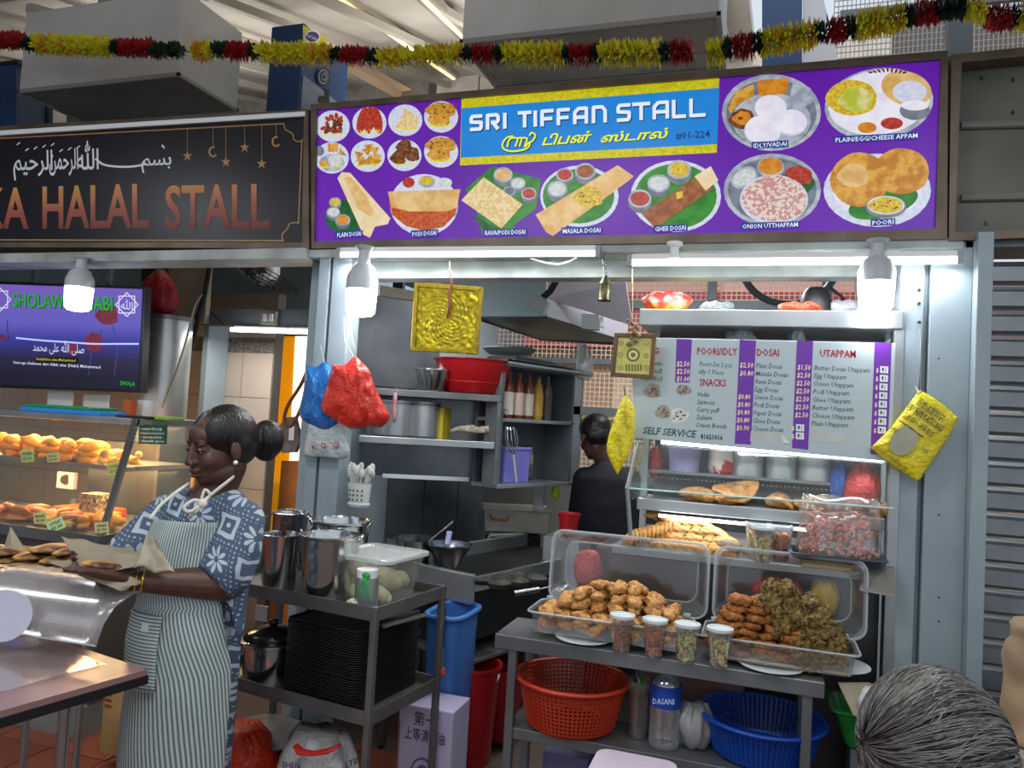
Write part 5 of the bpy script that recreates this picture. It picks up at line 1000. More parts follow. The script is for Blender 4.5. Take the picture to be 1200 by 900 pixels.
for j in range(11):
    v = j / 10; q = (.142 * (1 - .12 * v)) * (.85 if j == 0 else 1); hh = .075 * (1 - .8 * max(0, v - .7) / .3); ring = []
    for i in range(40): a_ = 2 * math.pi * i / 40; k = 1 + .04 * math.sin(9 * a_ + 4 * v) + .04 * math.sin(14 * a_ - 9 * v); ring.append(Vector((cx_ + q * k * math.cos(a_), cy_ + hh * k * math.sin(a_), cz_ - .01 + .215 * v + .008 * math.sin(4 * a_))))
    rs.append(ring)
g = G(); g.rings(rs); g.build('clear_bag', glassy('bag_film', (.97, .95, .94), .1, .15, .06), t, smooth=True)
g = G(); a_ = P(1040, 655, 2.95); g.prism([(a_.x - .09, 2.9, zd - .05), (a_.x + .02, 2.9, zd - .06), (a_.x + .03, 3.0, zd + .03), (a_.x - .06, 3.0, zd + .02)], (0, .002, .004)); g.build('grey_paper', mat('paper_grey', '#77746d', rough=.7), label='grey brown paper sheet folded over right end of the case deck', cat='paper')
# ---------- under the table
def colander(label, px, py, w, h, Y, m, hole_rows, z0, nm='colander', taper=.8):
    c = P(px, py, Y); r = rad(px, py, w, Y); zt_ = P(px, py, Y).z; t = thing(nm, label, 'basket', (c.x, c.y, z0)); zt_ = max(zt_, z0 + .1)
    g = G(); n = 72; K = hole_rows
    H = zt_ - z0
    def rp(v): return r * (taper + (1 - taper) * v)
    g.lathe([(r * taper * .92, z0), (r * taper, z0 + .012), (rp(.1), z0 + .02)], (c.x, c.y, 0), 40, cap1=False); g.lathe([(.001, z0 + .006), (r * taper * .9, z0 + .006)], (c.x, c.y, 0), 40)
    for i in range(n):
        a_ = 2 * math.pi * i / n; d = Vector((math.cos(a_), math.sin(a_), 0)); s = Vector((-math.sin(a_), math.cos(a_), 0)) * .0045
        p, q = Vector((c.x, c.y, z0 + .015)) + d * rp(.08), Vector((c.x, c.y, zt_)) + d * rp(1); e = d * .003
        g.add([p - s, p + s, q + s, q - s, p - s - e, p + s - e, q + s - e, q - s - e], [(0, 1, 2, 3), (4, 7, 6, 5), (0, 3, 7, 4), (1, 5, 6, 2)])
    for j in range(1, K):
        v = j / K; rr = rp(v) ; z = z0 + H * v; g.lathe([(rr, z), (rr, z + H / K * .42), (rr - .003, z + H / K * .42), (rr - .003, z)], (c.x, c.y, 0), 40, cap0=False, cap1=False)
    g.build('mesh_wall', m, t, kind='stuff')
    g = G(); g.lathe([(r * .99, zt_ - .004), (r * 1.06, zt_ - .006), (r * 1.07, zt_ + .006), (r * 1.0, zt_ + .008), (r * .985, zt_)], (c.x, c.y, 0), 40, cap0=False, cap1=False); g.build('rim', m, t, smooth=True)
    return t
colander('orange red round plastic colander on lower shelf of the food table', 671, 793, 128, 70, 2.8, mat('colander_red', '#b8371d', '#a52f18', rough=.4, sc=3), 12, LZ + .002)
colander('blue round plastic colander on lower shelf at right of food table', 893, 838, 146, 90, 2.85, mat('colander_blue', '#1149ad', '#0d3c94', rough=.35, sc=3), 14, LZ - .06 + .062)
# water bottle
c = P(777, 885, 2.76); t = thing('water_bottle', 'clear water bottle with blue label on lower shelf of food table', 'bottle', (c.x, 2.76, LZ))
H = P(777, 783, 2.76).z - LZ; r = rad(777, 850, 37, 2.76)
pf = [(r * .85, 0), (r * .95, .006)] + [(r * (1 - .05 * (i % 2)), .02 + i * .0125) for i in range(11)] + [(r, H * .56), (r * .96, H * .8), (r * .6, H * .92), (r * .36, H * .97), (r * .34, H)]
g = G(); g.lathe(pf, (c.x, 2.76, LZ + .001), 24); g.build('bottle', glassy('bottle_plastic', (.9, .93, .95), .25, .06, .08), t, smooth=True)
g = G(); g.lathe([(r * 1.01, H * .54), (r * 1.01, H * .82)], (c.x, 2.76, LZ), 24, cap0=False, cap1=False); g.build('label_wrap', mat('label_navy', '#1c3f9a', '#16337e', rough=.3), t, smooth=True)
text('DASANI', (765, 825), (790, 826), 7, 0, mat('label_print_white', '#cfdcf0'), t, fn=lambda a_, b_, r=r: P(a_, b_, 2.757 - r))
g = G(); g.lathe([(r * .38, H), (r * .4, H + .002), (r * .4, H + .02), (.001, H + .021)], (c.x, 2.76, LZ), 16); g.build('cap', mat('cap_white', '#c9d3de', rough=.4), t)
c = P(747, 880, 2.8); t = thing('iced_tea_cup', 'clear cup of dark brown iced tea with green straw beside water bottle', 'cup', (c.x, 2.8, LZ)); r = rad(747, 850, 30, 2.8)
g = G(); g.lathe([(r * .75, 0), (r, .2), (r * .97, .2), (r * .73, .004), (.001, .004)], (c.x, 2.8, LZ + .001), 22); g.build('cup', CLEAR, t, smooth='auto')
g = G(); g.lathe([(r * .7, .006), (r * .9, .16), (.001, .16)], (c.x, 2.8, LZ), 22); g.build('tea', mat('tea_brown', '#3a1c0c', rough=.2), t, smooth='auto')
g = G(); g.tube((c.x - .01, 2.8, LZ + .03), (c.x + .015, 2.79, LZ + .31), .005, n=8); g.build('straw', mat('straw_green', '#1f6b3a', rough=.4), t)
bag_blob('crumpled_bag', 'crumpled translucent plastic bag with red print beside water bottle', 'bag', 812, 868, 44, 52, 2.8, glassy('bag_film2', (.5, .49, .48), .12, .25, .45), z=LZ + .001, d=.06, seed=12, tip=False, rough=.2)
t = thing('clear_dome', 'big clear round dome lid standing behind the bottle under the table', 'lid', (-.1, 2.97, LZ)); c = P(805, 860, 3.04)
g = G(); g.tube((c.x, 3.045, LZ + .165), (c.x, 3.055, LZ + .165), .2, n=40); g.build('dome', mat('dome_pink', '#8b6660', '#6f5450', rough=.15, sc=2), t); g = G(); g.path([(c.x + .2 * math.cos(a_), 3.04, LZ + .165 + .2 * math.sin(a_) * .8) for a_ in [2 * math.pi * i / 36 for i in range(36)]], .006, 6, closed=True); g.build('dome_rim', STEELS, t, smooth=True)
# right of the table: green basket with paper and bags
c = P(1020, 830, 2.75); t = thing('green_basket', 'green plastic basket holding brown paper and bags, behind the grey haired head', 'basket', (c.x, 2.75, .35))
cz = P(1015, 838, 2.75).z
g = G(); pan(g, Matrix.Translation((c.x + .03, 2.84, cz)), .27, .2, .12, rim=.012, inset=.08); g.build('basket', mat('basket_green', '#1a7a2e', '#156524', rough=.4), t, smooth='auto')
t2 = thing('basket_stand', 'dark stand under the green basket right of the food table', 'stand', (c.x, 2.75, 0)); g = G(); g.box(c.x - .05, c.x + .12, 2.78, 2.9, 0, cz - .125); g.build('box', GREYD, t2)
g = G(); ck = [P(982, 800, 2.72), P(1018, 800, 2.78), P(1060, 815, 2.85), P(1058, 850, 2.8), P(1030, 850, 2.72), P(1000, 838, 2.68)]; g.prism(ck, (0, .004, 0)); g.build('brown_paper', mat('paper_tan', '#a79c86', '#8f846e', rough=.7, sc=4), label='sheet of tan paper stuck up from the green basket', cat='paper')
bag_blob('bag_bundle', 'bundle of clear plastic bags in the green basket', 'bag', 1025, 825, 40, 34, 2.71, glassy('bag_film3', (.88, .9, .93), .15, .2, .45), d=.05, seed=14, tip=False, rough=.2)
bag_blob('blue_cloth', 'tiny blue wrapper on the bag bundle', 'wrapper', 1047, 816, 12, 10, 2.66, mat('wrap_blue', '#3f5cc0'), d=.02, tip=False)
# paper sack at far right
sk = thing('paper_sack', 'brown paper sack standing on a counter at the right edge before the shutter', 'sack', (P(1210, 860, 2.5).x, 2.5, .6))
c = P(1232, 860, 2.5); top = P(1205, 728, 2.5).z; z0 = P(1205, 868, 2.5).z
rs = []
for j in range(21):
    v = j / 20; rs.append([p + Vector((.010 * NZ.noise(p * 14), .012 * NZ.noise(p * 11 + Vector((3, 1, 2))), .008 * NZ.noise(p * 9))) for i_, p in enumerate(squircle(c.x + .004 * math.sin(j * .8), 2.5, z0 + (top - z0) * v, .115 - .012 * (v > .8) - .02 * (v > .95), .08, 48, 3))])
g = G(); g.rings(rs); g.build('sack', mat('sack_kraft', '#9c8468', '#84705a', rough=.8, sc=5, bump=.5, bsc=14), sk, smooth=True)
t = thing('side_counter', 'grey counter shelf at right edge under paper sack', 'counter', (1.0, 2.5, 0)); g = G(); g.box(P(1110, 880, 2.5).x, 1.9, 2.36, 2.62, z0 - .03, z0 - .002); g.build('top', mat('counter_beige', '#8a8472', rough=.5), t); g = G(); g.box(P(1140, 880, 2.5).x, 1.8, 2.4, 2.6, 0, z0 - .031); g.build('body', mat('counter_dark', '#3a3c38', rough=.6), t)
# foreground tray corner at the bottom, and boxes under the table
g = G(); c = P(735, 915, 2.2); M = Matrix.Translation((c.x, 2.3, P(735, 893, 2.3).z - .01)); g.rings([[M @ Vector((x, y, z)) for x, y in rrect(.24, .2, .04)] for z in (-.02, -.004)] ); g.build('pale_lid', mat('lid_pale', '#b3a5b5', rough=.4), smooth='auto', label='pale pinkish tray lid at the bottom edge before the table', cat='lid')
t = thing('front_stand', 'low narrow steel stand under the pale lid at bottom edge', 'stand', (c.x, 2.3, 0)); g = G(); g.box(c.x - .08, c.x + .08, 2.24, 2.36, 0, M.translation.z - .022); g.build('box', GREYD, t)
g = G(); a = P(640, 884, 2.95); b = P(692, 890, 2.95); zz_ = 0.02
for i in range(1): g.box(a.x, b.x, 2.9, 2.99, .0, .3)
g.build('carton', mat('carton_lilac', '#77749a', '#5b5880', rough=.5, sc=6), label='lilac printed carton under the lower shelf of food table', cat='carton')
# ================= TROLLEY
tro = (-1.208, 2.338); TA = R(180 - 8)
Mt = Matrix.Translation((tro[0], tro[1], 0)) @ Matrix.Rotation(R(-8), 4, 'Z') @ Matrix.Scale(-1, 4, (1, 0, 0))   # u runs left, d runs back
Mt = Matrix.Translation((tro[0], tro[1], 0)) @ Matrix.Rotation(R(-8), 4, 'Z')
TRW, TRD = .80, .43
def tp(u, d, z=0): return Mt @ Vector((-u, d, z))
ZT1 = .9; ZT2 = P(428, 834, 2.338).z
tr = thing('steel_trolley', 'dark steel two tier trolley with pails, dough box and black trays', 'trolley', tp(TRW / 2, TRD / 2))
TRM = mat('trolley_steel', '#747271', '#585655', rough=.4, metal=.6, sc=4)
for nm, z in (('top_tray', ZT1), ('bottom_tray', ZT2)):
    g = G(); g.box(-TRW, 0, 0, TRD, z - .04, z - .035, 0, Mt); g.box(-TRW, 0, -.008, 0, z - .045, z, 0, Mt); g.box(-TRW, 0, TRD, TRD + .008, z - .045, z, 0, Mt); g.box(0, .008, -.008, TRD + .008, z - .045, z, 0, Mt); g.box(-TRW - .008, -TRW, -.008, TRD + .008, z - .045, z, 0, Mt); g.build(nm, TRM, tr)
for u in (0, -TRW):
    for d in (0, TRD): g = G(); g.box(u - .012, u + .012, d - .012, d + .012, .0, ZT1 + .004, 0, Mt); g.build('post', TRM, tr, bevel=.004)
def pail(label, px, py, w, h, Yp, z, ear=True, nm='steel_pail', taper=.85, grp='steel pails and pots on the trolley'):
    c = P(px, py, Yp); r = rad(px, py, w, Yp); H = h; zt = z + H; t = thing(nm, label, 'pail', (c.x, c.y, z), group=grp)
    g = G(); g.lathe([(r * taper * .97, z), (r * taper, z + .008), (r, zt - .006), (r * 1.06, zt), (r * 1.07, zt + .006), (r * 1.0, zt + .007), (r * .97, zt - .004), (r * taper * .96, z + .012), (.001, z + .01)], (c.x, c.y, 0), 36); g.build('body', STEELS, t, smooth='auto')
    g = G()
    if ear:
        for s in (-1, 1): g.path([(c.x + s * r * 1.05, c.y - .012, zt - .012), (c.x + s * (r * 1.05 + .02), c.y, zt + .012), (c.x + s * r * 1.05, c.y + .012, zt - .012)], .004, 6)
        g.build('handle_ear', STEELS, t, smooth=True)
    return t, c, r, zt
ZP = ZT1 - .034
def hz(px, y0, y1, Y): return P(px, y0, Y).z - P(px, y1, Y).z
t, c, r, zt = pail('left one of the two tall steel pails on the trolley, brown spatula inside', 330, 628, 47, P(330, 627, 2.52).z - ZP, 2.52, ZP)
g = G(); g.tube((c.x + .005, c.y, zt - .12), (c.x + .01, c.y, zt + .045), .009, n=6); g.build('brown_spatula', mat('spatula_brown', '#3d241a', rough=.6), label='dark brown spatula handle sticking out of left pail', cat='spatula')
t, c, r, zt = pail('right one of the two tall steel pails on the trolley, wire handle up', 388, 629, 70, P(388, 628, 2.5).z - ZP, 2.5, ZP)
g = G(); g.path(catmull([tuple(c + Vector((-.07, -r * .7, 0))), tuple(P(366, 612, 2.4)), tuple(P(350, 600, 2.42)), tuple(P(334, 597, 2.45)), tuple(P(318, 602, 2.46)), tuple(P(308, 612, 2.48)), tuple(P(309, 622, 2.48))], 4), .0035, 6); g.build('wire_handle', STEELS, t, smooth=True)
pail('small steel pot behind the left pail, half hidden by woman', 341, 603, 42, .2, 2.74, P(341, 602, 2.74).z - .2, nm='steel_pot', taper=.95, ear=False); pail('wide steel pot with small ears behind the right pail', 399, 611, 70, P(399, 611, 2.72).z - ZP, 2.72, ZP, nm='steel_pot', taper=.9)
# clear dough box
t = thing('dough_box', 'clear plastic box of pale dough pieces with lid on the trolley right end', 'box', tp(.16, .26, ZP))
BM = Mt @ Matrix.Translation((-.165, .235, ZP)); bw, bd, bh = .25, .26, P(477, 666, 2.45).z - ZP
g = G(); pan(g, BM @ Matrix.Translation((0, 0, bh)), bw, bd, bh, inset=.05, rim=.004); g.build('box', glassy('box_plastic', (.97, .97, .95), .05, .12, .04), t, smooth='auto')
g = G(); g.rings([[BM @ Vector((x, y, z)) for x, y in rrect(bw + .03 - dd, bd + .03 - dd, .03)] for z, dd in ((bh + .004, 0), (bh + .016, 0), (bh + .02, .01), (bh + .02, .05), (bh + .014, .06))]); g.build('lid', glassy('lid_plastic', (.85, .88, .86), .14, .2, .25), t, smooth='auto')
DOUGH = mat('dough', '#d8d3b0', '#c7c19a', rough=.6, sc=8); rd = random.Random(5); proto = None
for i in range(14):
    u, d, z = -.07 + .045 * (i % 4), -.07 + .06 * ((i // 4) % 3), .03 + .04 * (i // 6)
    if proto is None: o = proto = mk(blob(2, .042, .036, .03, .2, 1.3, 16), 'dough_piece', DOUGH)
    else: o = proto.copy(); COL.objects.link(o)
    o.location = BM @ Vector((u, d, z)); o.rotation_euler = (rd.uniform(-.6, .6), rd.uniform(-.5, .5), rd.uniform(0, 3)); tag(o, 'pale dough lump inside the clear box on the trolley', 'dough', 'dough lumps in the clear box')
o = proto.copy(); COL.objects.link(o); o.location = tp(.13, .045, ZP + .018); o.scale = (.9, .6, .6); tag(o, 'pale dough lump lying outside the box at trolley front edge', 'dough', 'dough lumps in the clear box')
t = thing('steel_cup', 'small steel cup with white and green lid and green ties on the trolley', 'cup', tp(.02, .06)); c = P(429, 700, 2.42); r = rad(429, 690, 28, 2.42)
zt = P(429, 676, 2.42).z
g = G(); g.lathe([(r, ZP), (r, zt), (r * .95, zt), (.001, zt)], (c.x, c.y, 0), 24); g.build('cup', STEEL, t, smooth='auto')
g = G(); g.lathe([(r * .85, zt + .001), (r * .92, zt + .028), (.001, zt + .03)], (c.x, c.y, 0), 20); g.build('white_lid', WHITEP, t, smooth='auto')
g = G(); GR = mat('green_plastic', '#1f9d4a', rough=.4); g.sph((c.x + .012, c.y - r * .8, zt + .012), (.018, .008, .014), 8)
for i in range(7): a_ = c + Vector((.012, -r * .9, 0)); a_.z = zt + .01; g.path([a_, a_ + Vector((-.02 + .008 * i, -.012, -.04)), a_ + Vector((-.03 + .011 * i, -.008, -.085))], .0016, 4)
g.build('green_ties', GR, t, smooth=True)
# bottom tier
ZB = ZT2 - .034
t = thing('lidded_pot', 'stainless pot with black and steel lid on the trolley bottom tier', 'pot', tp(.62, .2, ZB)); c = P(318, 770, 2.55); r = rad(318, 770, 72, 2.55); zt = P(318, 762, 2.47).z
g = G(); g.lathe([(r * .95, ZB), (r, ZB + .01), (r, zt)], (c.x, c.y, 0), 32); g.build('body', STEELS, t, smooth='auto')
g = G(); g.lathe([(r * 1.03, zt), (r * 1.08, zt + .004), (r * 1.08, zt + .016), (r * .98, zt + .02)], (c.x, c.y, 0), 32); g.build('lid_rim', STEELS, t, smooth='auto')
g = G(); g.lathe([(r * .97, zt + .02), (r * .8, zt + .045), (r * .4, zt + .062), (.001, zt + .066)], (c.x, c.y, 0), 32); g.build('black_lid', mat('lid_black', '#1d1d20', rough=.2), t, smooth=True)
g = G(); g.lathe([(.012, zt + .064), (.02, zt + .085), (.001, zt + .09)], (c.x, c.y, 0), 14); g.build('knob', BLACK, t, smooth=True)
g = G()
for i_, (w_, d_, z_) in enumerate(((0, 0, .0), (.012, .012, .009))): pass
TB = mat('tray_black', '#232224', '#2e2c2f', rough=.35, sc=6)
def ring_(w_, d_, z_): return [Mt @ Vector((-.245 + x, .225 + y, ZB + z_)) for x, y in rrect(w_, d_, .03, 4)]
g.rings([ring_(.30, .36, .001), ring_(.33, .39, .006), ring_(.335, .395, .006), ring_(.335, .395, .0085), ring_(.30, .36, .0035)])
tr0 = g.build('serving_tray', TB, label='bottommost black serving tray of the tall stack on trolley lower tier', cat='tray', group='black serving trays stacked on the trolley', bevel=0)
zst = (P(400, 738, 2.4).z - ZB - .01) / 34
for i in range(1, 36):
    o = tr0.copy(); COL.objects.link(o); o.location = tr0.location + Vector((random.uniform(-.002, .002), random.uniform(-.002, .002), i * zst)); o.rotation_euler = (0, 0, random.uniform(-.008, .008)); o['label'] = 'black plastic serving tray in the %s part of the tall stack on trolley' % ('lower' if i < 12 else 'middle' if i < 24 else 'upper') if i < 35 else 'topmost black serving tray of the tall stack under the grey rod'
g = G(); q = ZB + 36 * zst + .004; g.tube(Mt @ Vector((-.06, .14, q)), Mt @ Vector((-.03, .36, q)), .009, n=8); g.build('grey_baton', mat('baton_grey', '#77756f', rough=.5), label='grey rod lying on top of the black tray stack', cat='rod')
# under the trolley
t = bag_blob('orange_red_bag', 'full orange red plastic bag on the floor under the trolley left', 'bag', 278, 892, 100, 90, 2.62, mat('bag_tomato', '#c8320f', '#a8260c', rough=.25, bump=1, bsc=60), z=.0, d=.13, tip=False, rough=.05)
o = bag_blob('white_sack', 'crumpled white printed plastic sack under the trolley', 'bag', 372, 866, 108, 132, 2.5, mat('sack_white', '#b9b7b5', '#8f8d8d', rough=.4, bump=1, bsc=60, sc=5), z=.0, d=.12, tip=False, rough=.12, seed=5)
text('LTD.', (405, 900), (424, 892), 7, 2.37, INK, o, bold=.02); text('SHEN', (331, 899), (352, 901), 7, 2.37, mat('ink_navy', '#2b2c58'), o, bold=.02)
g = G(); g.path([P(346, 873, 2.37), P(352, 881, 2.365), P(366, 883, 2.365), P(385, 880, 2.365), P(398, 874, 2.37)], [.014, .02, .016, .02, .012], 8, flat=.4); g.build('red_print', mat('print_red_sack', '#b02318', rough=.4), o, smooth=True)
g = G(); g.lathe([(.17, 0), (.18, .01), (.1, .05), (.001, .055)], P(310, 862, 2.75) + Vector((0, 0, .0)), 28); g.build('round_cover', mat('lid_dull', '#6c6a6b', rough=.35), smooth='auto', label='dull grey domed lid under trolley between the red and white bags', cat='lid')
t = thing('lid_stand', 'dark box under the dull grey lid below the trolley', 'box', (0, 0, 0)); t.location = P(310, 900, 2.8); t.location.z = 0; WM[t.name] = Matrix.Translation(t.location); g = G(); c = P(310, 862, 2.75); g.box(c.x - .12, c.x + .12, 2.78, 2.95, 0, c.z - .004); g.build('box', BLACK, t)
# metal bracket strips on the post behind the pot
g = G()
for k, (px, py) in enumerate(((305, 718), (303, 745))): boxpx(g, px - 6, py - 8, px + 8, py + 10, 2.84, .01)
g.build('bracket_plate', STEEL, label='punched steel bracket plates behind the trolley pot', cat='bracket', kind=None)
# ================= LEFT STALL
TIW = mat('wall_tile_cream', '#b3a89c', '#a89d92', rough=.3, sc=1); TIG = mat('wall_tile_granite', '#4b4440', '#8a8078', rough=.3, sc=60)
YT = 4.3
g = G(); a = P(190, 400, YT); b = P(392, 400, YT); x_0, x_1 = a.x, b.x
g.box(x_0 - 1.9, P(318, 450, YT).x, YT + .012, YT + .1, 0, 2.3); wt_ = struct(g, 'wall_tiled', mat('grout', '#6d665f', rough=.8))
zb1, zb0 = P(290, 396, YT).z, P(290, 413, YT).z
tw, th = .235, .30; tiles = {}
nx = int((P(318, 450, YT).x - x_0 + 1.9) / tw)
xr_ = P(318, 450, YT).x
def tile(x0, z0, w, h, m, nm):
    k = (round(w, 3), round(h, 3), m.name)
    if k not in tiles:
        g = G(); g.box(0, w - .004, 0, .012, .002, h - .002); o = g.build(nm, m, wt_, bevel=0); tiles[k] = o; me = o.data
        for v in me.vertices: v.co += wt_.location
    else: o = tiles[k].copy(); COL.objects.link(o)
    o.location = Vector((x0, YT, z0)) - wt_.location
for i in range(nx):
    x = xr_ - (i + 1) * tw
    for j in range(4): tile(x, zb0 - (j + 1) * th, tw, th, TIW, 'tile')
    tile(x, zb0, tw, zb1 - zb0, TIG, 'border_tile'); tile(x, zb1, tw, .12, TIW, 'tile')
g = G(); a = P(238, 400, 4.1); g.box(a.x, a.x + .04, 4.1, YT - .002, 0, P(238, 378, 4.1).z); struct(g, 'trim_7', GREYP)
g = G(); g.box(-5.5, -2.06, 4.0, 4.06, P(300, 382, 4.0).z, P(300, 362, 4.0).z); struct(g, 'trim_8', GREYD)
g = G(); g.box(-6, -2.06, 4.4, 4.44, 2.1, 3.0); struct(g, 'wall_left_upper', mat('bluegrey_wall', '#64767a', '#55666b', rough=.6, sc=1.5))
g = G(); quad(g, [(197, 300), (245, 300), (240, 378), (200, 378)], 3.95, .04); g.build('column_facing', mat('marble_pale', '#a59c88', '#8f8672', rough=.3, sc=5), label='pale stone column facing behind the red bag in left stall', cat='facing')
g = G(); quad(g, [(168, 300), (198, 300), (194, 330), (165, 330)], 4.0, .04); g.build('umber_board', mat('panel_umber', '#2b1f1c', rough=.5), label='dark panel above the red bag in left stall', cat='panel')
g = G(); q = [P(228, 395, 3.9), P(232, 370, 3.9), P(240, 345, 3.9), P(246, 310, 3.9), P(247, 296, 3.9)]; g.path(q, .014, 8); g.build('black_pipe', RUBBER, smooth=True, label='bent black pipe climbing the left stall column', cat='pipe')
g = G(); g.path(catmull([tuple(P(x, y, 3.6)) for x, y in ((190, 478), (205, 440), (218, 400), (228, 360), (237, 345))], 4), .006, 6); g.build('grey_cable', mat('cable_grey', '#8b8278', rough=.5), smooth=True, label='grey cable running down beside the steel tank', cat='cable')
g = G(); g.path(catmull([tuple(P(x, y, 4.0)) for x, y in ((207, 480), (216, 430), (226, 380), (240, 362), (262, 380))], 4), .004, 6); g.build('black_cable', RUBBER, smooth=True, label='thin black cable on the tiled wall of left stall', cat='cable')
t = thing('wall_tube_light', 'slim fluorescent tube under the beam in the left stall', 'light', P(315, 388, 3.95)); g = G(); A, B = P(271, 386, 3.95), P(361, 389, 3.95); g.tube(A, B, .014, n=8); g.build('tube', LEDW, t); g = G(); g.tube(A + Vector((0, .03, .01)), B + Vector((0, .03, .01)), .018, n=6); g.build('batten', WHITEP, t)
lamp('tube_light', 'AREA', tuple((A + B) / 2 + Vector((0, 0, -.03))), 9, (1, .97, .92), (.9, .04))
g = G(); quad(g, [(305, 364), (323, 365), (322, 381), (305, 380)], 3.96, .03); o = g.build('wall_switch', mat('switch_box', '#7d7c70', rough=.5), label='small double wall switch on the beam over the tube light', cat='switch'); g = G(); boxpx(g, 308, 368, 312, 376, 3.95, .01); boxpx(g, 315, 368, 319, 376, 3.95, .01); g.build('rocker', WHITEP, o)
# fan
t = thing('wall_fan', 'black wall fan tilted down in the left stall', 'fan', P(312, 320, 3.7)); c = P(312, 325, 3.7); M = Matrix.Translation(c) @ Matrix.Rotation(R(16), 4, 'Y') @ Matrix.Rotation(R(-16), 4, 'X')
FB = mat('fan_black', '#1b1c1e', rough=.4); g = G(); rr = .2
for q in (.25, .45, .65, .85, 1): g.path([M @ Vector((rr * q * math.cos(a_), rr * q * math.sin(a_), -.05 * (1 - q * q))) for a_ in [2 * math.pi * i / 28 for i in range(28)]], .003, 4, closed=True)
for i in range(30): a_ = 2 * math.pi * i / 30; g.path([M @ Vector((rr * q * math.cos(a_), rr * q * math.sin(a_), -.05 * (1 - q * q))) for q in (.1, .6, 1)], .002, 4)
g.build('guard', FB, t, kind='stuff'); g = G(); g.lathe([(.05, -.04), (.06, .05), (.03, .12)], (0, 0, 0), 16, M=M); g.build('motor', WHITEP, t, smooth='auto')
for i in range(4):
    g = G(); a_ = i * math.pi / 2; g.grid(lambda u, v: M @ (Matrix.Rotation(a_, 4, 'Z') @ Vector((.05 + .12 * u, (v - .5) * .11 * (.6 + u * .5), .0 + .03 * (v - .5)))), 4, 3); g.build('blade', FB, t, smooth=True, solid=.002)
# tank and red bag
c = P(193, 420, 3.7); t = thing('steel_tank', 'tall cylindrical stainless tank beside the television', 'tank', (c.x, c.y, 1.1)); r = rad(193, 420, 62, 3.7); zt = P(193, 375, 3.65).z
g = G(); g.lathe([(r, 1.3), (r, zt), (r * .98, zt)], (c.x, c.y, 0), 36); g.build('body', STEEL, t, smooth='auto'); g = G(); g.lathe([(r * 1.05, zt), (r * 1.05, zt + .025), (.001, zt + .03)], (c.x, c.y, 0), 36); g.build('lid', STEELD, t, smooth='auto')
g = G(); g.box(c.x - .3, c.x + .2, 3.5, 3.95, 0, 1.298); g.build('tank_stand', STEELD, label='steel stand under the tall cylindrical tank', cat='stand')
bag_blob('dark_red_bag', 'tied dark red plastic bag sitting on top of the steel tank', 'bag', 184, 344, 50, 52, 3.65, mat('bag_crimson', '#b5232c', '#8f1820', rough=.3, bump=1, bsc=60), z=zt + .032, d=.09, seed=7, fr=9)
# yellow doorway with bright light behind
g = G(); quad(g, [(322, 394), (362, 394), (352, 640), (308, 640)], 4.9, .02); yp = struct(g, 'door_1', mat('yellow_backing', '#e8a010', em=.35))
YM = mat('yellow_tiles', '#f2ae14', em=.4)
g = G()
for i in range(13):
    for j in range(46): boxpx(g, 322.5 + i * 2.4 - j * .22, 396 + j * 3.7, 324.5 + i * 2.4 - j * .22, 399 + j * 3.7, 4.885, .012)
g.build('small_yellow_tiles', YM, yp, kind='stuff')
g = G(); quad(g, [(346, 394), (372, 394), (362, 560), (338, 560)], 4.87, .01); struct(g, 'window_3', mat('window_glow', '#fff1d6', em=1.6))
g = G(); quad(g, [(330, 540), (364, 540), (345, 1010), (290, 1010)], 4.6, .02); g.build('cardboard', mat('cardboard_orange', '#b9763a', '#9a5c2a', rough=.7, sc=4), label='orange brown cardboard leaning below the bright doorway', cat='cardboard')
g = G(); g.path(catmull([tuple(P(x, y, 3.4)) for x, y in ((362, 430), (352, 452), (338, 474), (333, 492), (340, 500), (352, 480), (360, 452))], 4), .009, 6); g.build('brown_rope', mat('rope_brown', '#6d4020', rough=.7), smooth=True, label='brown cord looped beside the blue bag', cat='cord')
t = thing('hanging_toy', 'dark grey patterned hanging ornament in front of the yellow doorway', 'ornament', P(340, 520, 3.5)); g = G(); quad(g, [(334, 489), (345, 488), (348, 500), (352, 512), (346, 530), (330, 531), (324, 516), (326, 500)], 3.5, .03); g.build('body', mat('ornament_grey', '#4f4a4c', '#6b6464', rough=.6, sc=30), t, bevel=.004); g = G(); quad(g, [(339, 500), (345, 500), (344, 516), (338, 516)], 3.495, .004); g.build('white_tag', WHITEP, t)
# television
TVY = 3.3
tv = thing('television', 'flat television with purple poppy screen hanging above the left food case', 'television', P(60, 400, TVY))
g = G(); quad(g, [(-90, 326), (170, 336), (164.5, 460), (-90, 451)], TVY, .05); g.build('body', BLACK, tv, bevel=.003)
SCR = bpy.data.materials.new('screen_gradient'); SCR.use_nodes = True; nt = SCR.node_tree; q_ = nt.nodes['Principled BSDF']; q_.inputs['Base Color'].default_value = (.01, .01, .015, 1); q_.inputs['Roughness'].default_value = .2
tcn = nt.nodes.new('ShaderNodeTexCoord'); sp_ = nt.nodes.new('ShaderNodeSeparateXYZ'); cr = nt.nodes.new('ShaderNodeValToRGB'); nt.links.new(tcn.outputs['Generated'], sp_.inputs[0]); nt.links.new(sp_.outputs['Z'], cr.inputs[0]); nt.links.new(cr.outputs[0], q_.inputs['Emission Color']); q_.inputs['Emission Strength'].default_value = .85
E0 = cr.color_ramp.elements; E0[0].color = (*lin('#1b1a2c'), 1); E0[0].position = .1; E0[1].color = (*lin('#7d63c4'), 1); E0[1].position = .95
for p_, c_ in ((.28, '#2c2848'), (.45, '#3d3ea0'), (.6, '#6a62c8')): e_ = E0.new(p_); e_.color = (*lin(c_), 1)
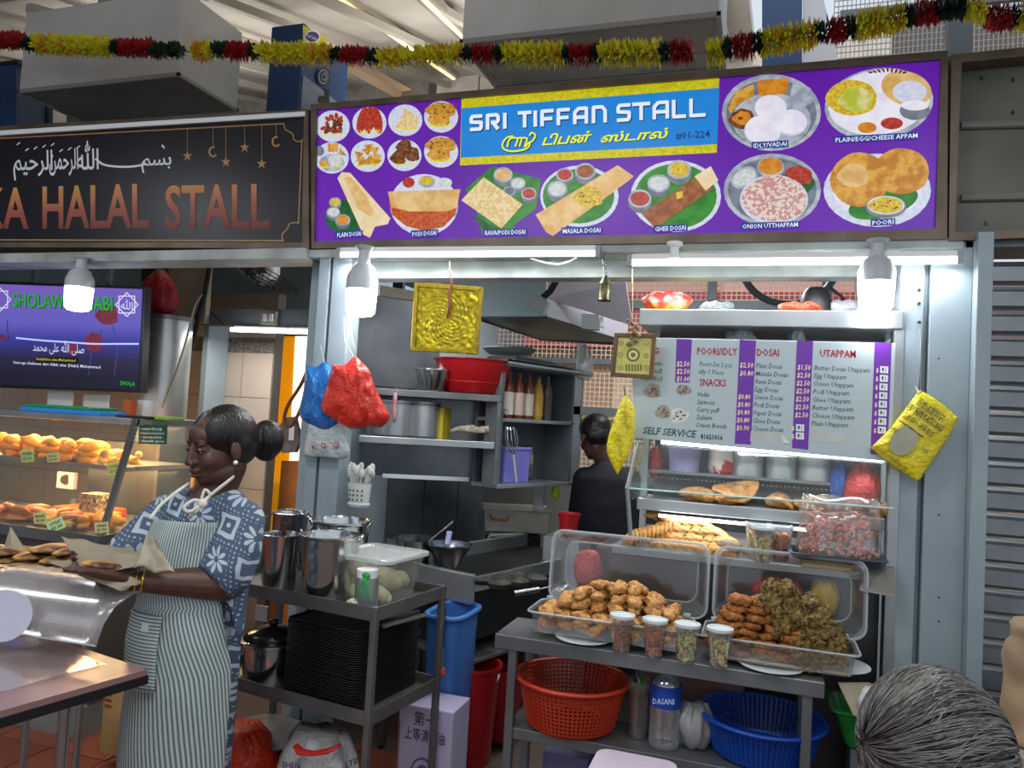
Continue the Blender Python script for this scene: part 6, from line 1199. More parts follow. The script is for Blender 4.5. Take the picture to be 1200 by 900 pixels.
g = G(); ppoly(g, [(-86, 330), (167, 339), (162, 457), (-86, 447)], TVY, 2); g.build('screen', SCR, tv)
SG = pr('scr_green', '#1fae2a', em=.8); SW = pr('scr_white', '#d9dcf2', em=.8); SK = pr('scr_dark', '#14121f', em=.2)
for m_, o_ in ((SK, .7), (SG, 0)): text('SHOLAWAT NABI', (15.5 + o_, 359 + o_), (132.5 + o_, 364 + o_), 16, TVY, m_, tv, lay=4 if o_ else 5, bold=.02, name='screen_title')
text('Semoga shalawat dari Allah atas (Nabi) Muhammad', (16, 426), (118, 432), 3.4, TVY, SW, tv, lay=4, name='screen_text', bold=.01); text('Shallallahu alaa Muhammad', (43, 422), (89, 424), 3.2, TVY, pr('scr_yel', '#c9cc3a', em=.7), tv, lay=5, name='screen_text', bold=.01); text('SHOLA', (141, 451), (158.5, 452.5), 5, TVY, SG, tv, lay=4, bold=.02, name='screen_text')
text('\ufeaa\ufee4\ufea4\ufee3 \ufef0\ufee0\ufecb \ufdf2 \ufef0\ufee0\ufebb', (39, 411), (99, 414), 10, TVY, SW, tv, lay=4, name='screen_arabic')
g = G(); K = [pr('scr_red', '#7a2a44', '#96404e', em=.55), pr('scr_stem', '#3a3a70', em=.4), SW, pr('scr_line', '#b9c4ff', em=.9), SK]
def S_(pts, m, l=3): ppoly(g, pts, TVY, l, m)
for cx, cy, rx, ry in ((126, 369, 13, 12), (110, 401, 11, 11), (86, 410, 6, 7), (3, 395, 5, 3)): pell(g, cx, cy, rx, ry, TVY, 3.2, 0, wob=.07)
for a_ in ([(131, 380), (137, 396), (139, 404), (134, 440)], [(120, 386), (117, 394)], [(9, 375), (9, 385), (11, 398)], [(108, 412), (104, 440)]): pstroke(g, a_, 1.3, TVY, 3.1, 1)
S_([(43, 418), (92, 419), (92, 426), (42, 425)], 4, 3.6)
pstroke(g, catmull([(19, 396), (50, 399), (80, 401), (110, 403), (140, 403), (163, 403)]), 2.0, TVY, 3.4, 3)
for cx, cy in ((149, 357), (0, 351)):
    for k in range(2):
        q = [(cx + 13 * math.cos(R(45 + 90 * i + 45 * k)), cy + 14 * math.sin(R(45 + 90 * i + 45 * k))) for i in range(5)]; pstroke(g, q, 1.2, TVY, 4, 2)
g.build('screen_picture', K, tv); text('\ufdf2', (142, 362), (156, 363), 9, TVY, SW, tv, lay=5, name='screen_arabic')
for px in (40, 128): g = G(); p = P(px, 330, TVY + .06); g.box(p.x - .015, p.x + .015, TVY + .05, TVY + .07, p.z - .1, 2.6); g.build('hanger', GREYD, tv)
# food case of the left stall
fc = thing('halal_food_case', 'warm lit glass food case with steel frame under the television', 'display case', P(60, 560, 3.1))
YL = 2.95; aw = P(161, 491, YL); xR = aw.x; zT = aw.z
g = G(); g.box(-6, xR, YL, YL + .45, zT - .03, zT); g.build('top', STEEL, fc, bevel=.003)
lo = P(128, 629, 2.8); zD = lo.z
WOODY = mat('warm_steel_post', '#b98a5c', rough=.35, metal=.6)
g = G(); g.prism([(xR - .03, YL, zT), (xR, YL, zT), (xR, lo.y, zD), (xR - .03, lo.y, zD)], (0, .02, 0)); g.build('slanted_post', STEELS, fc)
g = G(); g.box(xR - .02, xR + .004, YL + .42, YL + .45, .6, zT - .031); g.build('rear_post', WOODY, fc)
g = G(); g.prism([(-6, YL, zT - .03), (xR - .03, YL, zT - .03), (xR - .03, lo.y, zD), (-6, lo.y, zD)], (0, .004, 0)); g.build('front_glass', GLASS, fc)
g = G(); g.prism([(xR - .004, YL, zT - .03), (xR - .004, YL + .42, zT - .03), (xR - .004, YL + .42, zD), (xR - .004, lo.y, zD)], (.003, 0, 0)); g.build('side_glass', GLASS, fc)
zU = P(80, 541, 2.95).z; g = G(); g.box(-6, xR - .035, YL - .02, YL + .41, zU - .022, zU); g.build('upper_shelf', STEEL, fc)
g = G(); g.box(-6, xR, 2.78, YL + .45, zD - .05, zD); g.build('deck', STEELD, fc)
g = G(); g.box(-6, xR - .02, 2.82, YL + .45, .14, zD - .051); g.build('base', mat('base_panel', '#6f6a66', '#5e5955', rough=.35, metal=.5, sc=2), fc)
g = G(); g.box(-6, xR - .02, 2.78, YL + .45, 0, .139); g.build('plinth', mat('plinth_tile', '#7f8580', '#6d736e', rough=.6, sc=3), fc)
lamp('case_lamp', 'AREA', (-3.6, 3.15, zT - .04), 38, (1, .62, .28), (1.5, .2)); lamp('case_lamp', 'AREA', (-3.6, 3.15, zU - .03), 20, (1, .62, .3), (1.5, .2))
OR_ = mat('fried_orange', '#e08a1c', '#f0a838', rough=.5, sc=10, bump=.5, bsc=50); OR2 = mat('fried_salmon', '#d9824a', '#e8a070', rough=.5, sc=8, bump=.3)
def case_heap(nm, m, protoargs, x0, x1, y, z, n, label, grp, up=1):
    pr_ = [mk(blob(i + 11, *protoargs, 14), nm, m) for i in range(3)]; sp = []; rd = random.Random(len(nm))
    for i in range(n):
        u = i / max(1, n - 1); c = P(x0 + (x1 - x0) * u, z, y); L_ = i % up; sp.append(((c.x + rd.uniform(-.02, .02), y + .06 * ((i // up) % 3), base_z + .02 + .03 * L_), (rd.uniform(-.4, .4), rd.uniform(-.4, .4), rd.uniform(0, 3)), rd.uniform(.85, 1.2)))
    heap(nm, pr_, sp, label, nm.replace('_', ' '), grp)
base_z = zU; case_heap('orange_fritter', OR_, (.05, .035, .025, .3, 1.5), -10, 105, 2.98, 530, 48, 'orange fried piece on upper shelf of left case', 'orange fried pieces on the upper shelf', 3)
case_heap('yellow_roll', mat('roll_yellow', '#d9a04a', '#e9c07a', rough=.5, sc=8), (.045, .02, .018, .15, 1.5), 95, 150, 2.98, 530, 14, 'pale yellow roll on upper shelf of left case', 'yellow rolls on the upper shelf', 2)
base_z = zD; case_heap('flat_cutlet', OR2, (.06, .045, .016, .2, 1.5), -10, 90, 2.88, 600, 20, 'flat pinkish cutlet on lower deck of left case', 'cutlets on the lower deck', 2)
case_heap('orange_nugget', OR_, (.03, .022, .018, .3, 1.5), 80, 125, 2.87, 605, 16, 'small orange nugget on lower deck of left case', 'nuggets on the lower deck', 2)
g = G(); a, b = P(48, 590, 3.05), P(105, 590, 3.05); g.box(a.x, b.x, 3.12, 3.3, zD + .001, zD + .05); g.build('orange_tray', mat('tray_orange', '#e2561c', rough=.4), bevel=.01, label='bright orange plastic tray at the back of lower deck, left case', cat='tray')
g = G(); a, b = P(103, 580, 3.05), P(122, 580, 3.05); g.box(a.x, b.x, 3.0, 3.1, zD + .06, zD + .15); g.build('patterned_box', mat('leopard', '#e0c8a0', '#3a2a20', rough=.4, sc=70), label='speckled brown and cream box beside the orange tray', cat='box'); g = G(); g.box(a.x - .02, b.x + .05, 2.99, 3.12, zD + .001, zD + .058); g.build('yellow_slab', mat('slab_yellow', '#d8a828', rough=.5), label='yellow flat box under the speckled box', cat='box')
c = P(76, 563, 3.3); t = thing('wall_socket_fan', 'small white square ventilator seen through left food case', 'ventilator', c); g = G(); boxpx(g, 66, 553, 86, 573, 3.36, .03); g.build('housing', WHITEP, t, bevel=.005); g = G(); g.tube(P(77, 562, 3.355), P(77, 562, 3.35), .028, n=20); g.build('opening', mat('hole_brown', '#3a2a24'), t); g = G(); c = P(90, 592, 3.35); g.box(c.x - .06, c.x - .02, 3.36, 3.39, zD, c.z + .03); g.build('stand', GREYD, t)
for i, (px, py, w, h, rot, cl) in enumerate([(32, 534, 15, 15, -3, '#b9d98a'), (62, 536, 14, 11, -6, '#cfd69a'), (134, 549, 17, 15, -5, '#d6dc7c'), (47, 607, 15, 13, -5, '#c2c77a'), (65, 615, 20, 14, -22, '#bfe0a4'), (119, 618, 16, 12, -5, '#c9c58a')]):
    Yp = 2.92 if i < 3 else 2.79; t = thing('price_tag', 'small price card, %s' % ['light green, on the upper shelf at far left', 'pale cream, second on the upper shelf', 'yellow green, at the slanted post end of upper shelf', 'olive yellow, left one on the lower deck', 'mint green tilted one on the lower deck', 'beige, right one on the lower deck'][i], 'price tag', P(px, py + h / 2, Yp), group='price tags in the left food case'); c_, s_ = math.cos(R(rot)), math.sin(R(rot))
    rp = lambda u, v: (px + u * c_ - v * s_, py + u * s_ + v * c_)
    g = G(); quad(g, [rp(-w / 2, -h / 2), rp(w / 2, -h / 2), rp(w / 2, h / 2), rp(-w / 2, h / 2)], Yp, .002); g.build('card', mat('card_%d' % i, cl, rough=.6, em=.08), t)
    for k, s in enumerate((['KUEH', '$1.20'], ['ROLL', '$1.00'], ['SOTONG', '$1.50'], ['IKAN', '$3.00'], ['CUTLET', '$2.00'], ['UDANG', '$1.50'])[i]): a_ = rp(-w * .35, -h * .05 + k * h * .38); b_ = rp(w * .35, -h * .05 + k * h * .38); text(s, a_, b_, h * .25, Yp, INK, t, lay=2, bold=.02)
t = thing('green_notice', 'dark green notice card inside right end of left food case', 'notice', P(180, 520, 3.0)); g = G(); quad(g, [(163, 497), (196, 498), (195, 521), (162, 520)], 3.0, .003); g.build('card', mat('notice_green', '#0f4a2a', rough=.4, em=.05), t)
for k, s in enumerate(['NOTICE', 'Please do not touch food', 'use tongs and trays', 'thank you']): text(s, (168 - k % 2 * 2, 504 + k * 4.6), (190 + k % 2 * 2, 504.5 + k * 4.6), 2.6, 3.0, SW, t, lay=2)
ZC = zT + .001
def slab(nm, x0, x1, py, Y0, d, h, m, label, cat, z=0): g = G(); a_, b_ = P(x0, py, Y0), P(x1, py, Y0); g.box(a_.x, b_.x, Y0, Y0 + d, ZC + z, ZC + z + h); return g.build(nm, m, label=label, cat=cat, bevel=.003)
slab('blue_folder', 22, 117, 480, 3.0, .2, .022, mat('folder_blue', '#2a7fc9', rough=.4), 'bright blue plastic folder lying on the left food case', 'folder')
slab('green_folder', 30, 105, 474, 3.03, .18, .014, mat('folder_green', '#1d8a4a', rough=.4), 'green plastic folder on top of the blue one on the food case', 'folder', .023)
slab('black_tablet', 135, 172, 486, 3.0, .12, .012, BLACK, 'black flat tray on the top of left food case', 'tray'); slab('green_wallet', 177, 200, 486, 3.05, .1, .015, mat('lime_green', '#7fae2c', rough=.5), 'lime green pouch at right end on top of left food case', 'pouch')
c = P(152, 485, 3.2); g = G(); g.lathe([(.028, 0), (.036, .085), (.033, .085), (.001, .07)], (c.x, c.y, ZC), 18); g.build('tea_cup', mat('tea_orange', '#a84f1c', rough=.25), smooth='auto', label='cup of orange milk tea standing on the left food case', cat='cup')
c = P(172, 480, 3.3); g = G(); g.lathe([(.05, 0), (.055, .09), (.05, .09), (.048, .004), (.001, .004)], (c.x, c.y, ZC), 18); g.build('clear_tub', CLEARH, smooth='auto', label='hazy clear tub right of the orange tea on food case', cat='tub')
for i, px in enumerate((70, 112)): g = G(); quad(g, [(px - 14, 458 + i * 4), (px + 16, 460 + i * 3), (px + 15, 482), (px - 15, 480)], 3.38, .004); g.build('paper_notice', mat('paper_white', '#c9c6bd', rough=.7), label=['white paper sheet under the television, left', 'white paper sheet under the television, right'][i], cat='paper')
# table in the left foreground
a = Vector((-1.64, 1.81, 0)); an3 = math.atan2(1.88 - 1.472, -1.703 + 1.781) - math.pi / 2
Mf = Matrix.Translation(a) @ Matrix.Rotation(an3, 4, 'Z')
ft = thing('dining_table', 'pinkish brown hawker table with black edge in the left foreground', 'table', (-2.2, 1.5, 0))
g = G(); g.box(-1.3, -.003, -.9, -.003, .765, .782, 0, Mf); g.build('table_top', mat('table_pink', '#8a6a68', '#77595a', rough=.22, sc=2), ft)
g = G(); g.box(-1.304, 0, -.904, 0, .74, .7645, 0, Mf); g.build('black_edge', BLACK, ft)
for u, d in ((-.22, -.1), (-.22, -.8), (-1.1, -.1)): g = G(); g.tube(Mf @ Vector((u, d, 0)), Mf @ Vector((u, d, .74)), .017, n=12); g.build('leg', STEELS, ft, smooth='auto')
g = G(); g.grid(lambda u, v: Mf @ Vector((-.12 - 1.1 * u, -.05 - .4 * v, .784 + .004 * abs(math.sin(9 * u + 5 * v)) + .012 * (u > .3) * abs(math.sin(4 * u + 7 * v)))), 24, 12); g.build('plastic_sheet', glassy('sheet_film', (.95, .93, .93), .15, .12, .06), smooth=True, label='crinkled clear plastic sheet spread on the pinkish table', cat='plastic sheet')
# curved clear guard with murtabak tray behind
gd_ = thing('curved_food_cover', 'big curved clear plastic food cover with white round end on the table', 'food cover', P(60, 735, 1.78))
gx0, gx1 = P(-30, 700, 1.8).x, P(150, 700, 1.82).x; zg0 = .787; zg1 = P(60, 672, 1.92).z
pf_ = [(1.98, zg1), (1.9, zg1 + .004), (1.83, zg1 - .006), (1.78, zg1 - .035), (1.755, zg1 - .08), (1.745, zg0 + .045)]
g = G(); g.grid(lambda u, v: (gx0 + (gx1 - gx0) * u * (1 - .1 * v), pf_[min(5, round(v * 5))][0] + .03 * u, pf_[min(5, round(v * 5))][1]), 12, 5); g.build('cover', glassy('cover_film', (.92, .9, .9), .09, .2, .12), gd_, smooth=True, solid=.002)
g = G(); g.path([(gx0 + (gx1 - gx0) * .9 * i / 6, 1.745 + .03 * i / 6, zg0 + .045) for i in range(7)], .003, 6); g.build('lower_edge', mat('rim_clear', '#b9c2c4'), gd_, smooth=True)
g = G(); c = P(3, 722, 1.7); g.tube(c, c + Vector((-.01, .012, 0)), .075, n=28); g.build('round_end', mat('end_white', '#b9bccb', rough=.3), gd_, smooth='auto')
ftr = thing('murtabak_stand', 'low steel stand carrying the murtabak tray behind the clear cover', 'stand', (-2.6, 2.06, 0)); zM = P(50, 662, 2.1).z
xa_, xb_ = P(-60, 660, 2.1).x, P(75, 660, 2.1).x
g = G(); g.box(xa_, xb_, 2.0, 2.28, zM - .06, zM - .028); g.build('top', STEELD, ftr)
for x in (xa_ + .02, xb_ - .03):
    for y in (2.03, 2.25): g = G(); g.tube((x, y, 0), (x, y, zM - .061), .012, n=8); g.build('leg', STEEL, ftr)
t = thing('murtabak_tray', 'steel tray of folded browned murtabak left of the woman', 'tray', (-2.6, 2.13, zM - .026)); g = G(); Mx = Matrix.Translation(((P(-60, 660, 2.1).x + P(85, 660, 2.1).x) / 2, 2.14, zM)); pan(g, Mx, P(85, 660, 2.1).x - P(-60, 660, 2.1).x, .26, .025, inset=.03); g.build('tray', STEEL, t, smooth='auto')
MU = mat('murtabak', '#c09050', '#4a2416', rough=.5, sc=16, bump=.6, bsc=40, lo=.4, hi=.6)
for i, (px, py, w, l) in enumerate([(8, 655, 44, 0), (45, 655, 44, 0), (76, 653, 34, 0), (5, 650, 40, 1), (38, 648, 46, 1), (68, 648, 30, 1), (50, 635, 48, 2), (75, 637, 24, 2)]):
    c = P(px, py, 2.12); r = rad(px, py, w, 2.12); g = blob(i + 3, r, .09, .014, .12, 2, 22); o = mk(g, 'murtabak', MU); o.location = (c.x, 2.14 + .03 * (l == 2), zM - .005 + .026 * l); tag(o, 'browned folded murtabak in the steel tray, ' + ['bottom row left', 'bottom row middle', 'bottom row right', 'upper row left', 'upper row middle', 'upper row right', 'on top at back', 'small one at back right'][i], 'murtabak', 'murtabak in the steel tray')
g = G(); g.prism([P(5, 640, 2.2), P(12, 618, 2.22), P(26, 640, 2.15), P(14, 650, 2.12)], (0, .002, .003)); g.build('tan_paper', mat('paper_tan', '#a79c86'), label='pointed piece of tan paper stuck in the murtabak tray', cat='paper')
# cardboard box and low bench behind the table
g = G(); a_, b_ = P(119, 850, 2.62), P(148, 850, 2.62); g.box(a_.x, b_.x, 2.62, 2.8, .06, P(120, 806, 2.62).z); o = g.build('carton', mat('carton_tan', '#b0905c', '#9c7c4c', rough=.7, sc=5), label='tan cardboard carton standing behind the woman legs', cat='carton'); g = G()
for k in range(3): boxpx(g, 120 + k * 1, 812 + k * 7, 130, 815 + k * 7, 2.617, .002)
g.build('carton_print', mat('carton_ink', '#8f3a20'), o)
g = G(); a_, b_ = P(100, 888, 2.35), P(160, 888, 2.35); g.box(a_.x, b_.x, 2.55, 2.85, .04, .058); g.build('floor_rack', STEEL, label='low steel floor rack under the tan carton', cat='rack')
# ================= HANGING THINGS, BULBS, TUBES
def bulb(label, px, y_top, y_mid, y_bot, w, Y, en):
    c = P(px, y_top, Y); zt_ = c.z; zm = P(px, y_mid, Y).z; zb_ = P(px, y_bot, Y).z; r = rad(px, y_mid, w, Y); H = zt_ - zb_; cc = P(px, y_mid, Y)
    t = thing('bulb', label, 'light bulb', (cc.x, Y, zb_), group='big white bulbs under the signs')
    g = G(); g.lathe([(r * 1.0, zm), (r * .99, zm + (zt_ - zm) * .25), (r * .72, zm + (zt_ - zm) * .52), (r * .4, zm + (zt_ - zm) * .62), (r * .34, zm + (zt_ - zm) * .9), (r * .6, zt_ - .004), (r * .62, zt_)], (cc.x, Y, 0), 28); g.build('housing', mat('bulb_grey', '#aab0b2', rough=.4), t, smooth='auto')
    g = G(); g.lathe([(r * .3, zb_), (r * .72, zb_ + .006), (r * .9, zb_ + .02), (r * .98, zm)], (cc.x, Y, 0), 28); g.build('lit_globe', mat('bulb_glow', '#f6f4ff', em=7), t, smooth=True)
    lamp('bulb_light', 'POINT', (cc.x, Y, zb_ - .04), en, (.95, .95, 1), (.06,))
bulb('lit white bulb in front of the television, leftmost of three', 93, 301, 337, 365, 36, 2.92, 3)
bulb('lit white bulb above the blue and red bags, middle of three', 424, 289, 340, 371, 38, 2.9, 3.2)
bulb('lit white bulb over the menu board at right, rightmost of three', 1027, 281, 331, 366, 46, 2.93, 2.5)
t = thing('bulb_holder', 'empty white bulb holder under the sign over the long tube', 'lamp holder', P(791, 305, 2.92)); g = G(); c = P(791, 284, 2.93); g.lathe([(.03, 0), (.03, -.012), (.016, -.02), (.018, -.06), (.012, -.062)], c, 18); g.build('socket', WHITEP, t, smooth='auto')
def tube_light(label, p0, p1, Y, rr, en):
    A, B = P(*p0, Y), P(*p1, Y); t = thing('tube_light', label, 'tube light', (A + B) / 2); g = G(); g.tube(A, B, rr, n=12); g.build('tube', LEDW, t, smooth='auto')
    g = G(); g.prism([A + Vector((0, -.012, .012)), B + Vector((0, -.012, .012)), B + Vector((0, .014, .012)), A + Vector((0, .014, .012))], (0, 0, .02)); g.build('batten', WHITEP, t)
    g = G(); g.box(B.x, B.x + .02, Y - .014, Y + .014, B.z - .014, B.z + .03); g.box(A.x - .02, A.x, Y - .014, Y + .014, A.z - .014, A.z + .03); g.build('end_cap', mat('cap_grey', '#8d9291', rough=.4), t)
    lamp('tube_light', 'AREA', tuple((A + B) / 2 + Vector((0, 0, -.02))), en, (.95, .98, 1), (abs(B.x - A.x), .04))
tube_light('long lit tube under the sign left of the hanging bell', (400, 299), (698, 297.5), 2.95, .010, 8)
tube_light('long bright tube over the menu board right of the bell', (741, 308), (1121, 305), 2.95, .013, 8)
g = G(); g.path([P(x, y, 3.0) for x, y in ((622, 303), (640, 308), (655, 310), (668, 306), (676, 302))], .004, 6); g.build('loose_wire', WHITEP, smooth=True, label='thin pale wire sagging below the left tube', cat='wire')
# brass bell
t = thing('hanging_bell', 'small dark brass lantern shaped bell hanging between the two tubes', 'bell', P(708, 353, 2.93)); c = P(708, 353, 2.93); zt_ = P(708, 322, 2.93).z
H = zt_ - c.z; g = G(); g.lathe([(.026, 0), (.028, .004), (.023, .01), (.022, H * .6), (.024, H * .65), (.01, H * .9), (.004, H)], c, 16, fn=lambda a_, z: 1 + .04 * math.sin(8 * a_)); g.build('body', mat('brass_dark', '#6f6b4c', '#3f3d2c', rough=.4, metal=.7, sc=40), t, smooth='auto'); g = G(); q = P(706, 296, 2.93); top_ = Vector((c.x, c.y, zt_))
for k in range(7): p = top_.lerp(q, k / 7) + Vector((0, 0, .004)); g.path([p + Vector((.005 * math.cos(a_), .003 * (k % 2) * math.cos(a_), .009 * math.sin(a_))) for a_ in [2 * math.pi * i / 8 for i in range(8)]], .0016, 4, closed=True)
g.build('chain', STEELD, t)
# gold embossed picture
t = thing('gold_picture', 'square gold embossed picture hanging below the left tube', 'picture', P(523, 414, 2.95)); YG = 2.95
GO = mat('gold_emboss', '#c9b21e', '#a3901a', rough=.28, metal=.55, sc=14, bump=.5, bsc=40)
out = [(485.5, 331), (565, 336), (559, 415), (481, 411)]; inn = [(490, 336), (560.5, 341), (555, 410), (486, 407)]
g = G()
for i in range(4): j = (i + 1) % 4; quad(g, [out[i], out[j], inn[j], inn[i]], YG - .008, .02)
g.build('frame', mat('gold_frame', '#b39a1c', '#8a7716', rough=.3, metal=.6, sc=60), t, bevel=.002)
cA, cB, cD = P(488, 334, YG), P(562, 339, YG), P(484, 409, YG)
def emb(u, v):
    x, y = u - .5, v - .5; rr = math.hypot(x, y); h = .5 * math.sin(rr * 70) * math.sin(math.atan2(y, x) * 12 + rr * 30) * (rr < .42) + .6 * NZ.noise(Vector((u * 16, v * 16, 3))) + .4 * math.sin(40 * v) * math.sin(34 * u) * (rr >= .42)
    return cA + (cB - cA) * u + (cD - cA) * v + Vector((0, -.004 * h, 0))
g = G(); g.grid(emb, 70, 70); g.build('embossed_sheet', GO, t, smooth=True)
g = G(); quad(g, [(486, 333), (563, 338), (558, 412), (483, 409)], YG + .008, .006); g.build('backing', BROWNM, t)
g = G(); g.path([P(527, 318, YG - .02), P(529, 330, YG - .02), P(526, 345, YG - .015), P(527, 360, YG - .015), P(524, 373, YG - .015)], [.003, .005, .004, .006, .004], 6); g.build('bead_string', mat('bead_red', '#7a3a2a', rough=.5), t, smooth=True)
g = G(); g.path([P(521, 322, YG), P(527, 316, YG), P(531, 322, YG)], .003, 5); g.path([P(527, 316, YG), P(527, 300, YG + .05)], .002, 5); g.build('hook', STEELD, t)
# small framed picture
t = thing('small_framed_picture', 'small brown framed yellow devotional print at the left corner of menu board', 'picture', P(740, 443, 2.88)); YF = 2.88
out = [(720, 390), (769, 391), (765, 444), (715, 441)]; inn = [(724, 394.5), (764, 395.5), (760.5, 439), (720, 436.5)]; g = G()
for i in range(4): j = (i + 1) % 4; quad(g, [out[i], out[j], inn[j], inn[i]], YF - .008, .02)
g.build('frame', mat('wood_frame', '#5c3f28', '#7a5a38', rough=.4, sc=10), t, bevel=.002)
g = G(); quad(g, [(722, 392), (766, 393), (762, 441), (718, 439)], YF + .002, .008); g.build('print', mat('print_pale_gold', '#c9c470', '#b5ae58', rough=.3, sc=20, em=.06), t)
g = G(); YF2 = YF + .002
for (cx, cy, r_) in [(742, 416, 8), (728, 402, 3), (757, 402, 3), (727, 416, 3), (757, 417, 3), (727, 431, 3.4), (757, 431, 3.4), (742, 402, 3)]: pell(g, cx, cy, r_, r_, YF2, 1, 0); pell(g, cx, cy, r_ * .7, r_ * .7, YF2, 2, 1); pell(g, cx, cy, r_ * .35, r_ * .35, YF2, 3, 0)
for i in range(6): ppoly(g, [(733 + i * 3.4, 427), (735 + i * 3.4, 427), (735 + i * 3.4, 435), (733 + i * 3.4, 435)], YF2, 1, 0)
g.build('printed_motif', [mat('motif_olive', '#6f6a2c'), mat('motif_gold', '#d8d28a')], t)
g = G()
for i in range(9): g.sph(P(736 + (i * 5) % 13, 376 + i * 3.4, YF - .012), .0065 + .002 * (i % 3), 6)
g.path([P(741, 308, YF + .1), P(741, 372, YF), P(741, 392, YF - .01)], .002, 4); g.build('dried_flowers', mat('dry_flower', '#6a3a34', '#8d8a60', rough=.7, sc=60), t)
# plastic bags on the pillar
YH = 2.95
def sheetbag(name, label, pts, Y, m, th=.05, seed=0, group=None, n=26, folds=.012):
    """a flattened bag: a puffed pillow over an outline taken from its silhouette"""
    cx = sum(p[0] for p in pts) / len(pts); cy = sum(p[1] for p in pts) / len(pts); q = catmull(pts + [pts[0]], 5)[:-1]; rs = []; off = Vector((seed * 7, 1, 2)); K = 9
    for sgn in (-1, 1):
        for k in range(K):
            s = (k + .5) / K if sgn < 0 else 1 - (k + .5) / K; s = max(s, .02); dep = th * math.sqrt(max(0, 1 - s ** 2.5)); ring = []
            for (x, y) in q:
                X, Z = cx + (x - cx) * s, cy + (y - cy) * s; nz_ = NZ.noise(Vector((X / 9, Z / 16, 0)) + off) + .5 * NZ.noise(Vector((X / 4, Z / 9, 4)) + off)
                ring.append(P(X, Z, Y + sgn * dep + (folds * nz_ if s < .97 else 0)))
            rs.append(ring)
        if sgn < 0: rs.append([P(x, y, Y) for x, y in q])
    g = G(); g.rings(rs); return g.build(name, m, smooth=True, label=label, cat='bag', group=group)
sheetbag('blue_plastic_bag', 'crumpled blue plastic bag hanging on the pillar, left of red bags', [(358, 428), (370, 430), (380, 424), (388, 432), (389, 460), (396, 490), (392, 500), (378, 504), (362, 497), (351, 486), (355, 460), (359, 440)], YH, BLUB, .04, 1)
sheetbag('red_plastic_bag', 'bunch of red plastic carrier bags hanging on the pillar', [(390, 427), (404, 427), (415, 418), (424, 424), (434, 436), (439, 452), (452, 478), (457, 488), (448, 500), (430, 500), (412, 503), (392, 492), (376, 479), (383, 452)], YH - .06, REDB, .05, 2, folds=.022)
sheetbag('white_plastic_bag', 'white printed plastic bag hanging below the blue and red bags', [(362, 496), (380, 500), (402, 494), (408, 520), (410, 532), (400, 538), (378, 536), (358, 535), (356, 526)], YH, mat('bag_white', '#b3bcbc', '#a3adad', rough=.35, bump=1, bsc=60), .02, 3, folds=.006)
g = G(); YW = YH - .034
for (x, y) in ((379, 522), (394, 521)): pell(g, x, y, 2.8, 2.8, YW, 1, 0); pell(g, x, y, 1.3, 1.3, YW, 2, 1)
pell(g, 367, 524, 1.8, 2.4, YW, 1, 0); g.build('red_logo', [mat('logo_red', '#a3304a'), WHITEP], bpy.data.objects['white_plastic_bag'])
g = G(); g.path([P(376, 405, YH + .04), P(378, 416, YH + .02), P(381, 426, YH)], .002, 5); g.path([P(408, 360, 2.95), P(412, 390, 2.95), P(417, 420, YH - .05)], .0025, 5); g.path([P(403, 372, 2.95), P(404, 400, 2.95), P(414, 418, YH - .05)], .0025, 5); g.build('hanging_string', mat('string_pale', '#a7b0ad'), smooth=True, label='pale strings the red and blue bags hang from', cat='string')
# utensil basket
t = thing('utensil_basket', 'white plastic basket full of white spoons hanging on pillar', 'basket', P(420, 596, 3.1)); c = P(420, 594, 3.05); r = rad(420, 575, 30, 3.05); zt_ = P(420, 566, 3.05).z; H = zt_ - c.z
WU = mat('cream_plastic', '#c4c8c2', rough=.4)
g = G(); g.lathe([(r * .8, 0), (r * .95, .01), (r * .95, .016), (r * .85, .02), (r, H), (r * .95, H), (r * .8, .024), (.001, .02)], c, 24, sy=.75); g.build('basket', WU, t, smooth='auto')
g = G()
for i in range(3):
    for j in range(4): a_ = R(-120 + 22 * j); p = c + Vector((r * .97 * math.cos(a_), r * .75 * math.sin(a_), .03 + i * .02)); g.box(p.x - .004, p.x + .004, p.y - .001, p.y + .001, p.z, p.z + .009)
g.build('slot', GREYD, t)
for i in range(14):
    a_ = R(i * 47); b_ = c + Vector((r * .4 * math.cos(a_), r * .3 * math.sin(a_), .03)); e = c + Vector((r * .95 * math.cos(a_ + .3), r * .7 * math.sin(a_ + .3), H + .045 + .012 * (i % 3)))
    g = G(); g.path([b_, b_.lerp(e, .75), e], .0035, 6); g.sph(e, (.015, .007, .022), 8); g.build('white_spoon', WU, smooth=True, label='white plastic spoon in the utensil basket on the pillar', cat='spoon', group='white spoons in the utensil basket')
# yellow glove packets
YB_ = mat('packet_yellow', '#e0d01c', '#cfbe14', rough=.3, bump=1, bsc=60, sc=4, coat=.3)
def pframe(A, Bp, Cp):   # A top-left, Bp top-right, Cp bottom-left in photo coordinates
    return lambda u, v: (A[0] + (Bp[0] - A[0]) * u / 100 + (Cp[0] - A[0]) * v / 100, A[1] + (Bp[1] - A[1]) * u / 100 + (Cp[1] - A[1]) * v / 100)
o = sheetbag('yellow_packet', 'yellow packet of plastic bags with oval window hanging on the right pillar', [(1075, 460), (1078, 457), (1100, 470), (1120, 487), (1122, 492), (1110, 515), (1085, 552), (1076, 564), (1070, 561), (1045, 545), (1021, 526), (1022, 523), (1040, 505), (1060, 480)], 2.93, YB_, .022, 4, folds=.006)
F = pframe((1075, 458), (1121, 491), (1021, 525)); YPk = 2.899
ff = lambda a_, b_: P(*F(a_, b_), YPk)
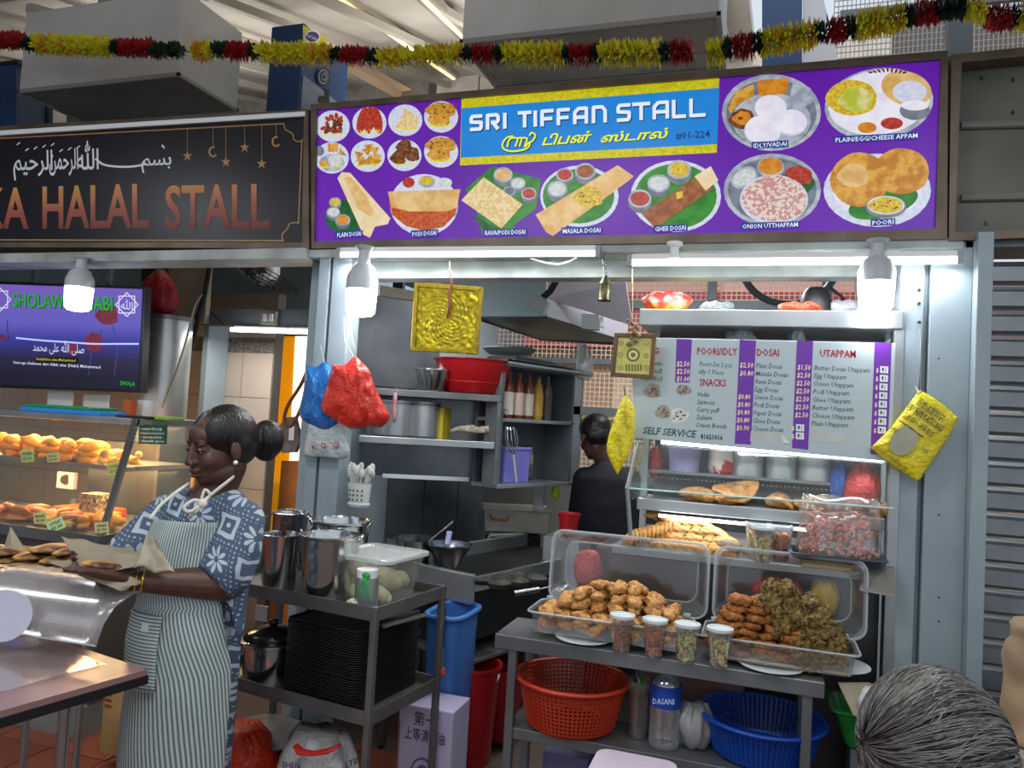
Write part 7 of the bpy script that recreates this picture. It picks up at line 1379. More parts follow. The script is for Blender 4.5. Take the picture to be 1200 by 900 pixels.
text('OK - HOPE PLASTIC BAGS', (4, 27), (92, 27), 9, 0, INK, o, fn=ff, bold=.02); text('百世达塑料袋', (14, 15), (80, 15), 9, 0, INK, o, fn=ff); text('卫生袋一 环保首选', (8, 40), (84, 40), 7, 0, INK, o, fn=ff)
text('100 PCS PREMIUM', (10, 98), (84, 98), 5, 0, INK, o, fn=ff); text('质量保证', (4, 64), (20, 64), 5, 0, INK, o, fn=ff); text('安全卫生', (82, 62), (98, 62), 5, 0, INK, o, fn=ff)
g = G(); g.add([ff(18 + 50 * .5 + 26 * math.cos(a_), 66 + 22 * math.sin(a_)) for a_ in [2 * math.pi * i / 24 for i in range(24)]], [tuple(range(24))]); g.add([ff(8, 46), ff(70, 46), ff(70, 47.5), ff(8, 47.5)], [(0, 1, 2, 3)], 1); g.build('oval_window', [mat('oval_grey', '#a3a38a', '#8f8f78', rough=.2, sc=8), INK], o)
g = G(); g.path([P(1077, 379, 2.99), P(1079, 400, 2.96), P(1078, 440, 2.93), P(1077, 458, 2.92)], .002, 5); g.path([P(1073, 452, 2.92), P(1076, 462, 2.91), P(1081, 458, 2.91)], .003, 5); g.build('hanging_wire', STEELD, smooth=True, label='thin wire hook holding the yellow packet on right pillar', cat='wire')
o = sheetbag('yellow_packet', 'yellow packet hanging edge-on beside the man, left of the menu board', [(733, 462), (738, 468), (744, 480), (743, 510), (738, 530), (726, 552), (722, 554), (712, 532), (712, 516), (720, 490), (728, 470)], 2.84, YB_, .02, 6, folds=.01)
F2 = pframe((728, 480), (740, 488), (716, 530)); ff2 = lambda a_, b_: P(*F2(a_, b_), 2.81)
text('PLASTIC', (96, 40), (20, 4), 16, 0, mat('ink_olive', '#7a6a10'), o, fn=ff2); text('BAGS 100', (90, 100), (30, 60), 14, 0, mat('ink_olive', '#7a6a10'), o, fn=ff2)
g = G(); g.path([P(731, 452, 2.84), P(733, 464, 2.84)], .003, 5); g.build('packet_hook', STEELD, label='little hook above the yellow packet beside the man', cat='hook')
# flower garland
PET = {'y': mat('petal_yellow', '#e6e02e', '#cfc524', rough=.6, sc=40), 'r': mat('petal_red', '#b01c22', '#8a1218', rough=.6, sc=40), 'g': mat('petal_green', '#1c3a22', '#13281a', rough=.6, sc=40), 'o': mat('petal_orange', '#e0b42c', '#d8962a', rough=.6, sc=40)}
gar = thing('flower_garland', 'artificial marigold garland in yellow, red and dark green strung above the signs', 'garland', P(560, 70, 2.75))
segs = [(-40, 28, 'r', 48), (30, 42, 'g', 52), (43, 134, 'y', 54), (134, 143, 'g', 56), (144, 180, 'r', 57), (181, 194, 'g', 60), (199, 212, 'g', 59), (229, 249, 'y', 61), (251, 266, 'g', 59), (268, 294, 'r', 61), (294, 306, 'g', 62), (307, 390, 'y', 64), (390, 402, 'g', 66), (403, 432, 'r', 67), (433, 447, 'g', 69), (447, 481, 'y', 70), (486, 542, 'y', 67), (543, 555, 'g', 66), (556, 579, 'r', 66), (580, 590, 'g', 65), (591, 660, 'y', 65), (661, 670, 'g', 65), (671, 693, 'r', 65), (694, 703, 'g', 64), (704, 773, 'y', 63), (774, 784, 'g', 62), (785, 812, 'r', 61), (828, 848, 'y', 62), (849, 858, 'g', 56), (860, 882, 'r', 54), (883, 893, 'g', 50), (893, 956, 'y', 45), (957, 968, 'g', 38), (970, 993, 'r', 35), (994, 1003, 'g', 31), (1004, 1060, 'y', 25), (1062, 1071, 'g', 18), (1072, 1096, 'r', 14), (1097, 1132, 'g', 9), (1133, 1155, 'y', 8), (1156, 1183, 'r', 19), (1184, 1192, 'g', 18), (1193, 1230, 'y', 17)]
def gy(x): return 0
YGa = 2.75; rd = random.Random(2)
for k, (x0, x1, c, yc) in enumerate(segs):
    nxt = segs[min(k + 1, len(segs) - 1)]; sl = ((nxt[3] - yc) / max(20, (nxt[0] + nxt[1]) / 2 - (x0 + x1) / 2)) if c == 'y' else 0
    g = G(); n = max(3, int((x1 - x0) / 3.2)); R0 = .058 if c == 'y' else (.052 if c == 'r' else .045)
    for i in range(n):
        u = (i + .5) / n; px = x0 + (x1 - x0) * u; o = P(px, yc + sl * (px - (x0 + x1) / 2), YGa); m_ = 1 if (c == 'y' and rd.random() < .12) else 0; ph = rd.uniform(0, 6.28)
        for j in range(17):
            a_ = ph + 2 * math.pi * j / 17; rr = R0 * rd.uniform(.8, 1.12); d = Vector((rd.uniform(-.35, .35), math.cos(a_), math.sin(a_))).normalized(); s = d.cross(Vector((1, 0, 0))).normalized() * .009
            g.add([o, o + d * rr * .6 + s + Vector((.004, 0, 0)), o + d * rr, o + d * rr * .6 - s - Vector((.004, 0, 0))], [(0, 1, 2, 3)], m_)
    g.build({'y': 'yellow_flowers', 'r': 'red_flowers', 'g': 'green_leaves'}[c], [PET[c], PET['o']], gar)
g = G(); g.path([P(x, y, YGa) for x, y in ((-40, 48), (43, 54), (194, 60), (229, 61), (300, 62), (447, 69), (542, 66), (670, 65), (828, 62), (893, 49), (1004, 29), (1133, 6), (1230, 18))], .003, 5); g.build('string', mat('garland_string', '#5b5548'), gar, smooth=True)
# ================= PEOPLE
def remesh(g, name, m, parent, voxel=.005, sm=4, uvfn=None, label=None, fac=.6):
    tmp = bpy.data.meshes.new('t'); W = wmat(parent).inverted(); tmp.from_pydata([tuple(W @ v) for v in g.v], [], g.f)
    bm = bmesh.new(); bm.from_mesh(tmp); bmesh.ops.recalc_face_normals(bm, faces=bm.faces); bm.to_mesh(tmp); bm.free()
    o = bpy.data.objects.new('t', tmp); COL.objects.link(o); q = o.modifiers.new('r', 'REMESH'); q.mode = 'VOXEL'; q.voxel_size = voxel
    q = o.modifiers.new('s', 'SMOOTH'); q.iterations = sm; q.factor = fac
    bpy.context.view_layer.update(); me = bpy.data.meshes.new_from_object(o.evaluated_get(bpy.context.evaluated_depsgraph_get())); bpy.data.objects.remove(o); bpy.data.meshes.remove(tmp)
    me.name = name; me.materials.clear(); me.materials.append(m); me.polygons.foreach_set('use_smooth', [True] * len(me.polygons)); me.polygons.foreach_set('material_index', [0] * len(me.polygons))
    o = bpy.data.objects.new(name, me); COL.objects.link(o); o.parent = parent; WM[o.name] = wmat(parent)
    return tag(o, label)
def cap(g, a, b, ra, rb, n=14):
    a, b = Vector(a), Vector(b); g.tube(a, b, ra, rb, n); g.sph(a, ra, n); g.sph(b, rb, n)
def limb(g, pts, rs, n=14):
    for i in range(len(pts) - 1): cap(g, pts[i], pts[i + 1], rs[i], rs[i + 1], n)
SKIN = mat('dark_brown_skin', '#54362a', '#442b21', rough=.45, sc=12, bump=.15, bsc=150, sss=.08)
HAIR = mat('black_hair', '#120f0f', '#1d1918', rough=.35, sc=60, stretch=(1, 1, .2), bump=.5, bsc=120)
def head(g, M, s=1.0, face=True):
    T = lambda x, y, z: M @ (Vector((x, y, z)) * s)
    M3 = M.to_3x3()
    def el(c, r, n=20): g.sph(T(*c), tuple(q * s for q in r), n, M=M3.to_4x4())
    el((0, -.012, .032), (.072, .090, .082), 28); el((0, .025, -.03), (.060, .066, .072), 24); el((0, .05, -.085), (.036, .032, .026)); el((0, .018, -.072), (.059, .056, .042)); el((0, .045, -.07), (.045, .038, .034))
    for q in (-1, 1):
        el((q * .034, .058, -.03), (.025, .024, .030)); el((q * .075, -.006, -.012), (.008, .018, .031)); el((q * .031, .072, .003), (.0165, .0135, .0125)); el((q * .0125, .1, -.036), (.0095, .011, .0085), 12)
        el((q * .026, .077, .02), (.024, .012, .008))
    el((0, .066, .04), (.046, .025, .035)); cap(g, T(0, .084, .014), T(0, .102, -.03), .009 * s, .0125 * s); el((0, .086, -.058), (.024, .014, .008)); el((0, .083, -.072), (.020, .014, .010)); el((0, .088, -.05), (.013, .01, .01))
    return T
def headframe(c, yaw, pitch, base):  # yaw 0 looks at +Y of 'base'
    return Matrix.Translation(c) @ Matrix.Rotation(base + yaw, 4, 'Z') @ Matrix.Rotation(pitch, 4, 'X')
# ---- woman
c0 = P(228, 700, 2.1); WO = Vector((c0.x, c0.y, 0)); fd = Vector((c0.x, c0.y, 0)).normalized(); wa = math.atan2(-fd.x, fd.y)   # local +y = away
wm = thing('person', 'woman with black hair bun in blue patterned tunic and striped apron holding brown paper', 'person', WO, wa)
def W(px, py, off=0):
    d = ray(px, py); t = (WO + fd * off).dot(fd) / d.dot(fd); return O0 + d * t
HM = headframe(W(259, 523, 0), 0, 0, wa) @ Matrix.Rotation(R(118), 4, 'Z') @ Matrix.Rotation(R(-9), 4, 'X')
HS = 1.1
g = G(); T = head(g, HM, HS)
cap(g, T(0, -.02, -.06), W(243, 592, .03), .06, .07); cap(g, W(243, 590, .03), W(240, 610, .04), .075, .1)
# core body and legs (mostly covered by clothes)
for a_, b_, ra, rb in ((W(240, 615, .05), W(225, 740, .05), .12, .14), (W(225, 740, .05), W(222, 780, .05), .14, .14)): cap(g, a_, b_, ra, rb)
ftz = .03
for (px, off) in ((200, .0), (245, .08)):
    h = W(px, 780, off); k = Vector((h.x, h.y, .44)); f = Vector((h.x, h.y, .07)); limb(g, [h, k, f], [.085, .058, .04]); toe = f + (-fd * .12) + Vector((-fd.y, fd.x, 0)) * .08; toe.z = .035; cap(g, f - Vector((0, 0, .02)), toe, .042, .034)
SHn, ELn, WRn = W(283, 617, -.04), W(263, 684, -.10), W(157, 681, -.12)
SHf, ELf, WRf = W(196, 604, .14), W(152, 652, .06), W(120, 672, -.02)
limb(g, [SHn, ELn, ELn.lerp(WRn, .3), WRn], [.064, .056, .050, .031]); limb(g, [SHf, ELf, ELf.lerp(WRf, .4), WRf], [.055, .045, .038, .026])
def hand(g, wr, pc, tipdir, up, side, curl=.4, s=1.0, thumb=1):
    """palm from wrist wr towards pc; four fingers of unequal length and a thumb from the side"""
    d = (pc - wr).normalized(); sd = (side - d * side.dot(d)).normalized(); nrm = d.cross(sd).normalized()
    if nrm.dot(up) < 0: nrm = -nrm
    L = .085 * s
    for k in range(4): u = (k - 1.5) / 1.5; cap(g, wr + sd * u * .016 * s, wr + d * L + sd * u * .031 * s, .0145 * s, .0125 * s, 10)
    cap(g, wr, wr + d * L * .6, .02 * s, .02 * s)
    for k, ln in enumerate((.066, .076, .070, .055)):
        u = (k - 1.5) / 1.5; b = wr + d * L + sd * u * .032 * s; p = [b]; dd = (d + sd * u * .10).normalized()
        for j, q in enumerate((.42, .33, .25)): dd = (dd - nrm * curl * (.5 + .35 * j)).normalized(); p.append(p[-1] + dd * ln * q * s)
        limb(g, p, [.0105 * s, .0098 * s, .009 * s, .0078 * s], 10)
    tb = wr + d * .02 * s + sd * thumb * -.026 * s; t1 = tb + (d * .6 - sd * thumb * .75 - nrm * .15).normalized() * .038 * s; t2 = t1 + (d * .9 - sd * thumb * .2 - nrm * .2).normalized() * .032 * s; limb(g, [tb, t1, t2], [.016 * s, .0125 * s, .010 * s], 10)
# near hand: back of the hand towards the camera, fingers pointing left under the paper roll
hand(g, WRn, W(120, 672, -.15), None, Vector((0, 0, 1)), -fd + Vector((0, 0, .25)), .12, 1.2)
hand(g, WRf, W(96, 664, -.1), None, Vector((0, 0, -1)), fd * .8 + Vector((0, 0, .2)), .12, 1.0)
body = remesh(g, 'body', SKIN, wm, .0042, 4, fac=.5)
# face details
g = G(); LIP = mat('lip_brown', '#4a231d', rough=.45)
for zz, w_, yy in ((-.0595, .021, .0985), (-.0725, .018, .096)):
    g.path([T(x * w_, yy - .010 * x * x, zz + .002 * (1 - x * x) * (1 if zz > -.065 else -1)) for x in (-1, -.6, 0, .6, 1)], [.002 * HS, .004 * HS, .0048 * HS, .004 * HS, .002 * HS], 8, flat=.8)
g.build('lips', LIP, wm, smooth=True)
for q in (-1, 1):
    g = G(); g.sph(T(q * .031, .0785, .0), .0098 * HS, 16); o = g.build('eye', mat('eye_white', '#85786f', rough=.25), wm, smooth=True)
    g = G(); g.sph(T(q * .030, .0848, -.003), .0062 * HS, 12); g.build('iris', mat('iris_dark', '#140c0a', rough=.15), o, smooth=True)
    g = G(); g.path([T(q * (.031 + .0165 * x), .0905 - .007 * x * x, .0035 - .004 * x * x) for x in (-1, -.5, 0, .5, 1)], .0022 * HS, 6); g.build('eyelid_line', mat('lash_black', '#120c0b', rough=.6), wm, smooth=True)
    g = G(); g.path([T(q * (.012 + .036 * u), .0925 - .018 * u * u, .021 + .006 * math.sin(2.4 * u)) for u in (0, .3, .6, 1)], [.003, .0034, .003, .0015], 6, flat=.5); g.build('eyebrow', HAIR, wm, smooth=True)
    g = G(); g.sph(T(q * .081, .002, -.043), .0075, 10); g.build('pearl_earring', mat('pearl', '#e8e4dc', rough=.15), wm, smooth=True)
g = G(); g.sph(T(0, .094, .038), (.0042, .0042, .0042), 10); g.sph(T(0, .0935, .055), .0025, 8); g.build('bindi', mat('bindi_maroon', '#2a0a0c', rough=.5), wm, smooth=True)
# hair
g = G(); M3 = HM.to_3x3().to_4x4()
def hel(c, r): g.sph(T(*c), tuple(q * HS for q in r), 28, M=M3)
hel((0, -.024, .034), (.081, .091, .092)); hel((0, -.045, -.01), (.072, .068, .06))
for q in (-1, 1): hel((q * .036, -.01, .044), (.044, .078, .07)); hel((q * .052, -.034, .01), (.03, .036, .05))
hel((0, -.115, .0), (.03, .035, .03)); hel((0, -.158, .0), (.056, .05, .062)); hel((0, -.15, -.03), (.042, .04, .04))
hair = remesh(g, 'hair', HAIR, wm, .006, 3)
# tunic: rings through the silhouette
BAT = bpy.data.materials.new('batik_blue'); BAT.use_nodes = True; nt = BAT.node_tree; N = nt.nodes; L = nt.links
def mth(op, a, b=None):
    n = N.new('ShaderNodeMath'); n.operation = op
    for i, v in enumerate((a, b)):
        if v is None: continue
        if isinstance(v, (int, float)): n.inputs[i].default_value = v
        else: L.new(v, n.inputs[i])
    return n.outputs[0]
tc = N.new('ShaderNodeTexCoord'); sp_ = N.new('ShaderNodeSeparateXYZ'); L.new(tc.outputs['Object'], sp_.inputs[0]); ns = N.new('ShaderNodeTexNoise'); ns.inputs['Scale'].default_value = 9; L.new(tc.outputs['Object'], ns.inputs[0])
U = mth('ADD', mth('SUBTRACT', mth('MULTIPLY', sp_.outputs[0], 9.5), mth('MULTIPLY', sp_.outputs[1], 5)), mth('MULTIPLY', ns.outputs[0], .5)); V = mth('ADD', mth('MULTIPLY', sp_.outputs[2], 9.5), mth('MULTIPLY', sp_.outputs[0], 3.5)); V = mth('ADD', V, mth('MULTIPLY', ns.outputs[0], .4))
fu = mth('SUBTRACT', mth('FRACT', U), .5); fv = mth('SUBTRACT', mth('FRACT', V), .5); par = mth('MODULO', mth('ADD', mth('ADD', mth('FLOOR', U), mth('FLOOR', V)), 100), 2)
rr_ = mth('SQRT', mth('ADD', mth('MULTIPLY', fu, fu), mth('MULTIPLY', fv, fv))); aa = mth('ARCTAN2', fv, fu)
pet = mth('LESS_THAN', rr_, mth('ADD', .06, mth('MULTIPLY', mth('ABSOLUTE', mth('COSINE', mth('MULTIPLY', aa, 4))), .34))); hole = mth('GREATER_THAN', rr_, .09); gap = mth('GREATER_THAN', mth('ABSOLUTE', mth('COSINE', mth('MULTIPLY', aa, 4))), .45)
flower = mth('MULTIPLY', mth('MULTIPLY', pet, hole), gap)
mxx = mth('MAXIMUM', mth('ABSOLUTE', fu), mth('ABSOLUTE', fv)); sq = mth('MULTIPLY', mth('LESS_THAN', mxx, .33), mth('GREATER_THAN', mxx, .2)); dot = mth('LESS_THAN', rr_, .07); dia = mth('MAXIMUM', sq, dot)
dots = mth('MULTIPLY', mth('GREATER_THAN', mth('SINE', mth('MULTIPLY', U, 44)), .3), mth('GREATER_THAN', mth('SINE', mth('MULTIPLY', V, 44)), .3)); dots = mth('MULTIPLY', dots, mth('GREATER_THAN', mxx, .40))
pat = mth('MAXIMUM', mth('ADD', mth('MULTIPLY', flower, par), mth('MULTIPLY', dia, mth('SUBTRACT', 1, par))), mth('MULTIPLY', dots, .8))
mx = N.new('ShaderNodeMix'); mx.data_type = 'RGBA'; mx.inputs[6].default_value = (*lin('#3f5067'), 1); mx.inputs[7].default_value = (*lin('#a9b4bd'), 1); L.new(mth('MULTIPLY', pat, .9), mx.inputs[0]); L.new(mx.outputs[2], N['Principled BSDF'].inputs['Base Color']); N['Principled BSDF'].inputs['Roughness'].default_value = .8
SIL = [(576, 222, 264, .08), (588, 205, 278, .1), (602, 190, 292, .115), (625, 180, 297, .125), (660, 172, 294, .13), (700, 168, 288, .14), (740, 160, 285, .15), (790, 158, 281, .15), (850, 150, 277, .15), (900, 146, 272, .15), (970, 144, 268, .15), (1010, 146, 264, .14)]
TC = .05
def tring(i, scale=1.0, n=48, a0=0, a1=2 * math.pi, wob=0):
    y, x0, x1, dp = SIL[i]; cx = (x0 + x1) / 2; c = W(cx, y, TC); hw = (W(x1, y, TC) - W(x0, y, TC)).length / 2; rx = (W(x1, y, TC) - W(x0, y, TC)).normalized(); out = []
    for j in range(n if a1 - a0 > 6.2 else n + 1):
        a_ = a0 + (a1 - a0) * j / n; k = scale * (1 + wob * (math.sin(9 * a_ + i * .7) + .6 * math.sin(14 * a_ - i)))
        p = c + rx * hw * k * math.cos(a_) + fd * dp * k * math.sin(a_); p.z = c.z; out.append(p)
    return out
g = G(); g.rings([tring(i, 1, wob=.006 if i < 6 else .025) for i in range(len(SIL))])
cap(g, W(283, 613, -.02), W(268, 668, -.085), .078, .074, 20); g.rings([[W(268, 660, -.085) + v * 1.0 for v in ring] for ring in []]) if False else None
def cuff(pts, rads, n=26, wob=.03):
    rs = []
    for k, (p, r) in enumerate(zip(pts, rads)):
        d = (pts[min(k + 1, len(pts) - 1)] - pts[max(k - 1, 0)]).normalized(); x = d.cross(Vector((0, 0, 1))).normalized(); y = x.cross(d)
        rs.append([p + (x * math.cos(t_) + y * math.sin(t_)) * r * (1 + wob * math.sin(5 * t_ + k)) for t_ in (2 * math.pi * j / n for j in range(n))])
    g.rings(rs)
cuff([W(282, 612, -.02), W(274, 645, -.06), W(264, 672, -.09), W(250, 684, -.105)], [.08, .088, .086, .075])
cuff([W(196, 604, .12), W(172, 628, .10), W(150, 648, .06), W(140, 656, .04)], [.07, .072, .068, .058])
cap(g, W(196, 602, .12), W(176, 625, .1), .066, .064, 20); cap(g, W(215, 596, .08), W(265, 598, .0), .07, .075, 20)
# loose back panel hanging below the near sleeve
g.prism([W(262, 690, -.10), W(292, 690, -.08), W(287, 735, -.09), W(281, 752, -.1)], fd * .05)
tun = remesh(g, 'patterned_tunic', BAT, wm, .007, 3)
# apron: follows the front of the tunic
STR = bpy.data.materials.new('striped_cloth'); STR.use_nodes = True; nt2 = STR.node_tree; wv = nt2.nodes.new('ShaderNodeTexWave'); wv.wave_type = 'BANDS'; wv.bands_direction = 'X'; wv.inputs['Scale'].default_value = 6.2; wv.inputs['Distortion'].default_value = .6; wv.inputs['Detail Scale'].default_value = .8
uvn = nt2.nodes.new('ShaderNodeUVMap'); cr_ = nt2.nodes.new('ShaderNodeValToRGB'); cr_.color_ramp.elements[0].position = .38; cr_.color_ramp.elements[1].position = .5; cr_.color_ramp.elements[0].color = (*lin('#56707a'), 1); cr_.color_ramp.elements[1].color = (*lin('#b4bcb4'), 1)
nt2.links.new(uvn.outputs[0], wv.inputs[0]); nt2.links.new(wv.outputs[0], cr_.inputs[0]); nt2.links.new(cr_.outputs[0], nt2.nodes['Principled BSDF'].inputs['Base Color']); nt2.nodes['Principled BSDF'].inputs['Roughness'].default_value = .85
def uvgrid(name, fn, uvf, nu, nv, m, parent, th=.004):
    g = G(); g.grid(fn, nu, nv); W_ = wmat(parent).inverted(); me = bpy.data.meshes.new(name); me.from_pydata([tuple(W_ @ v) for v in g.v], [], g.f); uvl = me.uv_layers.new(name='UVMap'); me.materials.append(m)
    for lp in me.loops: i = lp.vertex_index; uvl.data[lp.index].uv = uvf((i % (nu + 1)) / nu, (i // (nu + 1)) / nv)
    me.polygons.foreach_set('use_smooth', [True] * len(me.polygons)); o = bpy.data.objects.new(name, me); COL.objects.link(o); o.parent = parent; WM[o.name] = wmat(parent); q = o.modifiers.new('s', 'SOLIDIFY'); q.thickness = th; return o
def tsurf(py, ang, sc_):
    k = 0
    while k < len(SIL) - 2 and SIL[k + 1][0] < py: k += 1
    t_ = (py - SIL[k][0]) / (SIL[k + 1][0] - SIL[k][0]); a_, b_ = SIL[k], SIL[k + 1]; x0, x1, dp = (a_[i] + (b_[i] - a_[i]) * t_ for i in (1, 2, 3)); c = W((x0 + x1) / 2, py, TC); e = W(x1, py, TC) - W(x0, py, TC); p = c + e / 2 * sc_ * math.cos(ang) + fd * dp * sc_ * math.sin(ang); p.z = c.z; return p
def ap(u, v):   # u across (left to right in view), v down
    py = 606 + v * 330; lo_ = 200 - 20 * min(1, v * 3); hi = (288 + 30 * max(0, min(1, (v - .18) * 3))) if v < .9 else 316
    if v < .3: lo_, hi = 190, 284 + 16 * max(0, (v - .2) * 10)
    ang = R(lo_ + (hi - lo_) * u); return tsurf(py, ang, 1.085 + .018 * math.sin(9 * u + 4 * v) * (v > .3) + .03 * v)
uvgrid('apron', ap, lambda u, v: (u * 1.55 + (.0 if v < .3 else (v - .3) * -.55), v * 3), 48, 60, STR, wm)
def pk(u, v): py = 708 + v * 82; ang = R(192 + 50 * u); return tsurf(py, ang, 1.15 + .025 * v)
uvgrid('apron_pocket', pk, lambda u, v: (v * 1.1, u), 12, 12, STR, wm)
g = G(); g.grid(lambda u, v: tsurf(716 + 10 * v, R(222 + 8 * u), 1.19), 2, 2); g.build('pocket_patch', mat('patch_pale', '#c9ccc9', rough=.8), wm, solid=.003)
STP = mat('apron_tie', '#cfcdbf', rough=.8)
g = G(); g.path(catmull([tuple(W(x, y, o_)) for x, y, o_ in ((176, 608, -.06), (188, 592, -.04), (205, 578, -.02), (222, 566, .0))], 4), .008, 8, flat=.5); g.path(catmull([tuple(W(x, y, o_)) for x, y, o_ in ((222, 607, -.1), (234, 592, -.12), (252, 576, -.09), (270, 562, -.05), (276, 556, -.01))], 4), .008, 8, flat=.5)
g.sph(W(237, 590, -.14), (.018, .012, .016), 12); g.path(catmull([tuple(W(x, y, -.14)) for x, y in ((237, 590), (228, 586), (216, 594), (222, 600), (235, 592))], 4), .006, 6); g.path(catmull([tuple(W(x, y, -.14)) for x, y in ((238, 590), (246, 580), (240, 574), (236, 586))], 4), .005, 6); g.path([W(236, 592, -.14), W(228, 602, -.14)], .005, 6); g.build('apron_strap', STP, wm, smooth=True)
# bangles
wd_ = (WRn - ELn).normalized()
for k in range(2):
    c = WRn - wd_ * (.004 + .018 * k); x = wd_.cross(Vector((0, 0, 1))).normalized(); y = x.cross(wd_); g = G(); g.path([c + (x * math.cos(t_) + y * math.sin(t_)) * .034 for t_ in (2 * math.pi * j / 24 for j in range(24))], .0038, 8, closed=True); g.build('gold_bangle', mat('gold_jewel', '#c99a2a', rough=.25, metal=.9), wm, smooth=True)
# brown paper in her hands
PAP = mat('wrap_paper', '#8f8470', '#7b705d', rough=.6, sc=6, bump=.6, bsc=20)
def sheet(name, cs, label, fold=.03, seed=0, m=PAP):
    A, B, C_, D_ = [W(*c) for c in cs]
    def f(u, v): p = A.lerp(B, u).lerp(D_.lerp(C_, u), v); return p + (-fd * .6 + Vector((0, 0, .8))) * fold * (NZ.noise(Vector((u * 3, v * 3, seed))) + .5 * abs(math.sin(3.1 * u + 2 * v + seed)))
    g = G(); g.grid(f, 18, 12); return g.build(name, m, smooth=True, solid=.0015, label=label, cat='paper')
sheet('wrapping_paper', [(72, 632, -.02), (152, 643, -.02), (176, 668, -.16), (96, 672, -.16)], 'brown wrapping paper held open in the woman hands', .03, 1)
sheet('wrapping_paper', [(56, 660, -.1), (100, 655, -.1), (168, 684, -.17), (140, 694, -.2)], 'lower sheet of brown wrapping paper hanging under the woman near hand', .012, 3)
sheet('wrapping_paper', [(172, 628, -.12), (182, 634, -.16), (205, 672, -.2), (157, 668, -.18)], 'pale flap of wrapping paper standing against the apron bib', .02, 5, mat('wrap_pale', '#a39a86', '#8d8470', rough=.6, sc=6))
o = mk(blob(3, .06, .035, .012, .2, 2, 20), 'murtabak_piece', MU); o.location = W(118, 662, -.13); o.rotation_euler = (0, R(8), wa); tag(o, 'browned piece of murtabak on the brown paper in the woman hands', 'food')
# ---- man at the back
c1 = P(703, 600, 4.38); MO = Vector((c1.x, c1.y, 0)); fm = MO.normalized(); ma_ = math.atan2(-fm.x, fm.y)
mn = thing('person', 'person seen from behind in a dark navy shirt with short black hair, bending over counter', 'person', MO, ma_)
def V_(px, py, off=0): d = ray(px, py); t = (MO + fm * off).dot(fm) / d.dot(fm); return O0 + d * t
MM = headframe(V_(697, 512, .04), R(28), R(-22), ma_)
g = G(); T2 = head(g, MM, 1.08); cap(g, T2(0, -.02, -.06), V_(712, 552, .02), .052, .055); cap(g, V_(710, 575, .03), V_(712, 700, .03), .09, .1)
for px in (700, 728): h = V_(px, 720, 0); limb(g, [h, Vector((h.x, h.y, .45)), Vector((h.x, h.y, .06))], [.09, .06, .045]); cap(g, Vector((h.x, h.y, .05)), Vector((h.x, h.y, .04)) + fm * .14, .04, .035)
E1, Wr1 = V_(676, 612, .12), V_(668, 618, .28); limb(g, [V_(684, 562, .0), E1, Wr1], [.06, .045, .03]); hand(g, Wr1, Wr1 + fm * .1 - Vector((0, 0, .02)), None, Vector((0, 0, 1)), Vector((1, 0, 0)), .4, 1)
E2, Wr2 = V_(742, 612, .12), V_(728, 622, .28); limb(g, [V_(736, 562, .0), E2, Wr2], [.06, .045, .03]); hand(g, Wr2, Wr2 + fm * .1, None, Vector((0, 0, 1)), Vector((1, 0, 0)), .4, 1, -1)
remesh(g, 'body', SKIN, mn, .007, 3)
g = G(); M3b = MM.to_3x3().to_4x4()
for c_, r_ in (((0, -.02, .04), (.082, .1, .085)), ((0, -.05, -.01), (.074, .062, .06)), ((0, .02, .06), (.07, .075, .065))): g.sph(T2(*c_), tuple(q * 1.08 for q in r_), 24, M=M3b, rough=.02, fr=8)
remesh(g, 'short_hair', HAIR, mn, .008, 1)
NAVY = mat('navy_shirt', '#0b0c12', '#10121a', rough=.8, sc=8, bump=.4, bsc=18)
g = G()
def mring(py, x0, x1, dp, n=36):
    c = V_((x0 + x1) / 2, py, .01); e = (V_(x1, py, .01) - V_(x0, py, .01)) / 2; return [Vector((c.x, c.y, c.z)) + Vector((e.x, e.y, 0)) * math.cos(a_) + fm * dp * math.sin(a_) for a_ in (2 * math.pi * i / n for i in range(n))]
g.rings([mring(541, 700, 724, .07), mring(550, 688, 735, .1), mring(560, 677, 744, .125), mring(590, 672, 748, .14), mring(630, 678, 746, .145), mring(680, 680, 744, .14), mring(720, 678, 746, .14)])
for a_, b_, e_ in ((V_(686, 562, 0), E1, Wr1), (V_(736, 562, 0), E2, Wr2)): cap(g, a_, a_.lerp(b_, .95), .075, .062); cap(g, b_, b_.lerp(e_, .5), .06, .05)
remesh(g, 'shirt', NAVY, mn, .009, 3)
g = G()
for px in (700, 728): h = V_(px, 720, 0); limb(g, [h, Vector((h.x, h.y, .45)), Vector((h.x, h.y, .1))], [.11, .08, .07])
remesh(g, 'trousers', mat('dark_trousers', '#1b1c22', rough=.8), mn, .012, 3)
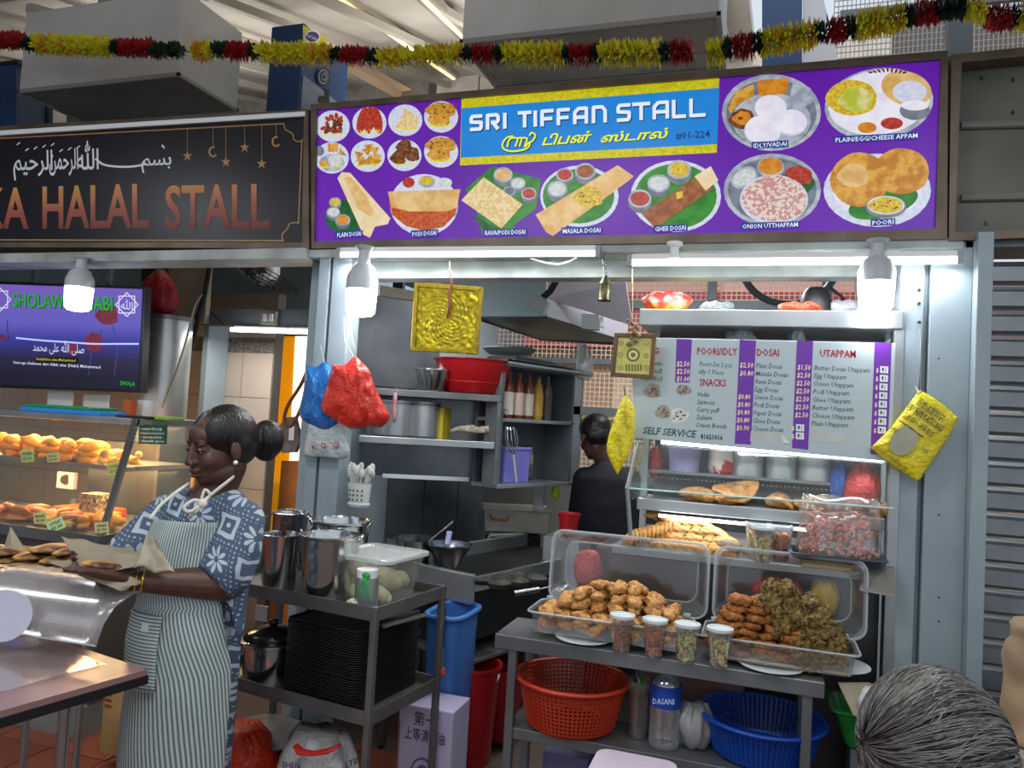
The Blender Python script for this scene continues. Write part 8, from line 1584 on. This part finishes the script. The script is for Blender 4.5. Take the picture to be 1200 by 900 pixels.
# ---- seated grey haired person in the foreground
c2 = P(1090, 880, 1.12); SO = Vector((c2.x, c2.y, 0)); fs2 = SO.normalized(); sa = math.atan2(-fs2.x, fs2.y)
se = thing('person', 'seated person with straight grey streaked hair seen from behind at the bottom right corner', 'person', SO, sa)
HM2 = headframe(P(1090, 905, 1.13), R(12), R(-4), sa); g = G(); T3 = head(g, HM2, 1.03); nb = T3(0, -.02, -.2)
cap(g, T3(0, -.02, -.06), nb, .055, .065); hip = Vector((SO.x, SO.y, .56)); rt = Vector((fs2.y, -fs2.x, 0))
cap(g, nb - Vector((0, 0, .08)), hip, .15, .15)
for s in (-1, 1):
    sh_ = nb + rt * s * .17 - Vector((0, 0, .05)); el_ = sh_ + Vector((0, 0, -.26)) + fs2 * .06; wr_ = el_ + fs2 * .2 - rt * s * .05 + Vector((0, 0, -.06)); limb(g, [sh_, el_, wr_], [.055, .042, .028]); hand(g, wr_, wr_ + fs2 * .1, None, Vector((0, 0, 1)), rt * s, .4, 1, -s)
    hp = hip + rt * s * .09 - Vector((0, 0, .02)); kn = hp + fs2 * .38; kn.z = .5; ft_ = Vector((kn.x, kn.y, .06)); limb(g, [hp, kn, ft_], [.085, .06, .042]); cap(g, ft_, ft_ + fs2 * .13 - Vector((0, 0, .02)), .04, .034)
remesh(g, 'body', mat('tan_skin', '#8a6250', rough=.5), se, .008, 3)
g = G(); M3c = HM2.to_3x3().to_4x4()
for c_, r_ in (((0, -.018, .034), (.084, .1, .094)), ((0, -.045, -.03), (.078, .07, .085))): g.sph(T3(*c_), tuple(q * 1.03 for q in r_), 28, M=M3c)
remesh(g, 'grey_hair', mat('grey_hair_base', '#3d3a37', '#55514c', rough=.4, sc=90, stretch=(1, .15, 1)), se, .006, 2)
g = G(); rd = random.Random(4); cen = T3(-.045, -.075, .02)
axp = (HM2.to_3x3() @ Vector((-.93, -.32, .02))).normalized(); e1 = axp.orthogonal().normalized(); e2 = axp.cross(e1); hc = T3(0, -.019, .033)
def hs_pt(th_, ph_, k=1.0):
    d = axp * math.cos(th_) + (e1 * math.cos(ph_) + e2 * math.sin(ph_)) * math.sin(th_); l = HM2.to_3x3().inverted() @ d; q = 1 / math.sqrt((l.x / .0878) ** 2 + (l.y / .1035) ** 2 + (l.z / .0978) ** 2) * 1.03 * k; p = hc + d * q; return p if (HM2.inverted() @ p).z > -.12 and (HM2.inverted() @ p).y < .098 else None
gs = [G(), G(), G()]
for i in range(1100):
    ph_ = rd.uniform(0, 6.28); t0_, t1_ = rd.uniform(.05, 1.3), rd.uniform(1.4, 2.9); pts = []
    for k in range(12):
        p = hs_pt(t0_ + (t1_ - t0_) * k / 11, ph_ + .35 * math.sin(k / 11 * 1.5), 1.0 + rd.uniform(-.002, .004))
        if p is None: break
        pts.append(p)
    if len(pts) > 3: gs[i % 3].path(pts, [.0005] + [.0010] * (len(pts) - 2) + [.0005], 3)
for k, cl in enumerate(('#75716c', '#403c39', '#272422')): gs[k].build('hair_strands', mat('strand_%d' % k, cl, rough=.35), se, smooth=True, kind='stuff')
g = G(); cap(g, nb - Vector((0, 0, .09)), hip, .165, .17, 20); cap(g, nb + rt * .15 - Vector((0, 0, .06)), nb - rt * .15 - Vector((0, 0, .06)), .075, .075)
for s in (-1, 1): sh_ = nb + rt * s * .17 - Vector((0, 0, .05)); cap(g, sh_, sh_ + Vector((0, 0, -.2)) + fs2 * .05, .07, .06)
remesh(g, 'shirt', mat('mauve_shirt', '#6d5a63', rough=.8), se, .01, 3)
t = thing('stool', 'round stool under the seated grey haired person', 'stool', SO); g = G(); g.lathe([(.15, .36), (.16, .38), (.16, .4), (.001, .402)], SO, 24); g.build('seat', mat('stool_red', '#a3342a', rough=.4), t, smooth='auto'); g = G(); g.lathe([(.14, 0), (.04, .03), (.035, .359)], SO, 16); g.build('base', STEELD, t, smooth='auto')
finish_text()
